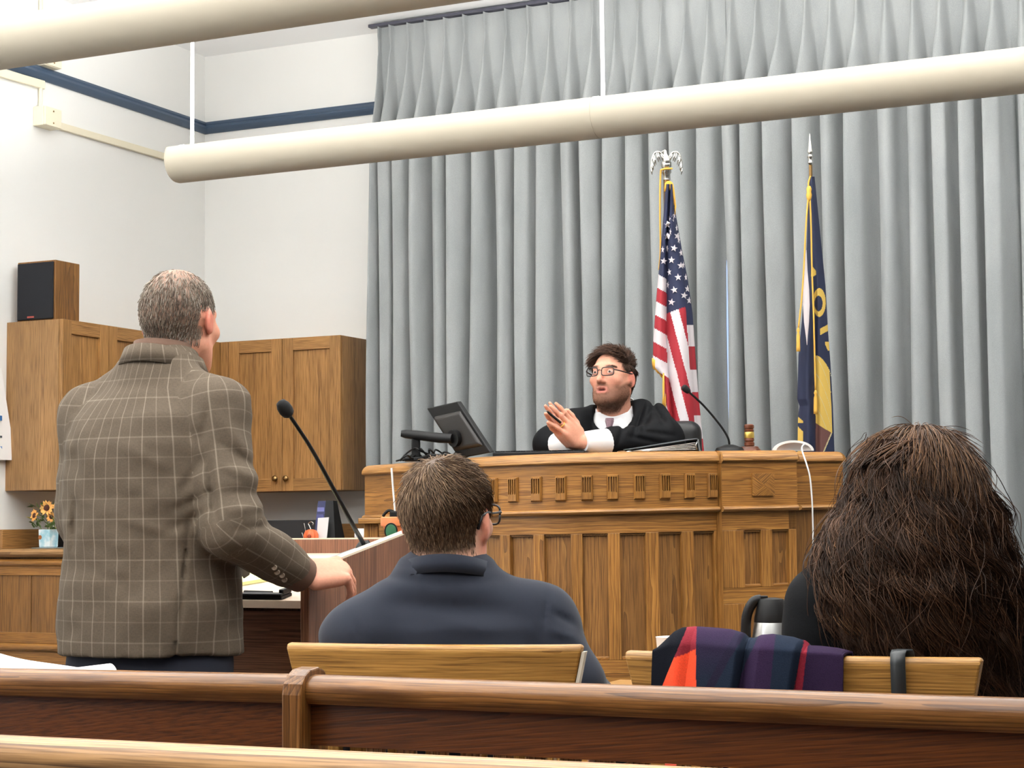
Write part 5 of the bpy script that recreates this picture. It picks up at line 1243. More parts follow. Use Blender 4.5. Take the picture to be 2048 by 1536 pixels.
# ------------------------------------------------------------------ the standing man
pe = SM = Person('man in brown plaid jacket standing with his back to us, one hand on the lectern', -2.372, 3.235, 0.0)
HC = np.array([0.022, 0.082, 1.600]); HR = rotz(math.radians(5))@rotx(math.radians(-4))
wr = pe.px(604, 1150, 3.93); kn = pe.px(668, 1142, 3.965); 
shR, elR = np.array([0.172, 0.0, 1.393]), np.array([0.238, -0.045, 1.138])
shL, elL, wrL = np.array([-0.160, 0.0, 1.392]), np.array([-0.176, 0.0, 1.165]), np.array([-0.135, 0.20, 1.035])
S = SDF((-0.36, -0.26, 0.0), (0.50, 0.42, 1.75), 0.0045)
add_head(S, HC, HR)
S.add(cone((0.018, 0.062, 1.54), (0, 0.01, 1.44), 0.058, 0.066), 0.03)
S.add(column([(0.84, 0, 0, .15, .10), (1.0, 0, 0, .14, .10), (1.2, 0, 0, .145, .10), (1.36, 0, 0, .15, .085), (1.43, 0, 0, .10, .06)]), 0.03)
for s, sh, el, w_ in ((1, shR, elR, wr), (-1, shL, elL, wrL)):
    S.add(cone((s*0.06, 0.01, 1.42), sh, 0.05, 0.045), 0.03); S.add(cone(sh, el, 0.045, 0.036), 0.03); S.add(cone(el, w_, 0.038, 0.027), 0.02)
    S.add(cone((s*0.09, 0, 0.88), (s*0.10, 0.02, 0.48), 0.082, 0.056), 0.03); S.add(cone((s*0.10, 0.02, 0.48), (s*0.11, -0.01, 0.09), 0.056, 0.040), 0.03); S.add(cone((s*0.11, -0.02, 0.05), (s*0.13, 0.15, 0.035), 0.036, 0.030), 0.02)
fy = kn-wr; fy /= np.linalg.norm(fy); fz = np.array([0.05, -0.72, 0.66]); fz -= fy*(fz@fy); fz /= np.linalg.norm(fz); fx = np.cross(fy, fz)
add_hand(S, wr, np.stack([-fx, fy, fz], 1) if np.linalg.det(np.stack([-fx, fy, fz], 1)) < 2 else None, 1, [0.85, 1.0, 1.12, 1.22], fcurl=[0.34, 0.36, 0.40, 0.45], spread=0.05, thumb=((0.45, 0.75, -0.45), (0.1, 0.75, -0.65), (0.0, 0.5, -0.85)), size=1.12, k=0.003)
fyL = np.array([0.15, 0.95, -0.1]); fyL /= np.linalg.norm(fyL); fzL = np.array([-0.1, 0.1, 1.0]); fzL -= fyL*(fzL@fyL); fzL /= np.linalg.norm(fzL)
add_hand(S, wrL, np.stack([np.cross(fyL, fzL), fyL, fzL], 1), -1, 0.3)
V, Q = S.mesh()
H = (V-HC)@HR
def bald(H): return np.exp(-((H[:, 0]/0.042)**2+((H[:, 1]-0.03)/0.062)**2))*(H[:, 2] > 0.06)
sm = lambda H: scalp_mask(H, 0.045)*(1-0.85*bald(H))
ht = (H[:, 2] > -0.14)
tn = skin_tint(H, (202, 144, 120), (196, 110, 94), (112, 98, 86), lambda h: 0.8*sm(h)*ht)
fast('body', pe.w(V), Q, M['skin'], pe.t, tint=tn)
short_hair(pe, V, Q, HC, HR, 11000, lambda h: 0.013+0.006*(h[:, 2] > 0.03), [(84, 72, 62), (104, 92, 80), (134, 122, 108), (96, 82, 70), (160, 150, 138)], lambda h: (scalp_mask(h, 0.045) > 0.5)*(np.random.default_rng(1).random(len(h)) > bald(h)*0.93), rad=0.0006,
           sweep=lambda h: np.stack([h[:, 0]*4, -0.3+0*h[:, 1], -1.0+0*h[:, 2]], 1))
# jacket
tor = np.array([(0.868, 0.0, 0.005, .212, .158), (0.98, 0, 0.005, .206, .156), (1.10, 0, 0.005, .200, .152), (1.20, 0, 0.0, .200, .150), (1.32, 0, -0.005, .198, .140), (1.38, 0, -0.005, .180, .122), (1.44, 0, 0.004, .115, .090), (1.50, 0.005, 0.022, .078, .074), (1.515, 0.007, 0.028, .070, .070)])
J = SDF((-0.38, -0.25, 0.86), (0.44, 0.36, 1.56), 0.006)
J.add(column(tor, 2.25), 0.03)
cuffR = elR+(wr-elR)*0.80
for s, sh, el, w_ in ((1, shR, elR, cuffR), (-1, shL, elL, elL+(wrL-elL)*0.85)):
    J.add(cone((s*0.045+0.006, 0.014, 1.470), sh+[s*0.012, 0, 0.0], 0.040, 0.062), 0.05); J.add(cone(sh, el, 0.072, 0.062), 0.022); J.add(cone(el, w_, 0.062, 0.050), 0.03)
J.add(cone((0.006, 0.020, 1.46), (0.010, 0.036, 1.500), 0.082, 0.072), 0.03)
J.noise(0.006, (5, 5, 11), 1); J.noise(0.0035, (14, 14, 22), 2); J.noise(0.0018, (34, 34, 40), 6)
vx = lambda y: 378-(y-1040)*(27/275.)
def vent(P):
    q = pxof(pe.w(P)); on = np.clip((q[:, 1]-1030)/25, 0, 1)*(q[:, 2] < 4.0); d = q[:, 0]-vx(q[:, 1])
    return on*(0.010*np.exp(-(d/3.2)**2)+0.006*np.clip(d/30, 0, 1)*np.exp(-np.clip(d, 0, None)/60))
J.warp(vent)
J.warp(creases(pe, [(417, 925, 430, 1045, .016, 7), (415, 905, 360, 985, .006, 9), (418, 985, 350, 1020, .006, 9), (420, 1020, 330, 1065, .005, 9), (250, 1040, 350, 1070, -.004, 9), (246, 772, 236, 830, .003, 5), (240, 890, 330, 935, -.004, 12), (180, 990, 300, 1000, .003, 10),
    (436, 835, 500, 905, -.006, 12), (430, 880, 512, 935, .007, 8), (440, 930, 520, 960, -.006, 9), (455, 985, 530, 985, .006, 8), (465, 1020, 545, 1010, -.006, 9), (470, 1060, 560, 1050, .006, 8), (140, 850, 160, 960, .005, 6), (150, 1000, 146, 1100, .010, 6), (300, 1180, 330, 1290, -.003, 12), (190, 1150, 260, 1165, .002, 5), (418, 800, 405, 880, .005, 5)], 4.02))
Vj, Qj = J.mesh()
dT = column(tor, 2.25)[0](Vj); uv = cloth_uv(Vj, tor, None, 0.185)
for s, sh, el, w_ in ((1, shR, elR, cuffR), (-1, shL, elL, wrL)):
    d1, d2 = cone(sh, el, 0.076, 0.064)[0](Vj), cone(el, w_, 0.064, 0.050)[0](Vj); on = (np.minimum(d1, d2) < dT)*(Vj[:, 0]*s > 0.1)
    up = d1 < d2; ax = np.where(up[:, None], (el-sh)/np.linalg.norm(el-sh), (w_-el)/np.linalg.norm(w_-el)); og = np.where(up[:, None], sh, el); off = np.where(up, 0.0, np.linalg.norm(el-sh))
    rel = Vj-og; al = np.sum(rel*ax, 1); pr = rel-al[:, None]*ax; e1 = np.cross(ax, [0, 1.0, 0]); e1 /= np.linalg.norm(e1, axis=1, keepdims=True); e2 = np.cross(ax, e1)
    a_ = np.arctan2(np.sum(pr*e1, 1), -np.sum(pr*e2, 1)*-1); a2 = np.stack([a_*0.066, 1.4-(al+off), np.zeros(len(al))], 1); uv[on] = a2[on]
M['plaid'] = plaid_mat('brown_plaid_wool', (103, 91, 77), (62, 54, 45), (164, 153, 136), 0.036, 0.043)
jk = fast('jacket', pe.w(Vj), Qj, M['plaid'], pe.t, attrs={'weave': uv})
# collar of the jacket, brown knit collar and cuff under it
def neck_band(name, par, mat, z_in, z_out, flare, c=(0.0, 0.035), a=0.066, b=0.068, wv=None, th=0.006, pers=None):
    g = G(); n = 40; rings = []
    for rr, zz in ((0, z_in), (0, z_in+0.0), (flare*0.4, z_in+0.002), (flare, z_out), (flare-th, z_out), (-th*0.5, z_in-0.02)):
        ring = []
        for k in range(n):
            t_ = 2*math.pi*k/n; x, y = math.sin(t_), -math.cos(t_)              # k = 0 at the back
            dz = (wv(t_) if wv else 0.0)
            ring.append((c[0]+(a+rr)*x, c[1]+(b+rr)*y, zz+dz))
        rings.append(ring)
    g.loft(rings, cap=False)
    V = pers.w(np.array(g.v)); uvw = np.stack([np.arctan2(np.array(g.v)[:, 0], -np.array(g.v)[:, 1])*0.1, np.array(g.v)[:, 2], 0*V[:, 0]], 1)
    return fast(name, V, np.array(g.f), mat, par, attrs={'weave': uvw})
neck_band('collar', pe.t, M['plaid'], 1.540, 1.502, 0.026, a=0.076, b=0.078, c=(0.010, 0.036), wv=lambda t_: -0.035*(1-math.cos(t_))/2-0.006*math.sin(t_)**2, pers=pe)
M['knit'] = plain('brown_knit', (92, 68, 54), 0.9, noise=0.15, nscale=400)
neck_band('sweater_collar', pe.t, M['knit'], 1.552, 1.525, 0.004, a=0.066, b=0.070, c=(0.011, 0.040), wv=lambda t_: -0.02*(1-math.cos(t_))/2, pers=pe)
dr = (wr-cuffR)/np.linalg.norm(wr-cuffR)
mk('sweater_cuff', G().tube([pe.w(cuffR-dr*0.02), pe.w(cuffR+dr*0.01), pe.w(cuffR+dr*0.03), pe.w(cuffR+dr*0.05)], [0.043, 0.044, 0.042, 0.039], 24), M['knit'], pe.t, smooth=True, auto=60)
M['button'] = plain('horn_button', (120, 104, 86), 0.4)
Wj = pe.w(Vj); Pj = pxof(Wj)
for k, (x, y) in enumerate(((549, 1140), (557, 1147), (565, 1154), (573, 1161))):
    nr = np.flatnonzero(np.hypot(Pj[:, 0]-x, Pj[:, 1]-y) < 5); p0 = Wj[nr[np.argmin(Pj[nr, 2])]]
    mk('button', G().lathe([(0.002, -0.004), (0.0062, -0.003), (0.0066, 0.0), (0.005, 0.0015), (0.0035, 0.0005)], c=p0-FWD*0.002, R=np.stack([RIGHT, UP, -FWD], 1), n=14), M['button'], jk, smooth=True, auto=50)
fp = [at_depth(476, 1108, 3.90), at_depth(490, 1106, 3.93), at_depth(499, 1150, 3.94), at_depth(487, 1158, 3.92), at_depth(478, 1140, 3.90)]
V = np.array(fp+[p_+FWD*0.012 for p_ in fp]); mk('pocket_flap', G().add(V, [(4, 3, 2, 1, 0), (5, 6, 7, 8, 9)]+[(i, (i+1) % 5, (i+1) % 5+5, i+5) for i in range(5)]), M['plaid'], jk, bevel=0.002)
# trousers and shoes
T_ = SDF((-0.26, -0.2, 0.03), (0.26, 0.22, 0.92), 0.008)
T_.add(column([(0.80, 0, 0, .165, .12), (0.88, 0, 0, .170, .125), (0.91, 0, 0, .165, .12)]), 0.03)
for s in (-1, 1): T_.add(cone((s*0.09, 0, 0.84), (s*0.102, 0.02, 0.48), 0.104, 0.080), 0.03); T_.add(cone((s*0.102, 0.02, 0.48), (s*0.11, -0.005, 0.06), 0.080, 0.062), 0.02)
T_.noise(0.006, (8, 8, 10), 4); Vt, Qt = T_.mesh()
fast('trousers', pe.w(Vt), Qt, plain('navy_trousers', (20, 24, 38), 0.9), pe.t)
for s in (-1, 1):
    Sh = SDF((s*0.12-0.09, -0.12, -0.01), (s*0.12+0.09, 0.26, 0.12), 0.006); Sh.add(ell((s*0.115, -0.02, 0.035), (0.045, 0.07, 0.045)), 0.02); Sh.add(ell((s*0.135, 0.12, 0.025), (0.047, 0.10, 0.032)), 0.03)
    Sh.F = np.maximum(Sh.F, -(Sh.lo[2]+Sh.h*np.arange(Sh.n[2])-0.002)[None, None, :].astype(np.float32)); Vs, Qs = Sh.mesh(1)
    fast('shoe', pe.w(Vs), Qs, plain('dark_leather', (30, 22, 18), 0.35), pe.t)

# ------------------------------------------------------------------ the seated man in navy
pe = SN = Person('man in navy suit jacket with short brown hair seated in the left wooden chair', 0, 0, math.radians(20))
ct = at_depth(893, 1200, 3.26); pe.o = np.array([ct[0], ct[1], 0.0]); pe.t.location = pe.o
hc = pe.px(897, 1038, 3.30); HCn = hc.copy(); HRn = rotz(math.radians(-16))@rotx(math.radians(2))@roty(math.radians(3))
zs = 1.035
shRn, shLn = pe.px(1074, 1240, 3.26), pe.px(730, 1282, 3.22)
elRn, elLn = pe.px(1140, 1372, 3.20), pe.px(716, 1420, 3.22)
S = SDF((-0.42, -0.25, 0.0), (0.42, 0.62, 1.32), 0.0055)
add_head(S, HCn, HRn)
S.add(cone(HCn+[0, -0.02, -0.05], (0, 0.0, zs+0.01), 0.058, 0.066), 0.03)
S.add(column([(0.47, 0, 0.03, .14, .10), (0.7, 0, 0.0, .13, .09), (0.92, 0, 0, .14, .08), (1.0, 0, 0, .11, .06), (1.03, 0, 0, .07, .05)]), 0.03)
handR, handL = np.array([0.30, 0.36, 0.70]), np.array([-0.28, 0.36, 0.70])
for s, sh, el, w_ in ((1, shRn, elRn, handR), (-1, shLn, elLn, handL)):
    S.add(cone((s*0.06, 0.01, zs-0.02), sh, 0.045, 0.04), 0.03); S.add(cone(sh, el, 0.042, 0.034), 0.03); S.add(cone(el, w_, 0.034, 0.027), 0.02)
    add_hand(S, w_, np.stack([np.array([-s*0.9, 0.0, 0.1]), np.array([0, 0.95, -0.2]), np.array([0.0, 0.2, 0.95])], 1), s, 0.45)
    S.add(cone((s*0.10, 0.02, 0.53), (s*0.13, 0.42, 0.52), 0.075, 0.056), 0.03); S.add(cone((s*0.13, 0.42, 0.51), (s*0.13, 0.40, 0.10), 0.055, 0.04), 0.03); S.add(cone((s*0.13, 0.39, 0.05), (s*0.14, 0.55, 0.035), 0.035, 0.03), 0.02)
V, Q = S.mesh(); H = (V-HCn)@HRn
sm2 = lambda h: scalp_mask(h, 0.072, -0.066)
tn = skin_tint(H, (206, 158, 134), (206, 126, 104), (78, 62, 50), lambda h: 1.0*sm2(h)*(h[:, 2] > -0.12))
fast('body', pe.w(V), Q, M['skin'], pe.t, tint=tn)
cr = np.array([-0.012, -0.055, 0.095])
def swirl(h):
    d = h-cr; r = np.linalg.norm(d[:, :2], axis=1, keepdims=True)+1e-6
    o = np.stack([d[:, 0]+0.35*-d[:, 1], d[:, 1]+0.35*d[:, 0], -0.6*np.abs(d[:, 2])], 1)/r
    o[:, 2] -= np.clip((0.06-h[:, 2])/0.06, 0, 1)*1.4; o[:, 1] -= np.clip((0.03-h[:, 2])/0.06, 0, 1)*0.5; return o*np.clip(r/0.02, 0.15, 1)+(1-np.clip(r/0.02, 0, 1))*np.array([0.5, -0.6, 0.0])
short_hair(pe, V, Q, HCn, HRn, 24000, lambda h: 0.014+0.026*np.clip((h[:, 2]+0.0)/0.06, 0, 1), [(82, 64, 50), (104, 82, 64), (122, 98, 76), (92, 72, 56), (150, 124, 98)], sm2, rad=0.00055, sweep=swirl, lift=0.28, seg=6)
torn = np.array([(0.50, 0, 0.03, .19, .14), (0.7, 0, 0.0, .185, .125), (0.86, 0, 0.0, .20, .12), (0.96, 0, 0.0, .195, .105), (1.0, 0, 0.005, .145, .085), (zs+0.015, 0, 0.01, .085, .070), (zs+0.035, 0, 0.016, .074, .070)])
J = SDF((-0.40, -0.22, 0.49), (0.40, 0.46, 1.14), 0.006)
J.add(column(torn, 2.2), 0.03)
for s, sh, el, w_ in ((1, shRn, elRn, handR), (-1, shLn, elLn, handL)):
    J.add(cone((s*0.06, 0.012, zs-0.008), sh+[s*0.008, 0, 0.004], 0.042, 0.058), 0.05); J.add(cone(sh, el, 0.068, 0.058), 0.03); J.add(cone(el, el+(w_-el)*0.9, 0.058, 0.048), 0.03)
J.add(cone((HCn[0]*0.3, 0.010, zs-0.01), (HCn[0]*0.4, 0.020, zs+0.018), 0.084, 0.072), 0.04)
J.noise(0.005, (5, 5, 10), 11); J.noise(0.0025, (13, 13, 18), 12)
J.warp(creases(pe, [(760, 1150, 880, 1168, .005, 9), (880, 1168, 1000, 1160, .004, 9), (830, 1140, 850, 1175, -.004, 7), (780, 1205, 1010, 1225, .004, 14), (1094, 1180, 1086, 1270, .006, 5), (700, 1225, 720, 1280, .004, 6), (1105, 1225, 1150, 1250, .006, 7), (1100, 1260, 1160, 1280, -.005, 8), (870, 1240, 990, 1262, -.004, 14)], 3.30))
Vj, Qj = J.mesh()
M['navy'] = plain('navy_suiting', (33, 37, 48), 0.85, noise=0.10, nscale=420, sheen=0.08, spec=0.2)
fast('jacket', pe.w(Vj), Qj, M['navy'], pe.t)
nc = HCn*0.45+np.array([0, 0.0, 0])*0.55
neck_band('collar', pe.t, M['navy'], 1.090, 1.060, 0.021, a=0.076, b=0.078, c=(HCn[0]*0.4, 0.02), wv=lambda t_: -0.035*(1-math.cos(t_))/2-0.006*math.sin(t_)**2, pers=pe)
neck_band('shirt_collar', pe.t, plain('blue_shirt', (150, 164, 190), 0.8), 1.092, 1.06, 0.003, a=0.062, b=0.064, c=(HCn[0]*0.4, 0.022), wv=lambda t_: -0.02*(1-math.cos(t_))/2, pers=pe)
T_ = SDF((-0.3, -0.18, 0.05), (0.3, 0.62, 0.70), 0.010)
for s in (-1, 1): T_.add(cone((s*0.10, 0.0, 0.55), (s*0.13, 0.42, 0.53), 0.102, 0.076), 0.03); T_.add(cone((s*0.13, 0.42, 0.52), (s*0.13, 0.40, 0.10), 0.074, 0.06), 0.02)
Vt, Qt = T_.mesh(); fast('trousers', pe.w(Vt), Qt, M['navy'], pe.t)
for s in (-1, 1):
    mk('shoe', G().loft([[pe.w(np.array([s*0.135+r*math.cos(q), 0.40+y, max(0.001, 0.03+hh*math.sin(q))])) for q in np.linspace(0, 2*math.pi, 14, endpoint=False)] for y, r, hh in ((-0.08, 0.02, 0.025), (-0.06, 0.038, 0.045), (0.0, 0.042, 0.05), (0.10, 0.046, 0.035), (0.18, 0.036, 0.026), (0.21, 0.015, 0.015))]), plain('black_shoe', (20, 18, 18), 0.3), pe.t, smooth=True)
def glasses(pe, c, R, label, rgb=(24, 24, 28), w=0.027, h=0.0185, lens_shift=0.0):
    P = lambda p: pe.w(np.asarray(c)+R@np.array(p, float)); m_ = plain('frame_'+label.split()[0], rgb, 0.35)
    fr = None
    for s in (-1, 1):
        ring = [P((s*(w+0.0085)+w*np.sign(math.cos(q))*abs(math.cos(q))**0.5, 0.110-0.006*abs(math.cos(q))*(1 if s*math.cos(q) > 0 else 0), 0.006+h*np.sign(math.sin(q))*abs(math.sin(q))**0.5)) for q in np.linspace(0, 2*math.pi, 33)]
        g = G().tube(ring, 0.0021, 6)
        if fr is None:
            fr = mk('glasses', g, m_, pe.t, smooth=True); fr['label'] = label
        else: mk('rim', g, m_, fr, smooth=True)
        mk('temple', G().tube([P((s*(2*w+0.0085), 0.106, 0.013)), P((s*0.068, 0.088, 0.012)), P((s*0.0795, 0.02, 0.013)), P((s*0.0805, -0.012, 0.016)), P((s*0.0775, -0.030, 0.010)), P((s*0.075, -0.040, -0.014))], [0.0022, 0.0026, 0.0024, 0.0026, 0.003, 0.003], 6), m_, fr, smooth=True)
    mk('bridge', G().tube([P((-0.0085, 0.110, 0.010)), P((0, 0.113, 0.013)), P((0.0085, 0.110, 0.010))], 0.0016, 6), m_, fr, smooth=True)
    return fr
glasses(pe, HCn, HRn, 'dark-rimmed glasses with thin temples', w=0.026)
# ------------------------------------------------------------------ the judge
DJ = math.radians(12)
pe = JG = Person('judge with beard and glasses in black robe, palms pressed together behind the bench', 0, 0, math.pi+DJ, 0.45)
ct = at_depth(1228, 870, 7.0); pe.o = np.array([ct[0], ct[1], 0.0]); pe.t.location = (ct[0], ct[1], 0.45)
HCj = pe.px(1225, 757, 6.93); HRj = rotz(math.radians(-17))@rotx(math.radians(7))
shJ = {1: pe.px(1160, 856, 6.98), -1: pe.px(1298, 842, 6.98)}
elJ = {1: pe.px(1108, 892, 6.82), -1: pe.px(1328, 882, 6.82)}
hd = -0.60*RIGHT+0.66*UP-0.45*FWD; hd /= np.linalg.norm(hd)
hn = 0.62*RIGHT-0.76*FWD+0.1*UP; hn -= hd*(hn@hd); hn /= np.linalg.norm(hn)
Rw = pe.R
wl = at_depth(1163, 884, 6.62); wrj = wl-hn*0.034-RIGHT*0.004
lw = {1: pe.l(wrj), -1: pe.l(wl)}
ld, ln_ = hd@Rw, hn@Rw
S = SDF((-0.42, -0.25, 0.0), (0.42, 0.60, 1.90), 0.0036) if False else SDF((-0.40, -0.22, 0.86), (0.40, 0.56, 1.86), 0.0038)
add_head(S, HCj, HRj, jaw=1.03)
nb = np.array([HCj[0]*0.5, 0.0, HCj[2]-0.19])
S.add(cone(HCj+[0, -0.01, -0.06], nb, 0.062, 0.072), 0.03)
S.add(column([(0.88, 0, 0, .17, .12), (1.2, 0, 0, .17, .11), (1.42, 0, 0, .16, .09), (1.50, 0, 0, .08, .06)]), 0.03)
for s in (1, -1):
    S.add(cone(nb, shJ[s], 0.05, 0.042), 0.03); S.add(cone(shJ[s], elJ[s], 0.042, 0.036), 0.03); S.add(cone(elJ[s], lw[s], 0.036, 0.028), 0.02)
    x_ = np.cross(ld, ln_)
    add_hand(S, lw[s], np.stack([x_, ld, ln_*(1 if s == -1 else -1)], 1), s, [0.03, 0.05, 0.08, 0.16] if s == -1 else [-0.10, -0.06, 0.02, 0.10], spread=0.05 if s == -1 else 0.10, fcurl=[0.10, 0.12, 0.14, 0.2],
             thumb=((0.55, 0.82, -0.15), (0.25, 0.95, -0.1), (0.10, 0.98, -0.05)), size=1.0)
    S.add(cone((s*0.10, 0.02, 0.93+0.0), (s*0.12, 0.10, 0.92), 0.06, 0.06), 0.02)
V, Q = S.mesh(); H = (V-HCj)@HRj
def beard_m(h):
    x, y, z = h.T
    jawline = np.clip((-0.036-z+np.clip((0.05-y)/0.08, 0, 1)*0.045)/0.012, 0, 1)*np.clip((z+0.150)/0.02, 0, 1)*np.clip((y+0.012)/0.015, 0, 1)
    ul = np.exp(-((np.abs(x)-0.0)/0.026)**4)*np.exp(-((z+0.044)/0.009)**2)*(y > 0.07)
    lip = np.exp(-((x/0.021)**4+((z+0.060)/0.011)**4))
    chk = np.exp(-(((np.abs(x)-0.034)/0.016)**2+((z+0.045)/0.016)**2))*(y > 0.055)
    return np.clip(np.clip(jawline+1.0*ul, 0, 1)*(1-lip)*(1-0.6*chk), 0, 1)
smj = lambda h: scalp_mask(h, 0.056, -0.062)
tn = skin_tint(H, (214, 156, 132), (206, 118, 102), (58, 42, 34), lambda h: 1.0*smj(h)*(h[:, 2] > -0.1), lambda h: 0.9*beard_m(h), (104, 70, 54), (190, 112, 104))
brow = np.exp(-(((np.abs(H[:, 0])-0.032)/0.018)**4+((H[:, 2]-0.030+0.12*(np.abs(H[:, 0])-0.03)**2*10)/0.0055)**2))*(H[:, 1] > 0.06)
tn = mix(tn, np.repeat(SK((60, 40, 32))[None], len(H), 0), 0.95*brow)
fast('body', pe.w(V), Q, M['skin'], pe.t, tint=tn)
short_hair(pe, V, Q, HCj, HRj, 11000, lambda h: 0.014+0.045*np.clip((h[:, 2]-0.03)/0.05, 0, 1)*(0.6+0.8*np.random.default_rng(4).random(len(h))), [(50, 36, 30), (70, 50, 40), (88, 64, 50), (60, 44, 36)], smj, rad=0.0008,
           sweep=lambda h: np.stack([h[:, 0]*5+0.5, 0.55*(h[:, 1] > 0.0)-0.2, np.where(h[:, 2] > 0.05, 0.1, -1.0)], 1), lift=0.75, seg=6)
short_hair(pe, V, Q, HCj, HRj, 7000, 0.008, [(104, 74, 58), (128, 94, 74), (90, 64, 52)], lambda h: beard_m(h)*(h[:, 2] > -0.135), name='beard', rad=0.0005, lift=0.5, seg=3)
short_hair(pe, V, Q, HCj, HRj, 900, 0.009, [(74, 52, 42), (92, 66, 52)], lambda h: (np.exp(-(((np.abs(h[:, 0])-0.032)/0.018)**4+((h[:, 2]-0.030)/0.005)**2)) > 0.5)*(h[:, 1] > 0.06), name='eyebrow', rad=0.0005, lift=0.3, seg=3, sweep=lambda h: np.stack([np.sign(h[:, 0]), 0*h[:, 0], 0.25+0*h[:, 0]], 1))
M['lid'] = plain('eyelid_skin', (206, 150, 132), 0.5)
M['eye'] = plain('eye_white', (206, 192, 186), 0.3); M['iris'] = plain('iris', (60, 50, 44), 0.2)
for s in (-1, 1):
    ec = HCj+HRj@np.array([s*0.031, 0.0800, 0.008])
    eb = mk('eye', G().ball(pe.w(ec), 0.0112, 10), M['eye'], pe.t, smooth=True)
    gd = HRj@np.array([-0.12, 0.97, 0.16]); gd /= np.linalg.norm(gd); ic = ec+gd*0.0080
    for sg, th in ((1, -0.55), (-1, 0.62)):                            # eyelids
        mk('eyelid', G().loft([[pe.w(ec+HRj@np.array([0.0126*math.cos(q)*math.sin(a), 0.0126*math.sin(q)*1.0*math.sin(a) if False else 0.0126*math.sin(a)*math.sin(q), 0]) if False else ec+HRj@(rotx(sg*b_)@np.array([0.0124*math.cos(q), 0.0124*math.sin(q), 0]))) for q in np.linspace(0.15, math.pi-0.15, 12)] for b_ in np.linspace(0.22 if sg > 0 else 0.34, 1.4, 6)], cap=False, closed=False), M['lid'], eb, smooth=True)
    mk('iris', G().ball(pe.w(ic), 0.0052, 8), M['iris'], eb, smooth=True)
glasses(pe, HCj, HRj, 'black rectangular glasses', rgb=(26, 24, 26), w=0.0245, h=0.0160)
# shirt, tie, robe
sh_t = [(1.30, 0, 0.0, .17, .13), (1.44, 0, 0.005, .165, .125), (1.51, HCj[0]*0.3, 0.012, .12, .095), (1.565, HCj[0]*0.5, 0.02, .078, .078)]
C_ = SDF((-0.25, -0.2, 1.28), (0.25, 0.25, 1.60), 0.006); C_.add(column(sh_t, 2.2), 0.02); Vc, Qc = C_.mesh()
M['shirt'] = plain('white_shirt', (238, 238, 240), 0.75); fast('shirt', pe.w(Vc), Qc, M['shirt'], pe.t)
def fold_collar(t_): return -0.095*((1-math.cos(t_))/2)**2
neck_band('shirt_collar', pe.t, M['shirt'], 1.622, 1.585, 0.012, a=0.071, b=0.075, c=(HCj[0]*0.7, 0.026), wv=fold_collar, pers=pe)
tk = pe.px(1212, 832, 6.86)
yt = lambda z: float(np.interp(z, [1.30, 1.44, 1.51, 1.555], [.13, .13, .107, .098]))+0.004
zt0 = 1.525
tie = G()
rings = []
for z, w_, d in ((zt0+0.012, 0.016, 0.008), (zt0, 0.018, 0.014), (zt0-0.02, 0.012, 0.012), (zt0-0.03, 0.012, 0.008), (zt0-0.08, 0.022, 0.008), (zt0-0.16, 0.032, 0.006), (1.31, 0.036, 0.005)):
    xx = HCj[0]*0.45+0.004; y0 = yt(z); rings.append([(xx-w_, y0-0.004, z), (xx-w_*0.5, y0+d, z), (xx+w_*0.5, y0+d, z), (xx+w_, y0-0.004, z)])
tie.loft(rings); tv = pe.w(np.array(tie.v)); mk('tie', (tv, tie.f), plain('patterned_tie', (128, 100, 108), 0.6, noise=0.5, nscale=260), pe.t)
rb = [(0.90, 0, 0.0, .23, .17), (1.25, 0, 0.0, .24, .17), (1.40, 0, 0.0, .225, .160), (1.47, 0, 0.002, .19, .140), (1.53, HCj[0]*0.3, 0.006, .125, .108), (1.585, HCj[0]*0.5, 0.006, .086, .088)]
B_ = SDF((-0.46, -0.26, 0.88), (0.46, 0.56, 1.68), 0.0062)
B_.add(column(rb, 2.15), 0.03)
cf = {}
for s in (1, -1):
    B_.add(cone((s*0.05+HCj[0]*0.4, 0.0, 1.545), shJ[s]+[s*-0.006, 0, 0.0], 0.042, 0.066), 0.05); B_.add(cone(shJ[s], elJ[s]+[0, 0, 0.006], 0.076, 0.074), 0.04)
    cf[s] = elJ[s]+(lw[s]-elJ[s])*(0.62 if s == -1 else 0.12); B_.add(cone(elJ[s]+[0, 0, 0.006], cf[s], 0.074, 0.056), 0.04)
va, vb_ = pe.px(1223, 806, 6.80), pe.px(1213, 868, 6.78)
B_.noise(0.012, (7, 7, 2.2), 21); B_.noise(0.005, (18, 18, 9), 22)
B_.warp(creases(pe, [(1300, 800, 1330, 850, .014, 4), (1312, 798, 1285, 860, .012, 4), (1290, 803, 1268, 870, .012, 4), (1255, 825, 1236, 890, .012, 5), (1180, 825, 1190, 880, .010, 4), (1285, 862, 1350, 872, .010, 4), (1255, 872, 1330, 888, .009, 4), (1322, 808, 1352, 860, -.010, 5), (1120, 840, 1095, 880, .008, 5), (1150, 828, 1160, 870, .008, 4), (1240, 812, 1228, 850, .006, 3)], 7.02))
B_.add(cone(va+[0, 0.06, 0.02], vb_, 0.042, 0.003), 0.006, sub=True)
B_.add(cone(HCj+[0, 0.0, -0.02], HCj+[0, -0.005, -0.145], 0.074, 0.078), 0.004, sub=True)
Vb, Qb = B_.mesh()
M['robe'] = plain('black_robe', (10, 11, 14), 0.75, spec=0.15, noise=0.2, nscale=60)
fast('robe', pe.w(Vb), Qb, M['robe'], pe.t)
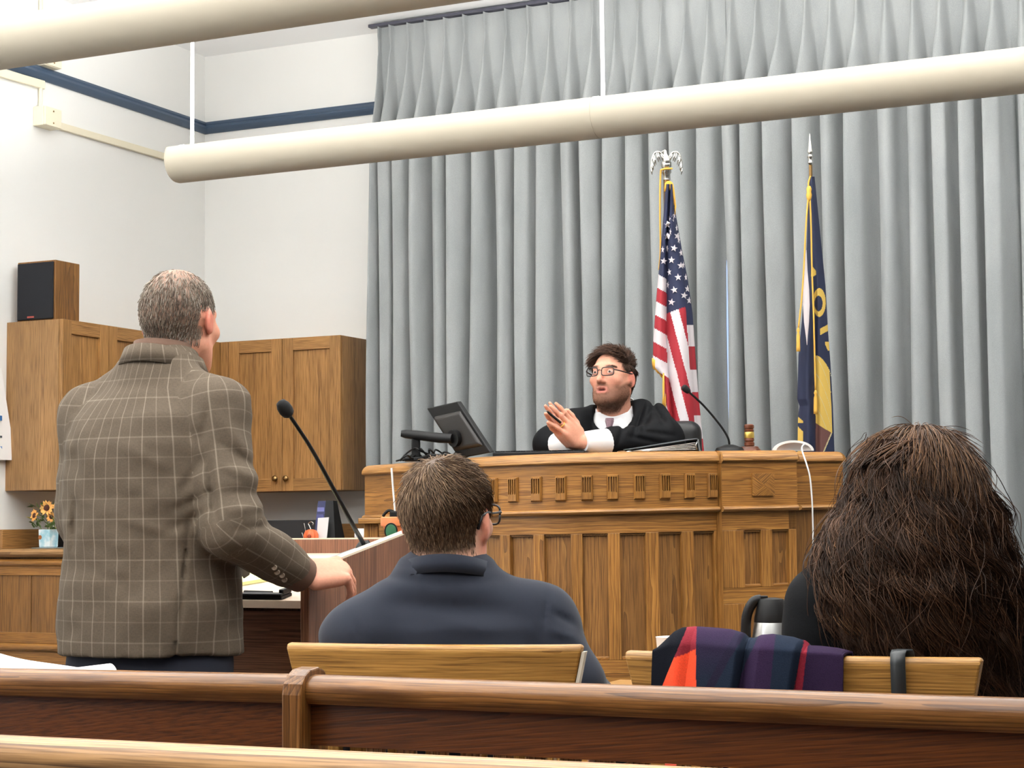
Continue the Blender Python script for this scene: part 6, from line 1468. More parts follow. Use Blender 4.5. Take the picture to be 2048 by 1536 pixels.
for s in (1, -1):
    d_ = lw[s]-cf[s]; d_ /= np.linalg.norm(d_)
    L_ = np.linalg.norm(lw[s]-cf[s])
    g = G().tube([pe.w(cf[s]-d_*0.03), pe.w(cf[s]+d_*0.015), pe.w(cf[s]+d_*L_*0.5), pe.w(cf[s]+d_*(L_-0.006))], [0.046, 0.050, 0.046, 0.038], 22)
    mk('shirt_cuff', g, M['shirt'], pe.t, smooth=True, auto=60)
# wedding ring and pen
rp_ = pe.w(lw[-1]+np.stack([np.cross(ld, ln_), ld, ln_], 1)@np.array([-0.0115, 0.112, 0.000]))
mk('finger_ring', G().tube([rp_+0.0102*(math.cos(q)*np.cross(hd, hn)+math.sin(q)*hn) for q in np.linspace(0, 2*math.pi, 21)], 0.0018, 6), M['gold'], pe.t, smooth=True)
Wb = pe.w(V); Pb_ = pxof(Wb)
def on_hand(x, y):
    nr = np.flatnonzero(np.hypot(Pb_[:, 0]-x, Pb_[:, 1]-y) < 5); return Wb[nr[np.argmin(Pb_[nr, 2])]]-FWD*0.003
h0, h1 = on_hand(1112, 833), on_hand(1124, 846); hv = (h1-h0)/np.linalg.norm(h1-h0); pa_, pb_ = h0-hv*0.032, h1+hv*0.004
t = thing('pen', 'black pen held between the fingers of the judge', 'pen', pa_)
mk('barrel', G().tube([pa_, pa_+(pb_-pa_)*0.15, pb_], [0.003, 0.0048, 0.0048], 10), M['black'], t, smooth=True, auto=40)
mk('tip', G().tube([pa_, pa_-(pb_-pa_)*0.12], [0.0028, 0.0008], 8), M['steel'], t, smooth=True)
# swivel chair of the judge
jc = thing('swivel_chair', 'black leather high-backed swivel chair behind the judge', 'chair', (JG.o[0], JG.o[1]-0.0, 0.45))
def jw(p): return JG.w(np.array(p, float))
K = SDF((-0.36, -0.42, 0.95), (0.36, -0.10, 1.62), 0.009)
K.add((lambda P: np.linalg.norm(np.maximum(np.abs((P-np.array([-0.035, -0.285-0.0, 1.25]))@rotx(math.radians(0)))-np.array([0.225, 0.025, 0.245]), 0), axis=-1)-0.045, np.array([-0.32, -0.37, 0.95]), np.array([0.25, -0.2, 1.56])), 0.02)
Vk, Qk = K.mesh(3); M['leather'] = plain('black_leather_seat', (22, 23, 25), 0.45, bump=0.1, nscale=220)
bk_ = fast('back_rest', JG.w(Vk), Qk, M['leather'], jc)
sm_ = [jw((-0.035+0.255*math.copysign(abs(math.cos(q))**0.35, math.cos(q)), -0.242, 1.25+0.275*math.copysign(abs(math.sin(q))**0.35, math.sin(q)))) for q in np.linspace(0, 2*math.pi, 61)]
mk('piping', G().tube(sm_, 0.004, 6), M['leather'], bk_, smooth=True)
mk('seat', G().loft([[jw((0.26*math.copysign(abs(math.cos(q))**0.5, math.cos(q))*f, 0.02+0.25*math.copysign(abs(math.sin(q))**0.5, math.sin(q))*f, z)) for q in np.linspace(0, 2*math.pi, 32, endpoint=False)] for z, f in ((0.79, .9), (0.81, 1), (0.86, 1), (0.875, .92))]), M['leather'], jc, smooth=True, auto=50)
mk('column', G().tube([jw((0, 0.02, 0.53)), jw((0, 0.02, 0.79))], 0.03, 14), M['black'], jc, smooth=True, auto=40)
mk('back_bar', G().tube([jw((-0.02, -0.10, 0.80)), jw((-0.02, -0.26, 0.85)), jw((-0.03, -0.30, 1.05))], 0.02, 8), M['black'], jc, smooth=True)
for k in range(5):
    a = 2*math.pi*k/5
    lg = mk('leg', G().tube([jw((0, 0.02, 0.54)), jw((0.24*math.cos(a), 0.02+0.24*math.sin(a), 0.51))], [0.025, 0.015], 8), M['black'], jc, smooth=True)
    mk('caster', G().ball(jw((0.24*math.cos(a), 0.02+0.24*math.sin(a), 0.478)), 0.027, 8), M['black'], lg, smooth=True)
# ------------------------------------------------------------------ the long-haired woman
pe = WM = Person('woman with very long wavy brown hair in a black top seated at the right', 0, 0, math.radians(25))
ct = at_depth(1830, 1200, 2.96); pe.o = np.array([ct[0], ct[1], 0.0]); pe.t.location = pe.o
HCw = pe.px(1830, 1000, 3.0); HRw = rotz(math.radians(8))
shW = {1: pe.px(2010, 1222, 2.96), -1: pe.px(1652, 1212, 2.96)}
elW = {1: pe.px(2075, 1440, 2.93), -1: pe.px(1620, 1420, 2.95)}
haW = {1: np.array([0.20, 0.36, 0.70]), -1: np.array([-0.20, 0.36, 0.70])}
S = SDF((-0.40, -0.22, 0.0), (0.40, 0.62, 1.34), 0.0065)
add_head(S, HCw, HRw, jaw=0.94)
S.add(cone(HCw+[0, -0.02, -0.05], (0, 0, 1.02), 0.050, 0.058), 0.03)
S.add(column([(0.47, 0, 0.03, .13, .10), (0.7, 0, 0.0, .12, .09), (0.92, 0, 0, .13, .08), (1.0, 0, 0, .09, .055)]), 0.03)
for s in (1, -1):
    S.add(cone((s*0.05, 0.0, 1.0), shW[s], 0.042, 0.036), 0.03); S.add(cone(shW[s], elW[s], 0.038, 0.030), 0.03); S.add(cone(elW[s], haW[s], 0.030, 0.023), 0.02)
    add_hand(S, haW[s], np.stack([np.array([-s*0.9, 0, 0.1]), np.array([0, 0.95, -0.2]), np.array([0.0, 0.2, 0.95])], 1), s, 0.45, size=0.9)
    S.add(cone((s*0.09, 0.02, 0.53), (s*0.11, 0.42, 0.52), 0.075, 0.054), 0.03); S.add(cone((s*0.11, 0.42, 0.51), (s*0.11, 0.40, 0.10), 0.05, 0.036), 0.03); S.add(cone((s*0.11, 0.39, 0.04), (s*0.12, 0.53, 0.03), 0.03, 0.026), 0.02)
V, Q = S.mesh(); H = (V-HCw)@HRw
tn = skin_tint(H, (222, 176, 154), (214, 140, 124), (52, 38, 32), lambda h: scalp_mask(h, 0.07)*(h[:, 2] > -0.12))
fast('body', pe.w(V), Q, M['skin'], pe.t, tint=tn)
J = SDF((-0.42, -0.22, 0.46), (0.42, 0.44, 1.12), 0.007)
J.add(column([(0.48, 0, 0.03, .17, .13), (0.7, 0, 0.0, .15, .115), (0.88, 0, 0, .17, .115), (0.97, 0, 0, .16, .095), (1.02, 0, 0, .085, .07)], 2.2), 0.03)
for s in (1, -1):
    J.add(cone((s*0.05, 0, 1.0), shW[s], 0.045, 0.060), 0.05); J.add(cone(shW[s], elW[s], 0.064, 0.054), 0.03); J.add(cone(elW[s], elW[s]+(haW[s]-elW[s])*0.92, 0.054, 0.038), 0.03)
J.noise(0.005, (8, 8, 12), 31); Vj, Qj = J.mesh()
fast('sweater', pe.w(Vj), Qj, plain('black_knit', (14, 15, 17), 0.9, spec=0.15, noise=0.2, nscale=300, bump=0.1), pe.t)
T_ = SDF((-0.3, -0.18, 0.05), (0.3, 0.62, 0.70), 0.010)
for s in (-1, 1): T_.add(cone((s*0.09, 0.0, 0.54), (s*0.11, 0.42, 0.53), 0.098, 0.07), 0.03); T_.add(cone((s*0.11, 0.42, 0.52), (s*0.11, 0.40, 0.09), 0.066, 0.05), 0.02)
Vt, Qt = T_.mesh(); fast('trousers', pe.w(Vt), Qt, plain('black_trousers', (20, 20, 22), 0.9), pe.t)
for s in (-1, 1):
    mk('shoe', G().loft([[pe.w(np.array([s*0.115+r*math.cos(q), 0.40+y, max(0.001, 0.026+hh*math.sin(q))])) for q in np.linspace(0, 2*math.pi, 14, endpoint=False)] for y, r, hh in ((-0.07, 0.018, 0.02), (-0.05, 0.032, 0.04), (0.0, 0.036, 0.042), (0.09, 0.040, 0.03), (0.16, 0.03, 0.022), (0.19, 0.012, 0.012)) ]), plain('black_shoe', (18, 18, 18), 0.3), pe.t, smooth=True)
# the hair: an inner mass and thousands of wavy strands falling over it (silhouette measured at the height of each row)
ENV = np.array([(852, 1787, 30), (862, 1800, 72), (877, 1828, 92), (907, 1828, 103), (937, 1832, 122), (979, 1836, 135), (1024, 1843, 156), (1062, 1832, 170), (1099, 1830, 184), (1150, 1838, 205), (1220, 1848, 208), (1290, 1856, 203), (1350, 1872, 190), (1400, 1890, 170), (1440, 1900, 150)], float)
DEP = np.array([(852, 2.98, 0.02), (880, 2.98, 0.075), (920, 2.985, 0.105), (980, 2.98, 0.125), (1040, 2.97, 0.135), (1100, 2.96, 0.150), (1180, 2.955, 0.165), (1300, 2.95, 0.162), (1440, 2.95, 0.150)], float)
def shell(y, phi, k=1.0):
    """world point of the hair shell at picture row y, angle phi from the middle of the back"""
    cx = np.interp(y, ENV[:, 0], ENV[:, 1]); hw = np.interp(y, ENV[:, 0], ENV[:, 2])*k; zc = np.interp(y, DEP[:, 0], DEP[:, 1]); dp = np.interp(y, DEP[:, 0], DEP[:, 2])*k
    Z = zc-dp*np.cos(phi); x = cx+hw*np.sin(phi)
    return EYE+(FWD+RIGHT*((x-1024)/F_PX)[..., None]-UP*((y-768)/F_PX)[..., None])*Z[..., None]
g = G(); rr = []
for y in np.linspace(878, 1370, 30):
    ph = np.linspace(-2.0, 2.0, 30)
    P1 = shell(np.full(30, y), ph, 0.88); P2 = shell(np.full(30, y), ph[::-1], 0.60)
    rr.append(np.vstack([P1, P2]))
g.loft(rr); mk('hair', g, plain('hair_mass', (30, 21, 17), 1.0, spec=0.0), pe.t, smooth=True)
Cp = SDF(HCw-0.16, HCw+0.16, 0.006); LH = lambda p: HCw+HRw@np.array(p, float)
Cp.add(ell(LH((0, -0.016, 0.026)), (0.086, 0.108, 0.098), HRw), 0.02); Cp.add(ell(LH((0, -0.03, -0.03)), (0.088, 0.09, 0.10), HRw), 0.03)
Cp.add(ell(LH((0, 0.12, -0.05)), (0.062, 0.06, 0.10), HRw), 0.02, sub=True)
Vp, Qp = Cp.mesh(); fast('hair', pe.w(Vp), Qp, plain('hair_cap', (58, 41, 32), 1.0, spec=0.0), pe.t)
short_hair(pe, Vp, Qp, HCw, HRw, 15000, 0.085, [(76, 53, 38), (96, 68, 48), (122, 89, 62), (60, 42, 31)], lambda h: (h[:, 2] > 0.0)*1.0, name='crown_hair', rad=0.0006, sweep=lambda h: np.stack([(h[:, 0]-0.02)*9, (h[:, 1]-0.02)*7, -0.2-4*np.hypot(h[:, 0]-0.02, h[:, 1])], 1), lift=0.10, seg=8)
rng = np.random.default_rng(17)
NL, NS, NP = 300, 36, 26
t_ = np.linspace(0, 1, NP)
PA, TI = [], []
pal = np.array([SK(c) for c in ((48, 32, 23), (64, 44, 32), (84, 59, 42), (112, 79, 54), (142, 104, 70), (54, 37, 27))])
for k in range(NL):
    phi0 = rng.uniform(-1.6, 1.6); y0 = 874+abs(rng.normal(0, 1))*34 if k % 3 else rng.uniform(876, 1000)
    y1 = rng.uniform(1240, 1330) if phi0 < 0 else rng.uniform(1290, 1415)
    if rng.random() < 0.2: y1 = rng.uniform(1080, 1250)
    y = y0+(y1-y0)*t_
    drift = rng.normal(0, 0.17); lam = rng.normal(165, 26); amp = rng.uniform(0.009, 0.020); ph = 1.3*phi0+rng.normal(0, 1.3); kk = rng.uniform(0.80, 0.95); layer = rng.uniform(0.0, 1.0)
    base_c = pal[rng.choice(len(pal), p=[.26, .25, .2, .13, .06, .10])]
    if y0 < 950: base_c = np.minimum(base_c, pal[2])
    r0 = rng.uniform(0.007, 0.019); th0 = rng.uniform(0, 6.28)
    grow = np.clip((y-890)/130, 0, 1)
    n = NS
    da = rng.uniform(0, 6.28, n); dr = np.sqrt(rng.random(n))*r0
    phs = ph+rng.normal(0, 0.14, n)[:, None]; am = amp*rng.uniform(0.7, 1.3, n)[:, None]
    yy = y[None]+rng.normal(0, 8, n)[:, None]*t_+rng.uniform(-30, 25, n)[:, None]*t_**3
    yy = np.clip(yy, 872, 1450)
    top = np.clip((yy-852)/80, 0, 1); phi = phi0*(0.15+0.85*top)+0.40*(1-top)+drift*np.sin(2.2*t_)+0.05*np.sin(th0+yy/70.0)*top
    P = shell(yy, phi, kk)
    th = 2*math.pi*(yy-y0)/lam
    spread = (0.35+0.65*grow)*(1+0.6*t_**2)
    lat = am*grow*np.sin(th+phs)+dr[:, None]*np.cos(da)[:, None]*spread; out = am*0.8*grow*np.cos(th+phs)+dr[:, None]*np.sin(da)[:, None]*spread+0.004*layer
    nv = -FWD*np.cos(phi)[..., None]+RIGHT*np.sin(phi)[..., None]; sv = RIGHT*np.cos(phi)[..., None]+FWD*np.sin(phi)[..., None]
    P = P+sv*lat[..., None]+nv*out[..., None]
    PA.append(P); TI.append(base_c[None]*rng.uniform(0.75, 1.3, (n, 1))*1.05)
n = 260                                                                # stray hairs
phi0 = rng.uniform(-1.9, 1.9, n)[:, None]; y0 = rng.uniform(856, 1150, n)[:, None]; y1 = y0+rng.uniform(60, 330, n)[:, None]; yy = np.clip(y0+(y1-y0)*t_, 866, 1440)
P = shell(yy, phi0+rng.normal(0, 0.25, n)[:, None]*t_, 1.0)
nv = -FWD*np.cos(phi0)[..., None]+RIGHT*np.sin(phi0)[..., None]; sv = RIGHT*np.cos(phi0)[..., None]+FWD*np.sin(phi0)[..., None]
P = P+nv*((rng.uniform(0.004, 0.032, n)[:, None]*np.sin(math.pi*t_*rng.uniform(0.5, 1.0, n)[:, None]))[..., None])+sv*((rng.normal(0, 0.016, n)[:, None]*np.sin(t_*rng.uniform(3, 9, n)[:, None]))[..., None])
PA.append(P); TI.append(pal[rng.choice(3, n)])
PA = np.vstack(PA); TI = np.vstack(TI)
strands('hair_strands', PA, rng.uniform(0.00045, 0.00085, len(PA)), M['hair'], pe.t, TI)

# ================================================================== COUNSEL TABLE, CARAFE, CUP
cb = at_depth(1536, 1390, 4.30)
TT = 0.745
ct_ = thing('counsel_table', 'oak counsel table in front of the woman, carrying the steel carafe', 'table', (cb[0], cb[1]-0.15, 0))
mk('table_top', G().box((cb[0]-0.42, cb[1]-0.42, TT-0.03), (cb[0]+0.75, cb[1]+0.10, TT)), M['chair'], ct_, grain=(1, 0, 0), bevel=0.005)
for sx in (-0.37, 0.7):
    for sy in (-0.37, 0.05): mk('leg', G().box((cb[0]+sx-0.03, cb[1]+sy-0.03, 0), (cb[0]+sx+0.03, cb[1]+sy+0.03, TT-0.03)), M['chair'], ct_, grain=(0, 0, 1), bevel=0.004)
c0 = np.array([cb[0], cb[1], TT+0.0005])
zt = at_depth(1536, 1196, 4.30)[2]-c0[2]
t = thing('thermal_carafe', 'steel thermal carafe with black lid and handle on the counsel table', 'carafe', c0)
mk('steel_body', G().lathe([(0.056, 0), (0.060, 0.004), (0.060, 0.02), (0.055, 0.07), (0.042, zt-0.060), (0.0405, zt-0.056)], c=c0+RIGHT*0.012, n=32), M['steel'], t, smooth=True, auto=40)
mk('lid', G().lathe([(0.0415, zt-0.058), (0.0415, zt-0.050), (0.033, zt-0.010), (0.030, zt-0.003), (0.012, zt)], c=c0+RIGHT*0.012, n=32), M['black'], t, smooth=True, auto=40)
hp_ = [c0+RIGHT*(-0.012)+np.array([0, 0, zt-0.004]), c0+RIGHT*(-0.030)+np.array([0, 0, zt-0.010]), c0+RIGHT*(-0.046)+np.array([0, 0, zt-0.040]), c0+RIGHT*(-0.050)+np.array([0, 0, zt-0.085]), c0+RIGHT*(-0.048)+np.array([0, 0, 0.06]), c0+RIGHT*(-0.036)+np.array([0, 0, 0.045])]
mk('handle', G().tube(spline(hp_, 24), 0.0095, 10, flat=1.3), M['black'], t, smooth=True)
mk('thumb_lever', G().box((-0.018, -0.008, zt-0.003), (0.004, 0.008, zt+0.005), BASIS, c0), M['black'], t, bevel=0.002)
cc = at_depth(1347, 1390, 4.22); cc[2] = TT+0.0005; hz = at_depth(1347, 1274, 4.22)[2]-cc[2]
t = thing('paper_cup', 'white paper cup on the counsel table behind the scarf', 'cup', cc)
mk('cup_body', G().lathe([(0.028, 0), (0.029, 0.002), (0.039, hz-0.002), (0.040, hz), (0.037, hz-0.003), (0.027, 0.01)], c=cc, n=28), M['paper'], t, smooth=True, auto=50)

# ================================================================== SCARF over the right chair
TOPY = np.array([(1308, 1300), (1316, 1290), (1330, 1276), (1345, 1262), (1362, 1254), (1385, 1252), (1430, 1254), (1462, 1257), (1486, 1264), (1494, 1274), (1508, 1275), (1524, 1268), (1545, 1266), (1585, 1272), (1605, 1279), (1614, 1290), (1636, 1291), (1668, 1295), (1686, 1300), (1693, 1308)], float)
P_, N_, B_r = SK((45, 31, 56)), SK((25, 33, 47)), SK((13, 15, 23))
RD, OR, DR = SK((122, 38, 48)), SK((230, 76, 46)), SK((112, 30, 42))
def scarf_col(x, y):
    f = np.clip((y-1255)/110, 0, 1)
    if x < 1377-(y-1252)*0.42: return B_r
    if x < 1394: return RD if y < 1320-(x-1340)*0.40 else OR
    e1 = 1492-(y-1262)*0.55-0.0
    if x < e1: return P_*(1-f)*1.0+N_*f if x < e1-18 else (P_*0.5+N_*0.5)*(1-0.3*f)  # strip beside the fold edge carries the crease's shade in its colour
    e2 = 1522-(y-1268)*0.48
    if x < e2: return N_*1.15
    if x < 1552-(y-1266)*0.1: return P_
    if x < 1607-(y-1279)*0.22: return N_*1.1
    if x < 1616-(y-1290)*0.12: return DR*1.15
    return P_*0.8
rows, tint = [], []
xs = np.linspace(1309, 1692, 300); YR = CR[1]
sgr = lambda x, y: np.array([x, y])
for x in xs:
    yt_ = float(np.interp(x, TOPY[:, 0], TOPY[:, 1])); row = []
    base = at_Y(x, 1308, YR); tb = at_Y(x, yt_, YR-0.005)
    u = float((base-CR)[:2]@np.array([math.cos(RR), math.sin(RR)])); yb_ = bow(u)
    lift = max(0.004, tb[2]-CHZ-0.004)
    def lobe(v):
        a = np.clip((v-1392)/96, 0, 1)*(v < 1490)+np.clip((1497-v)/7, 0, 1)*(v >= 1490)*(v < 1497)
        b_ = np.clip((v-1505)/30, 0, 1)*(v < 1600)*(v >= 1505)+np.clip((1607-v)/7, 0, 1)*(v >= 1600)*(v < 1607)
        return 0.020*a**0.7+0.017*b_**0.7+0.007*math.exp(-((v-1372)/16)**2)
    # cross-section over the rail: down the near face, over the top, down the far face
    for q in np.linspace(0, 1, 170):
        if q < 0.55:
            s = q/0.55; rel = lobe(x+52*(1-s)*0.62); z = CHZ-0.17+(0.17+lift*0.35)*s; yy = -0.020-rel-0.010*math.sin(math.pi*s)-0.35*lift*(s**2)*0.4
        elif q < 0.8:
            s = (q-0.55)/0.25; rel = lobe(x)*(1-s); z = CHZ+lift*0.35+lift*0.65*math.sin(math.pi*s)**0.8*1.0; yy = -0.020-rel-0.14*lift+(0.060+0.14*lift)*s
        else:
            s = (q-0.8)/0.2; z = CHZ+lift*0.35-(0.15)*s; yy = 0.040+0.006*math.sin(math.pi*s)
        p = chair_pt(u, yb_+yy, z); row.append(p)
    rows.append(row)
M['wool'] = vcol('knit_wool', 0.95, 0.1, noise=0.12, nscale=500, bump=0.25)
tint = [scarf_col(a, b_) for a, b_ in pxof(np.array(rows).reshape(-1, 3))[:, :2]]
g = G().loft(rows, cap=False, closed=False)
o = mk('scarf', g, M['wool'], tint=np.array(tint), smooth=True)
tag(o, 'striped wool scarf in purple, navy, red and orange draped over the right chair', 'scarf')
so = o.modifiers.new('thick', 'SOLIDIFY'); so.thickness = 0.005; so.offset = 0

# ================================================================== FLAGS
def cloth_grid(name, Z0, ylist, Lf, Rf, depth, colorf, mats, parent, dx=1.6):
    """cloth hanging in folds; one material per printed colour"""
    nx = int(max(Rf(y)-Lf(y) for y in ylist)/dx)+2; V, Fc, mi = [], [], []
    for y in ylist:
        a, b_ = Lf(y), Rf(y)
        for i in range(nx):
            x = a+(b_-a)*i/(nx-1); V.append(at_depth(x, y, Z0+depth(x, y, i/(nx-1))))
    for j in range(len(ylist)-1):
        for i in range(nx-1):
            Fc.append((j*nx+i, j*nx+i+1, (j+1)*nx+i+1, (j+1)*nx+i))
            a, b_ = Lf(ylist[j]), Rf(ylist[j]); mi.append(colorf(a+(b_-a)*(i+0.5)/(nx-1), (ylist[j]+ylist[j+1])/2))
    o = mk(name, (np.array(V), Fc), mats, parent, smooth=True)
    o.data.polygons.foreach_set('material_index', mi)
    sd = o.modifiers.new('thick', 'SOLIDIFY'); sd.thickness = 0.0025; sd.offset = 1
    return o
ip = lambda pts: (lambda y: float(np.interp(y, [p[1] for p in pts], [p[0] for p in pts])))
FR, FW, FN, FG = plain('flag_red', (168, 40, 52), 0.7), plain('flag_white', (232, 224, 228), 0.7), plain('flag_navy', (36, 43, 74), 0.7), plain('gold_fringe', (226, 170, 66), 0.8)
ZU = 7.60
Lu = ip([(1331, 366), (1327, 430), (1321, 505), (1313, 590), (1306.5, 680), (1305, 735), (1312, 742), (1325, 754), (1330, 790), (1330, 900)])
Vu = ip([(1341, 366), (1338, 430), (1334, 490), (1333, 560), (1333, 640), (1333, 690), (1336, 740), (1341, 800), (1350, 900)])
Ru = ip([(1346, 366), (1352, 430), (1364, 500), (1376, 560), (1385, 625), (1391, 710), (1397, 790), (1403, 850), (1408, 900)])
def us_depth(x, y, s):
    v = Vu(y); l, r = Lu(y), Ru(y)
    if x < v: t = (x-l)/max(v-l, 1); return -0.012-0.035*math.sin(math.pi*t)**0.8
    t = (x-v)/max(r-v, 1); return -0.006-0.060*math.sin(math.pi*min(1, t*1.15))**0.7+0.028*max(0, t-0.8)/0.2+0.008*math.sin(6*t+y*0.01)
def us_col(x, y):
    if x < Vu(y) and y < 770:
        yc = 549+0.55*(x-1317)
        if y < yc: return 2
        return 1 if int((y-yc)//28) % 2 == 0 else 0
    if y < 627-0.37*(x-1333): return 2
    rb = Ru(y)-13
    if x > rb:
        if y < 650: return 2
        return 0 if int(math.floor((y-693)/46.0)) % 2 == 0 else 1
    w_ = x-0.26*(y-660); return 0 if int(math.floor((w_-1331)/18.6)) % 2 == 0 else 1
t = thing('national_flag', 'red white and blue flag of stars and stripes on an eagle-topped pole behind the judge', 'flag', (at_depth(1334, 900, ZU)[0], at_depth(1334, 900, ZU)[1], 0.45))
fl = cloth_grid('flag_cloth', ZU, np.linspace(368, 930, 290), Lu, Ru, us_depth, us_col, [FR, FW, FN], t, 1.5)
zs_ = [(293, 705, 1), (247, 765, .9), (245, 870, .85), (340, 868, 1), (308, 978, 1), (215, 1095, 1), (285, 1085, .95), (370, 1135, 1), (345, 1240, 1), (310, 1355, 1), (400, 1405, 1), (285, 1465, 1), (430, 1345, .75), (445, 1450, .7), (388, 1020, .55), (265, 1195, .6), (420, 1240, .45), (337, 680, .35), (358, 795, .35), (375, 905, .4), (405, 1130, .4), (205, 990, .45), (252, 1310, .35), (275, 830, .3), (248, 985, .3)]
for zx, zy, kx in zs_:
    x, y = 1280+zx/4.52, 280+zy/4.52; x = min(x, Ru(y)-3); st = []
    rot = random.uniform(-0.25, 0.25)
    for k in range(10):
        r = 7.6 if k % 2 == 0 else 3.1; a = math.pi/2+rot+k*math.pi/5; X_, Y_ = x+kx*r*math.cos(a), y-r*math.sin(a); X_ = min(max(X_, Lu(Y_)+0.5), Ru(Y_)-0.5)
        st.append(at_depth(X_, Y_, ZU+us_depth(X_, Y_, 0)-0.0045))
    mk('star', (np.array(st+[p+FWD*0.003 for p in st]), [tuple(range(9, -1, -1)), tuple(range(10, 20))]+[(i, (i+1) % 10, (i+1) % 10+10, i+10) for i in range(10)]), FW, fl)
# fringe: gold threads along the free edges
def fringe(pts, Z, d, ln, n, name='fringe'):
    q = spline(pts, n); g = G()
    for i in range(n):
        a = at_depth(q[i][0], q[i][1], Z); b_ = at_depth(q[i][0]+d[0]*ln*random.uniform(.8, 1.1), q[i][1]+d[1]*ln*random.uniform(.9, 1.1), Z); g.tube([a, (a+b_)/2+RIGHT*random.gauss(0, 0.001), b_], 0.0022, 5)
    o = mk(name, g, FG, t, smooth=True); o['kind'] = 'stuff'; return o
fringe([(1305, 716), (1316, 727), (1328, 745), (1332, 770), (1331, 800)], ZU-0.03, (0.05, 1), 20, 44)
fringe([(1331, 366), (1337, 362), (1345, 366), (1349, 384), (1352, 412)], ZU-0.03, (-0.1, 1), 17, 26)
fringe([(1332, 790), (1331, 840), (1334, 890)], ZU-0.02, (-0.35, 1), 10, 26)
pt, pb_ = at_depth(1333, 346, ZU+0.005), at_depth(1336, 900, ZU+0.04)
pb0 = pb_+(pb_-pt)/abs(pb_[2]-pt[2])*(pb_[2]-0.48)
mk('pole', G().tube([pt, pb0], 0.013, 12), M['brass'], t, smooth=True, auto=40)
mk('base', G().lathe([(0.15, 0), (0.155, 0.012), (0.12, 0.03), (0.04, 0.05), (0.025, 0.09)], c=(pb0[0], pb0[1], 0.45), n=32), M['brass'], t, smooth=True, auto=40)
mk('ferrule', G().lathe([(0.016, -0.03), (0.016, -0.005), (0.021, 0.0), (0.021, 0.012), (0.015, 0.016), (0.022, 0.028), (0.022, 0.045), (0.010, 0.055), (0.008, 0.066)], c=pt, n=20), M['silver'], t, smooth=True, auto=50)
# eagle: body, head, two wings with separate feathers
ec = at_depth(1333, 322, ZU)
U3 = np.stack([RIGHT, -FWD, UP], 1)
eg = mk('eagle', G().loft([[ec+U3@np.array([x0+r*math.cos(a), 0.9*r*math.sin(a), z]) for a in np.linspace(0, 2*math.pi, 14, endpoint=False)] for x0, r, z in ((0, 0.004, -0.030), (0, 0.012, -0.022), (0.001, 0.0175, -0.006), (0.0, 0.0165, 0.010), (-0.003, 0.011, 0.024), (-0.005, 0.0085, 0.033), (-0.006, 0.009, 0.040), (-0.007, 0.006, 0.046), (-0.007, 0.001, 0.049))]), M['silver'], t, smooth=True)
mk('beak', G().tube([ec+U3@np.array([-0.010, 0.004, 0.041]), ec+U3@np.array([-0.019, 0.006, 0.039]), ec+U3@np.array([-0.021, 0.006, 0.034])], [0.004, 0.003, 0.0006], 8), M['silver'], eg, smooth=True)
for s in (-1, 1):
    sp_ = spline([(s*0.010, 0.0, 0.012), (s*0.024, 0, 0.034), (s*0.044, 0, 0.038), (s*0.058, 0, 0.020), (s*0.064, 0, -0.010), (s*0.066, 0, -0.036)], 16)
    mk('wing', G().tube([ec+U3@p for p in sp_], np.linspace(0.0055, 0.0028, 16), 8), M['silver'], eg, smooth=True)
    for k in range(9):
        a = sp_[2+int(k*1.5)]; L_ = 0.030+0.016*math.sin(k/8*math.pi); d = np.array([-s*(0.30-0.02*k), 0.1, -1.0]); d /= np.linalg.norm(d); d2 = np.array([s*0.9, 0, 0.1])
        mk('feather', G().tube([ec+U3@(a+[0, 0.001*k, 0]), ec+U3@(a+d*L_*0.5+[0, 0.001*k, 0]), ec+U3@(a+d*L_+[0, 0.001*k, 0])], [0.0028, 0.0040, 0.0010], 6), M['silver'], eg, smooth=True)
mk('cord', G().tube(spline([at_depth(1345, 337, ZU-.02), at_depth(1325, 339, ZU-.02), at_depth(1321, 350, ZU-.01), at_depth(1320, 420, ZU-.0), at_depth(1321, 500, ZU-.0), at_depth(1318, 540, ZU+.005)], 30), 0.0042, 6), M['gold'], t, smooth=True)
mk('tassel', G().tube([at_depth(1327, 746, ZU-0.05), at_depth(1327, 770, ZU-0.05), at_depth(1327, 792, ZU-0.05), at_depth(1327, 812, ZU-0.05)], [0.003, 0.005, 0.004, 0.007], 8), M['gold'], t, smooth=True)

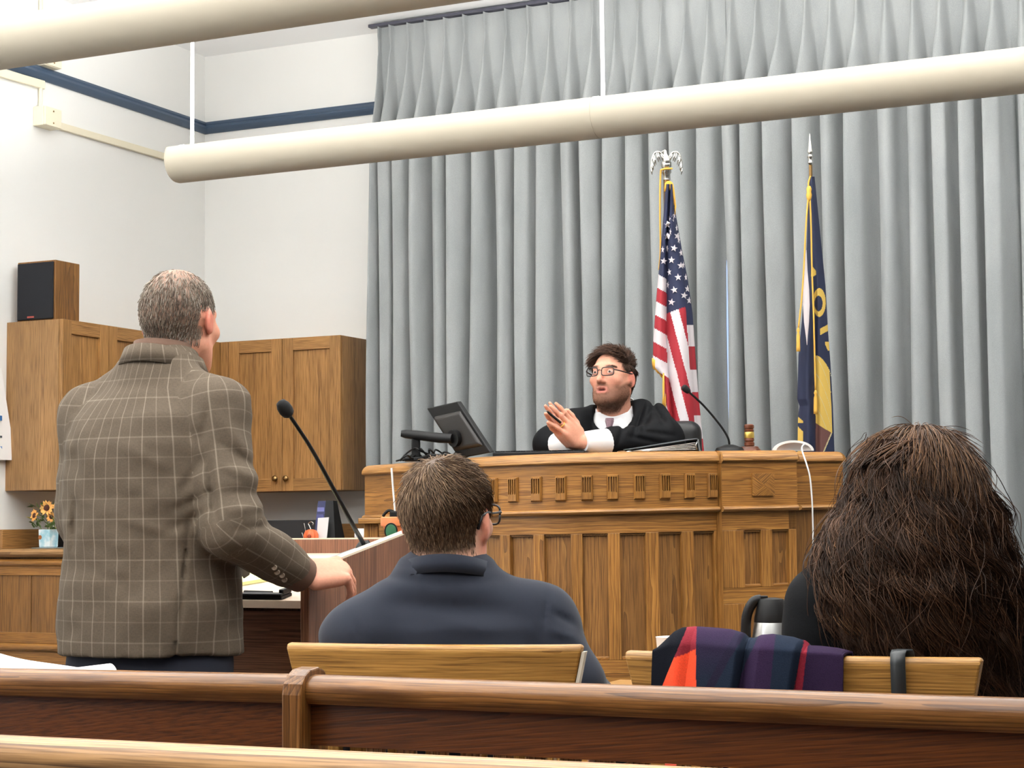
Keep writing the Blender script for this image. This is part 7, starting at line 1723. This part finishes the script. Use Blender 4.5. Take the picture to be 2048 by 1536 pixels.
ZM = 7.46
Lm = ip([(1619, 352), (1616, 400), (1613, 506), (1608, 580), (1604, 639), (1597, 710), (1594.5, 798), (1599, 812), (1596, 834), (1595, 905)])
Rm = ip([(1629, 352), (1640, 462), (1651, 572), (1656, 661), (1661, 727), (1666, 816), (1669, 905)])
FB, FGo, FBr, FPa = plain('flag_dark_blue', (28, 36, 64), 0.7), plain('flag_gold', (206, 172, 82), 0.7), plain('flag_brown', (96, 62, 58), 0.7), plain('flag_pale', (196, 184, 140), 0.7)
def mt_depth(x, y, s):
    l, r = Lm(y), Rm(y); t_ = (x-l)/(r-l)
    return -0.03*math.sin(math.pi*t_)-0.028*math.exp(-((t_-0.28)/0.14)**2)*min(1, max(0, (y-560)/120))+0.022*math.exp(-((t_-0.52)/0.08)**2)*min(1, max(0, (y-500)/120))
def mt_col(x, y):
    # O
    u, v = (x-1638.5)/13.0, (y-605)/28.5; ui, vi = (x-1637.0)/8.2, (y-607)/15.5
    if x > 1627 and u*u+v*v < 1 and ui*ui+vi*vi > 1: return 1
    if 1622 < x < 1632 and 533 < y < 553 and (y-533) > abs(x-1625)*1.2 and y < 553-(x-1626)*0.5: return 1
    if x > 1640 and abs(y-(664-(x-1640)*0.55)) < 6.5: return 1
    if x > 1650 and 684 < y < 701 and y < 684+(x-1648)*2.2: return 1
    if y > 710 and x > 1631:
        top = 711+((x-1631)/30.0)**2*34
        if y > top:
            br = 846+(x-1631)*0.62
            if y > br:
                e = 1666-(y-862)*0.42
                if x < e-2.5: return 2
                return 3 if x < e else 0
            sx = (y-top)-(x-1631)*1.2
            return 3 if (sx % 34) < 2.2 and x < 1662 else (1 if x < Rm(y)-3 else 0)
    if y > 832 and x < 1606 and (y-832) > (x-1595)*0.9 and not (846 < y < 852+(x-1595)): return 1
    return 0
t = thing('state_flag', 'dark blue flag with gold letters and a seal on a spear-topped pole by the curtain', 'flag', (at_depth(1625, 900, ZM)[0], at_depth(1625, 900, ZM)[1], 0.45))
cloth_grid('flag_cloth', ZM, np.linspace(353, 930, 420), Lm, Rm, mt_depth, mt_col, [FB, FGo, FBr, FPa], t, 1.1)
mk('white_ribbon', (lambda rows: G().loft(rows, cap=False, closed=False))([[at_depth(x0, y, ZM-0.05), at_depth((x0+x1)/2, y, ZM-0.057), at_depth(x1, y, ZM-0.05)] for y, x0, x1 in ((500, 1612, 1613), (540, 1609, 1615), (580, 1606.5, 1618.5), (610, 1606, 1619.5), (645, 1608, 1618), (675, 1612, 1615.5), (690, 1613.5, 1614.5))]), FW, t, smooth=True)
pt, pb_ = at_depth(1621, 330, ZM+0.012), at_depth(1632, 900, ZM+0.03)
pb0 = pb_+(pb_-pt)/abs(pb_[2]-pt[2])*(pb_[2]-0.48)
mk('pole', G().tube([pt, pb0], 0.0075, 12), M['brass'], t, smooth=True, auto=40)
mk('base', G().lathe([(0.14, 0), (0.145, 0.012), (0.11, 0.03), (0.04, 0.05), (0.025, 0.09)], c=(pb0[0], pb0[1], 0.45), n=32), M['brass'], t, smooth=True, auto=40)
zb_, zt_ = at_depth(1621, 330, ZM)[2], at_depth(1620, 266, ZM)[2]; hh = zt_-zb_
sc_ = [(0.007, 0), (0.012, 0.06*hh), (0.008, 0.12*hh), (0.010, 0.20*hh), (0.013, 0.26*hh), (0.006, 0.36*hh), (0.011, 0.38*hh), (0.012, 0.42*hh), (0.007, 0.65*hh), (0.001, hh)]
mk('spear_finial', G().lathe(sc_, c=pt, n=16), M['silver'], t, smooth=True, auto=40)
cg = [[(1621, 352), (1617, 366), (1618, 378)], [(1616, 400), (1612, 450), (1608, 530), (1604, 590), (1597, 655)], [(1620, 400), (1622, 450), (1624, 540), (1627, 620), (1629, 700), (1631, 780)]]
for pts in cg: mk('cord', G().tube([at_depth(x, y, ZM-0.062) for x, y in spline(np.array(pts, float), 26)], 0.0036, 6), M['gold'], t, smooth=True)
mk('knot', G().tube([at_depth(1618, y, ZM-0.06) for y in (372, 378, 384, 390, 396, 404)], [0.006, 0.011, 0.009, 0.012, 0.010, 0.005], 10), M['gold'], t, smooth=True)
for x, y in ((1596.5, 655), (1631, 780)):
    mk('tassel', G().tube([at_depth(x, y+q, ZM-0.062) for q in (0, 6, 10, 16, 40, 48)], [0.003, 0.007, 0.004, 0.007, 0.008, 0.008], 10), M['gold'], t, smooth=True)
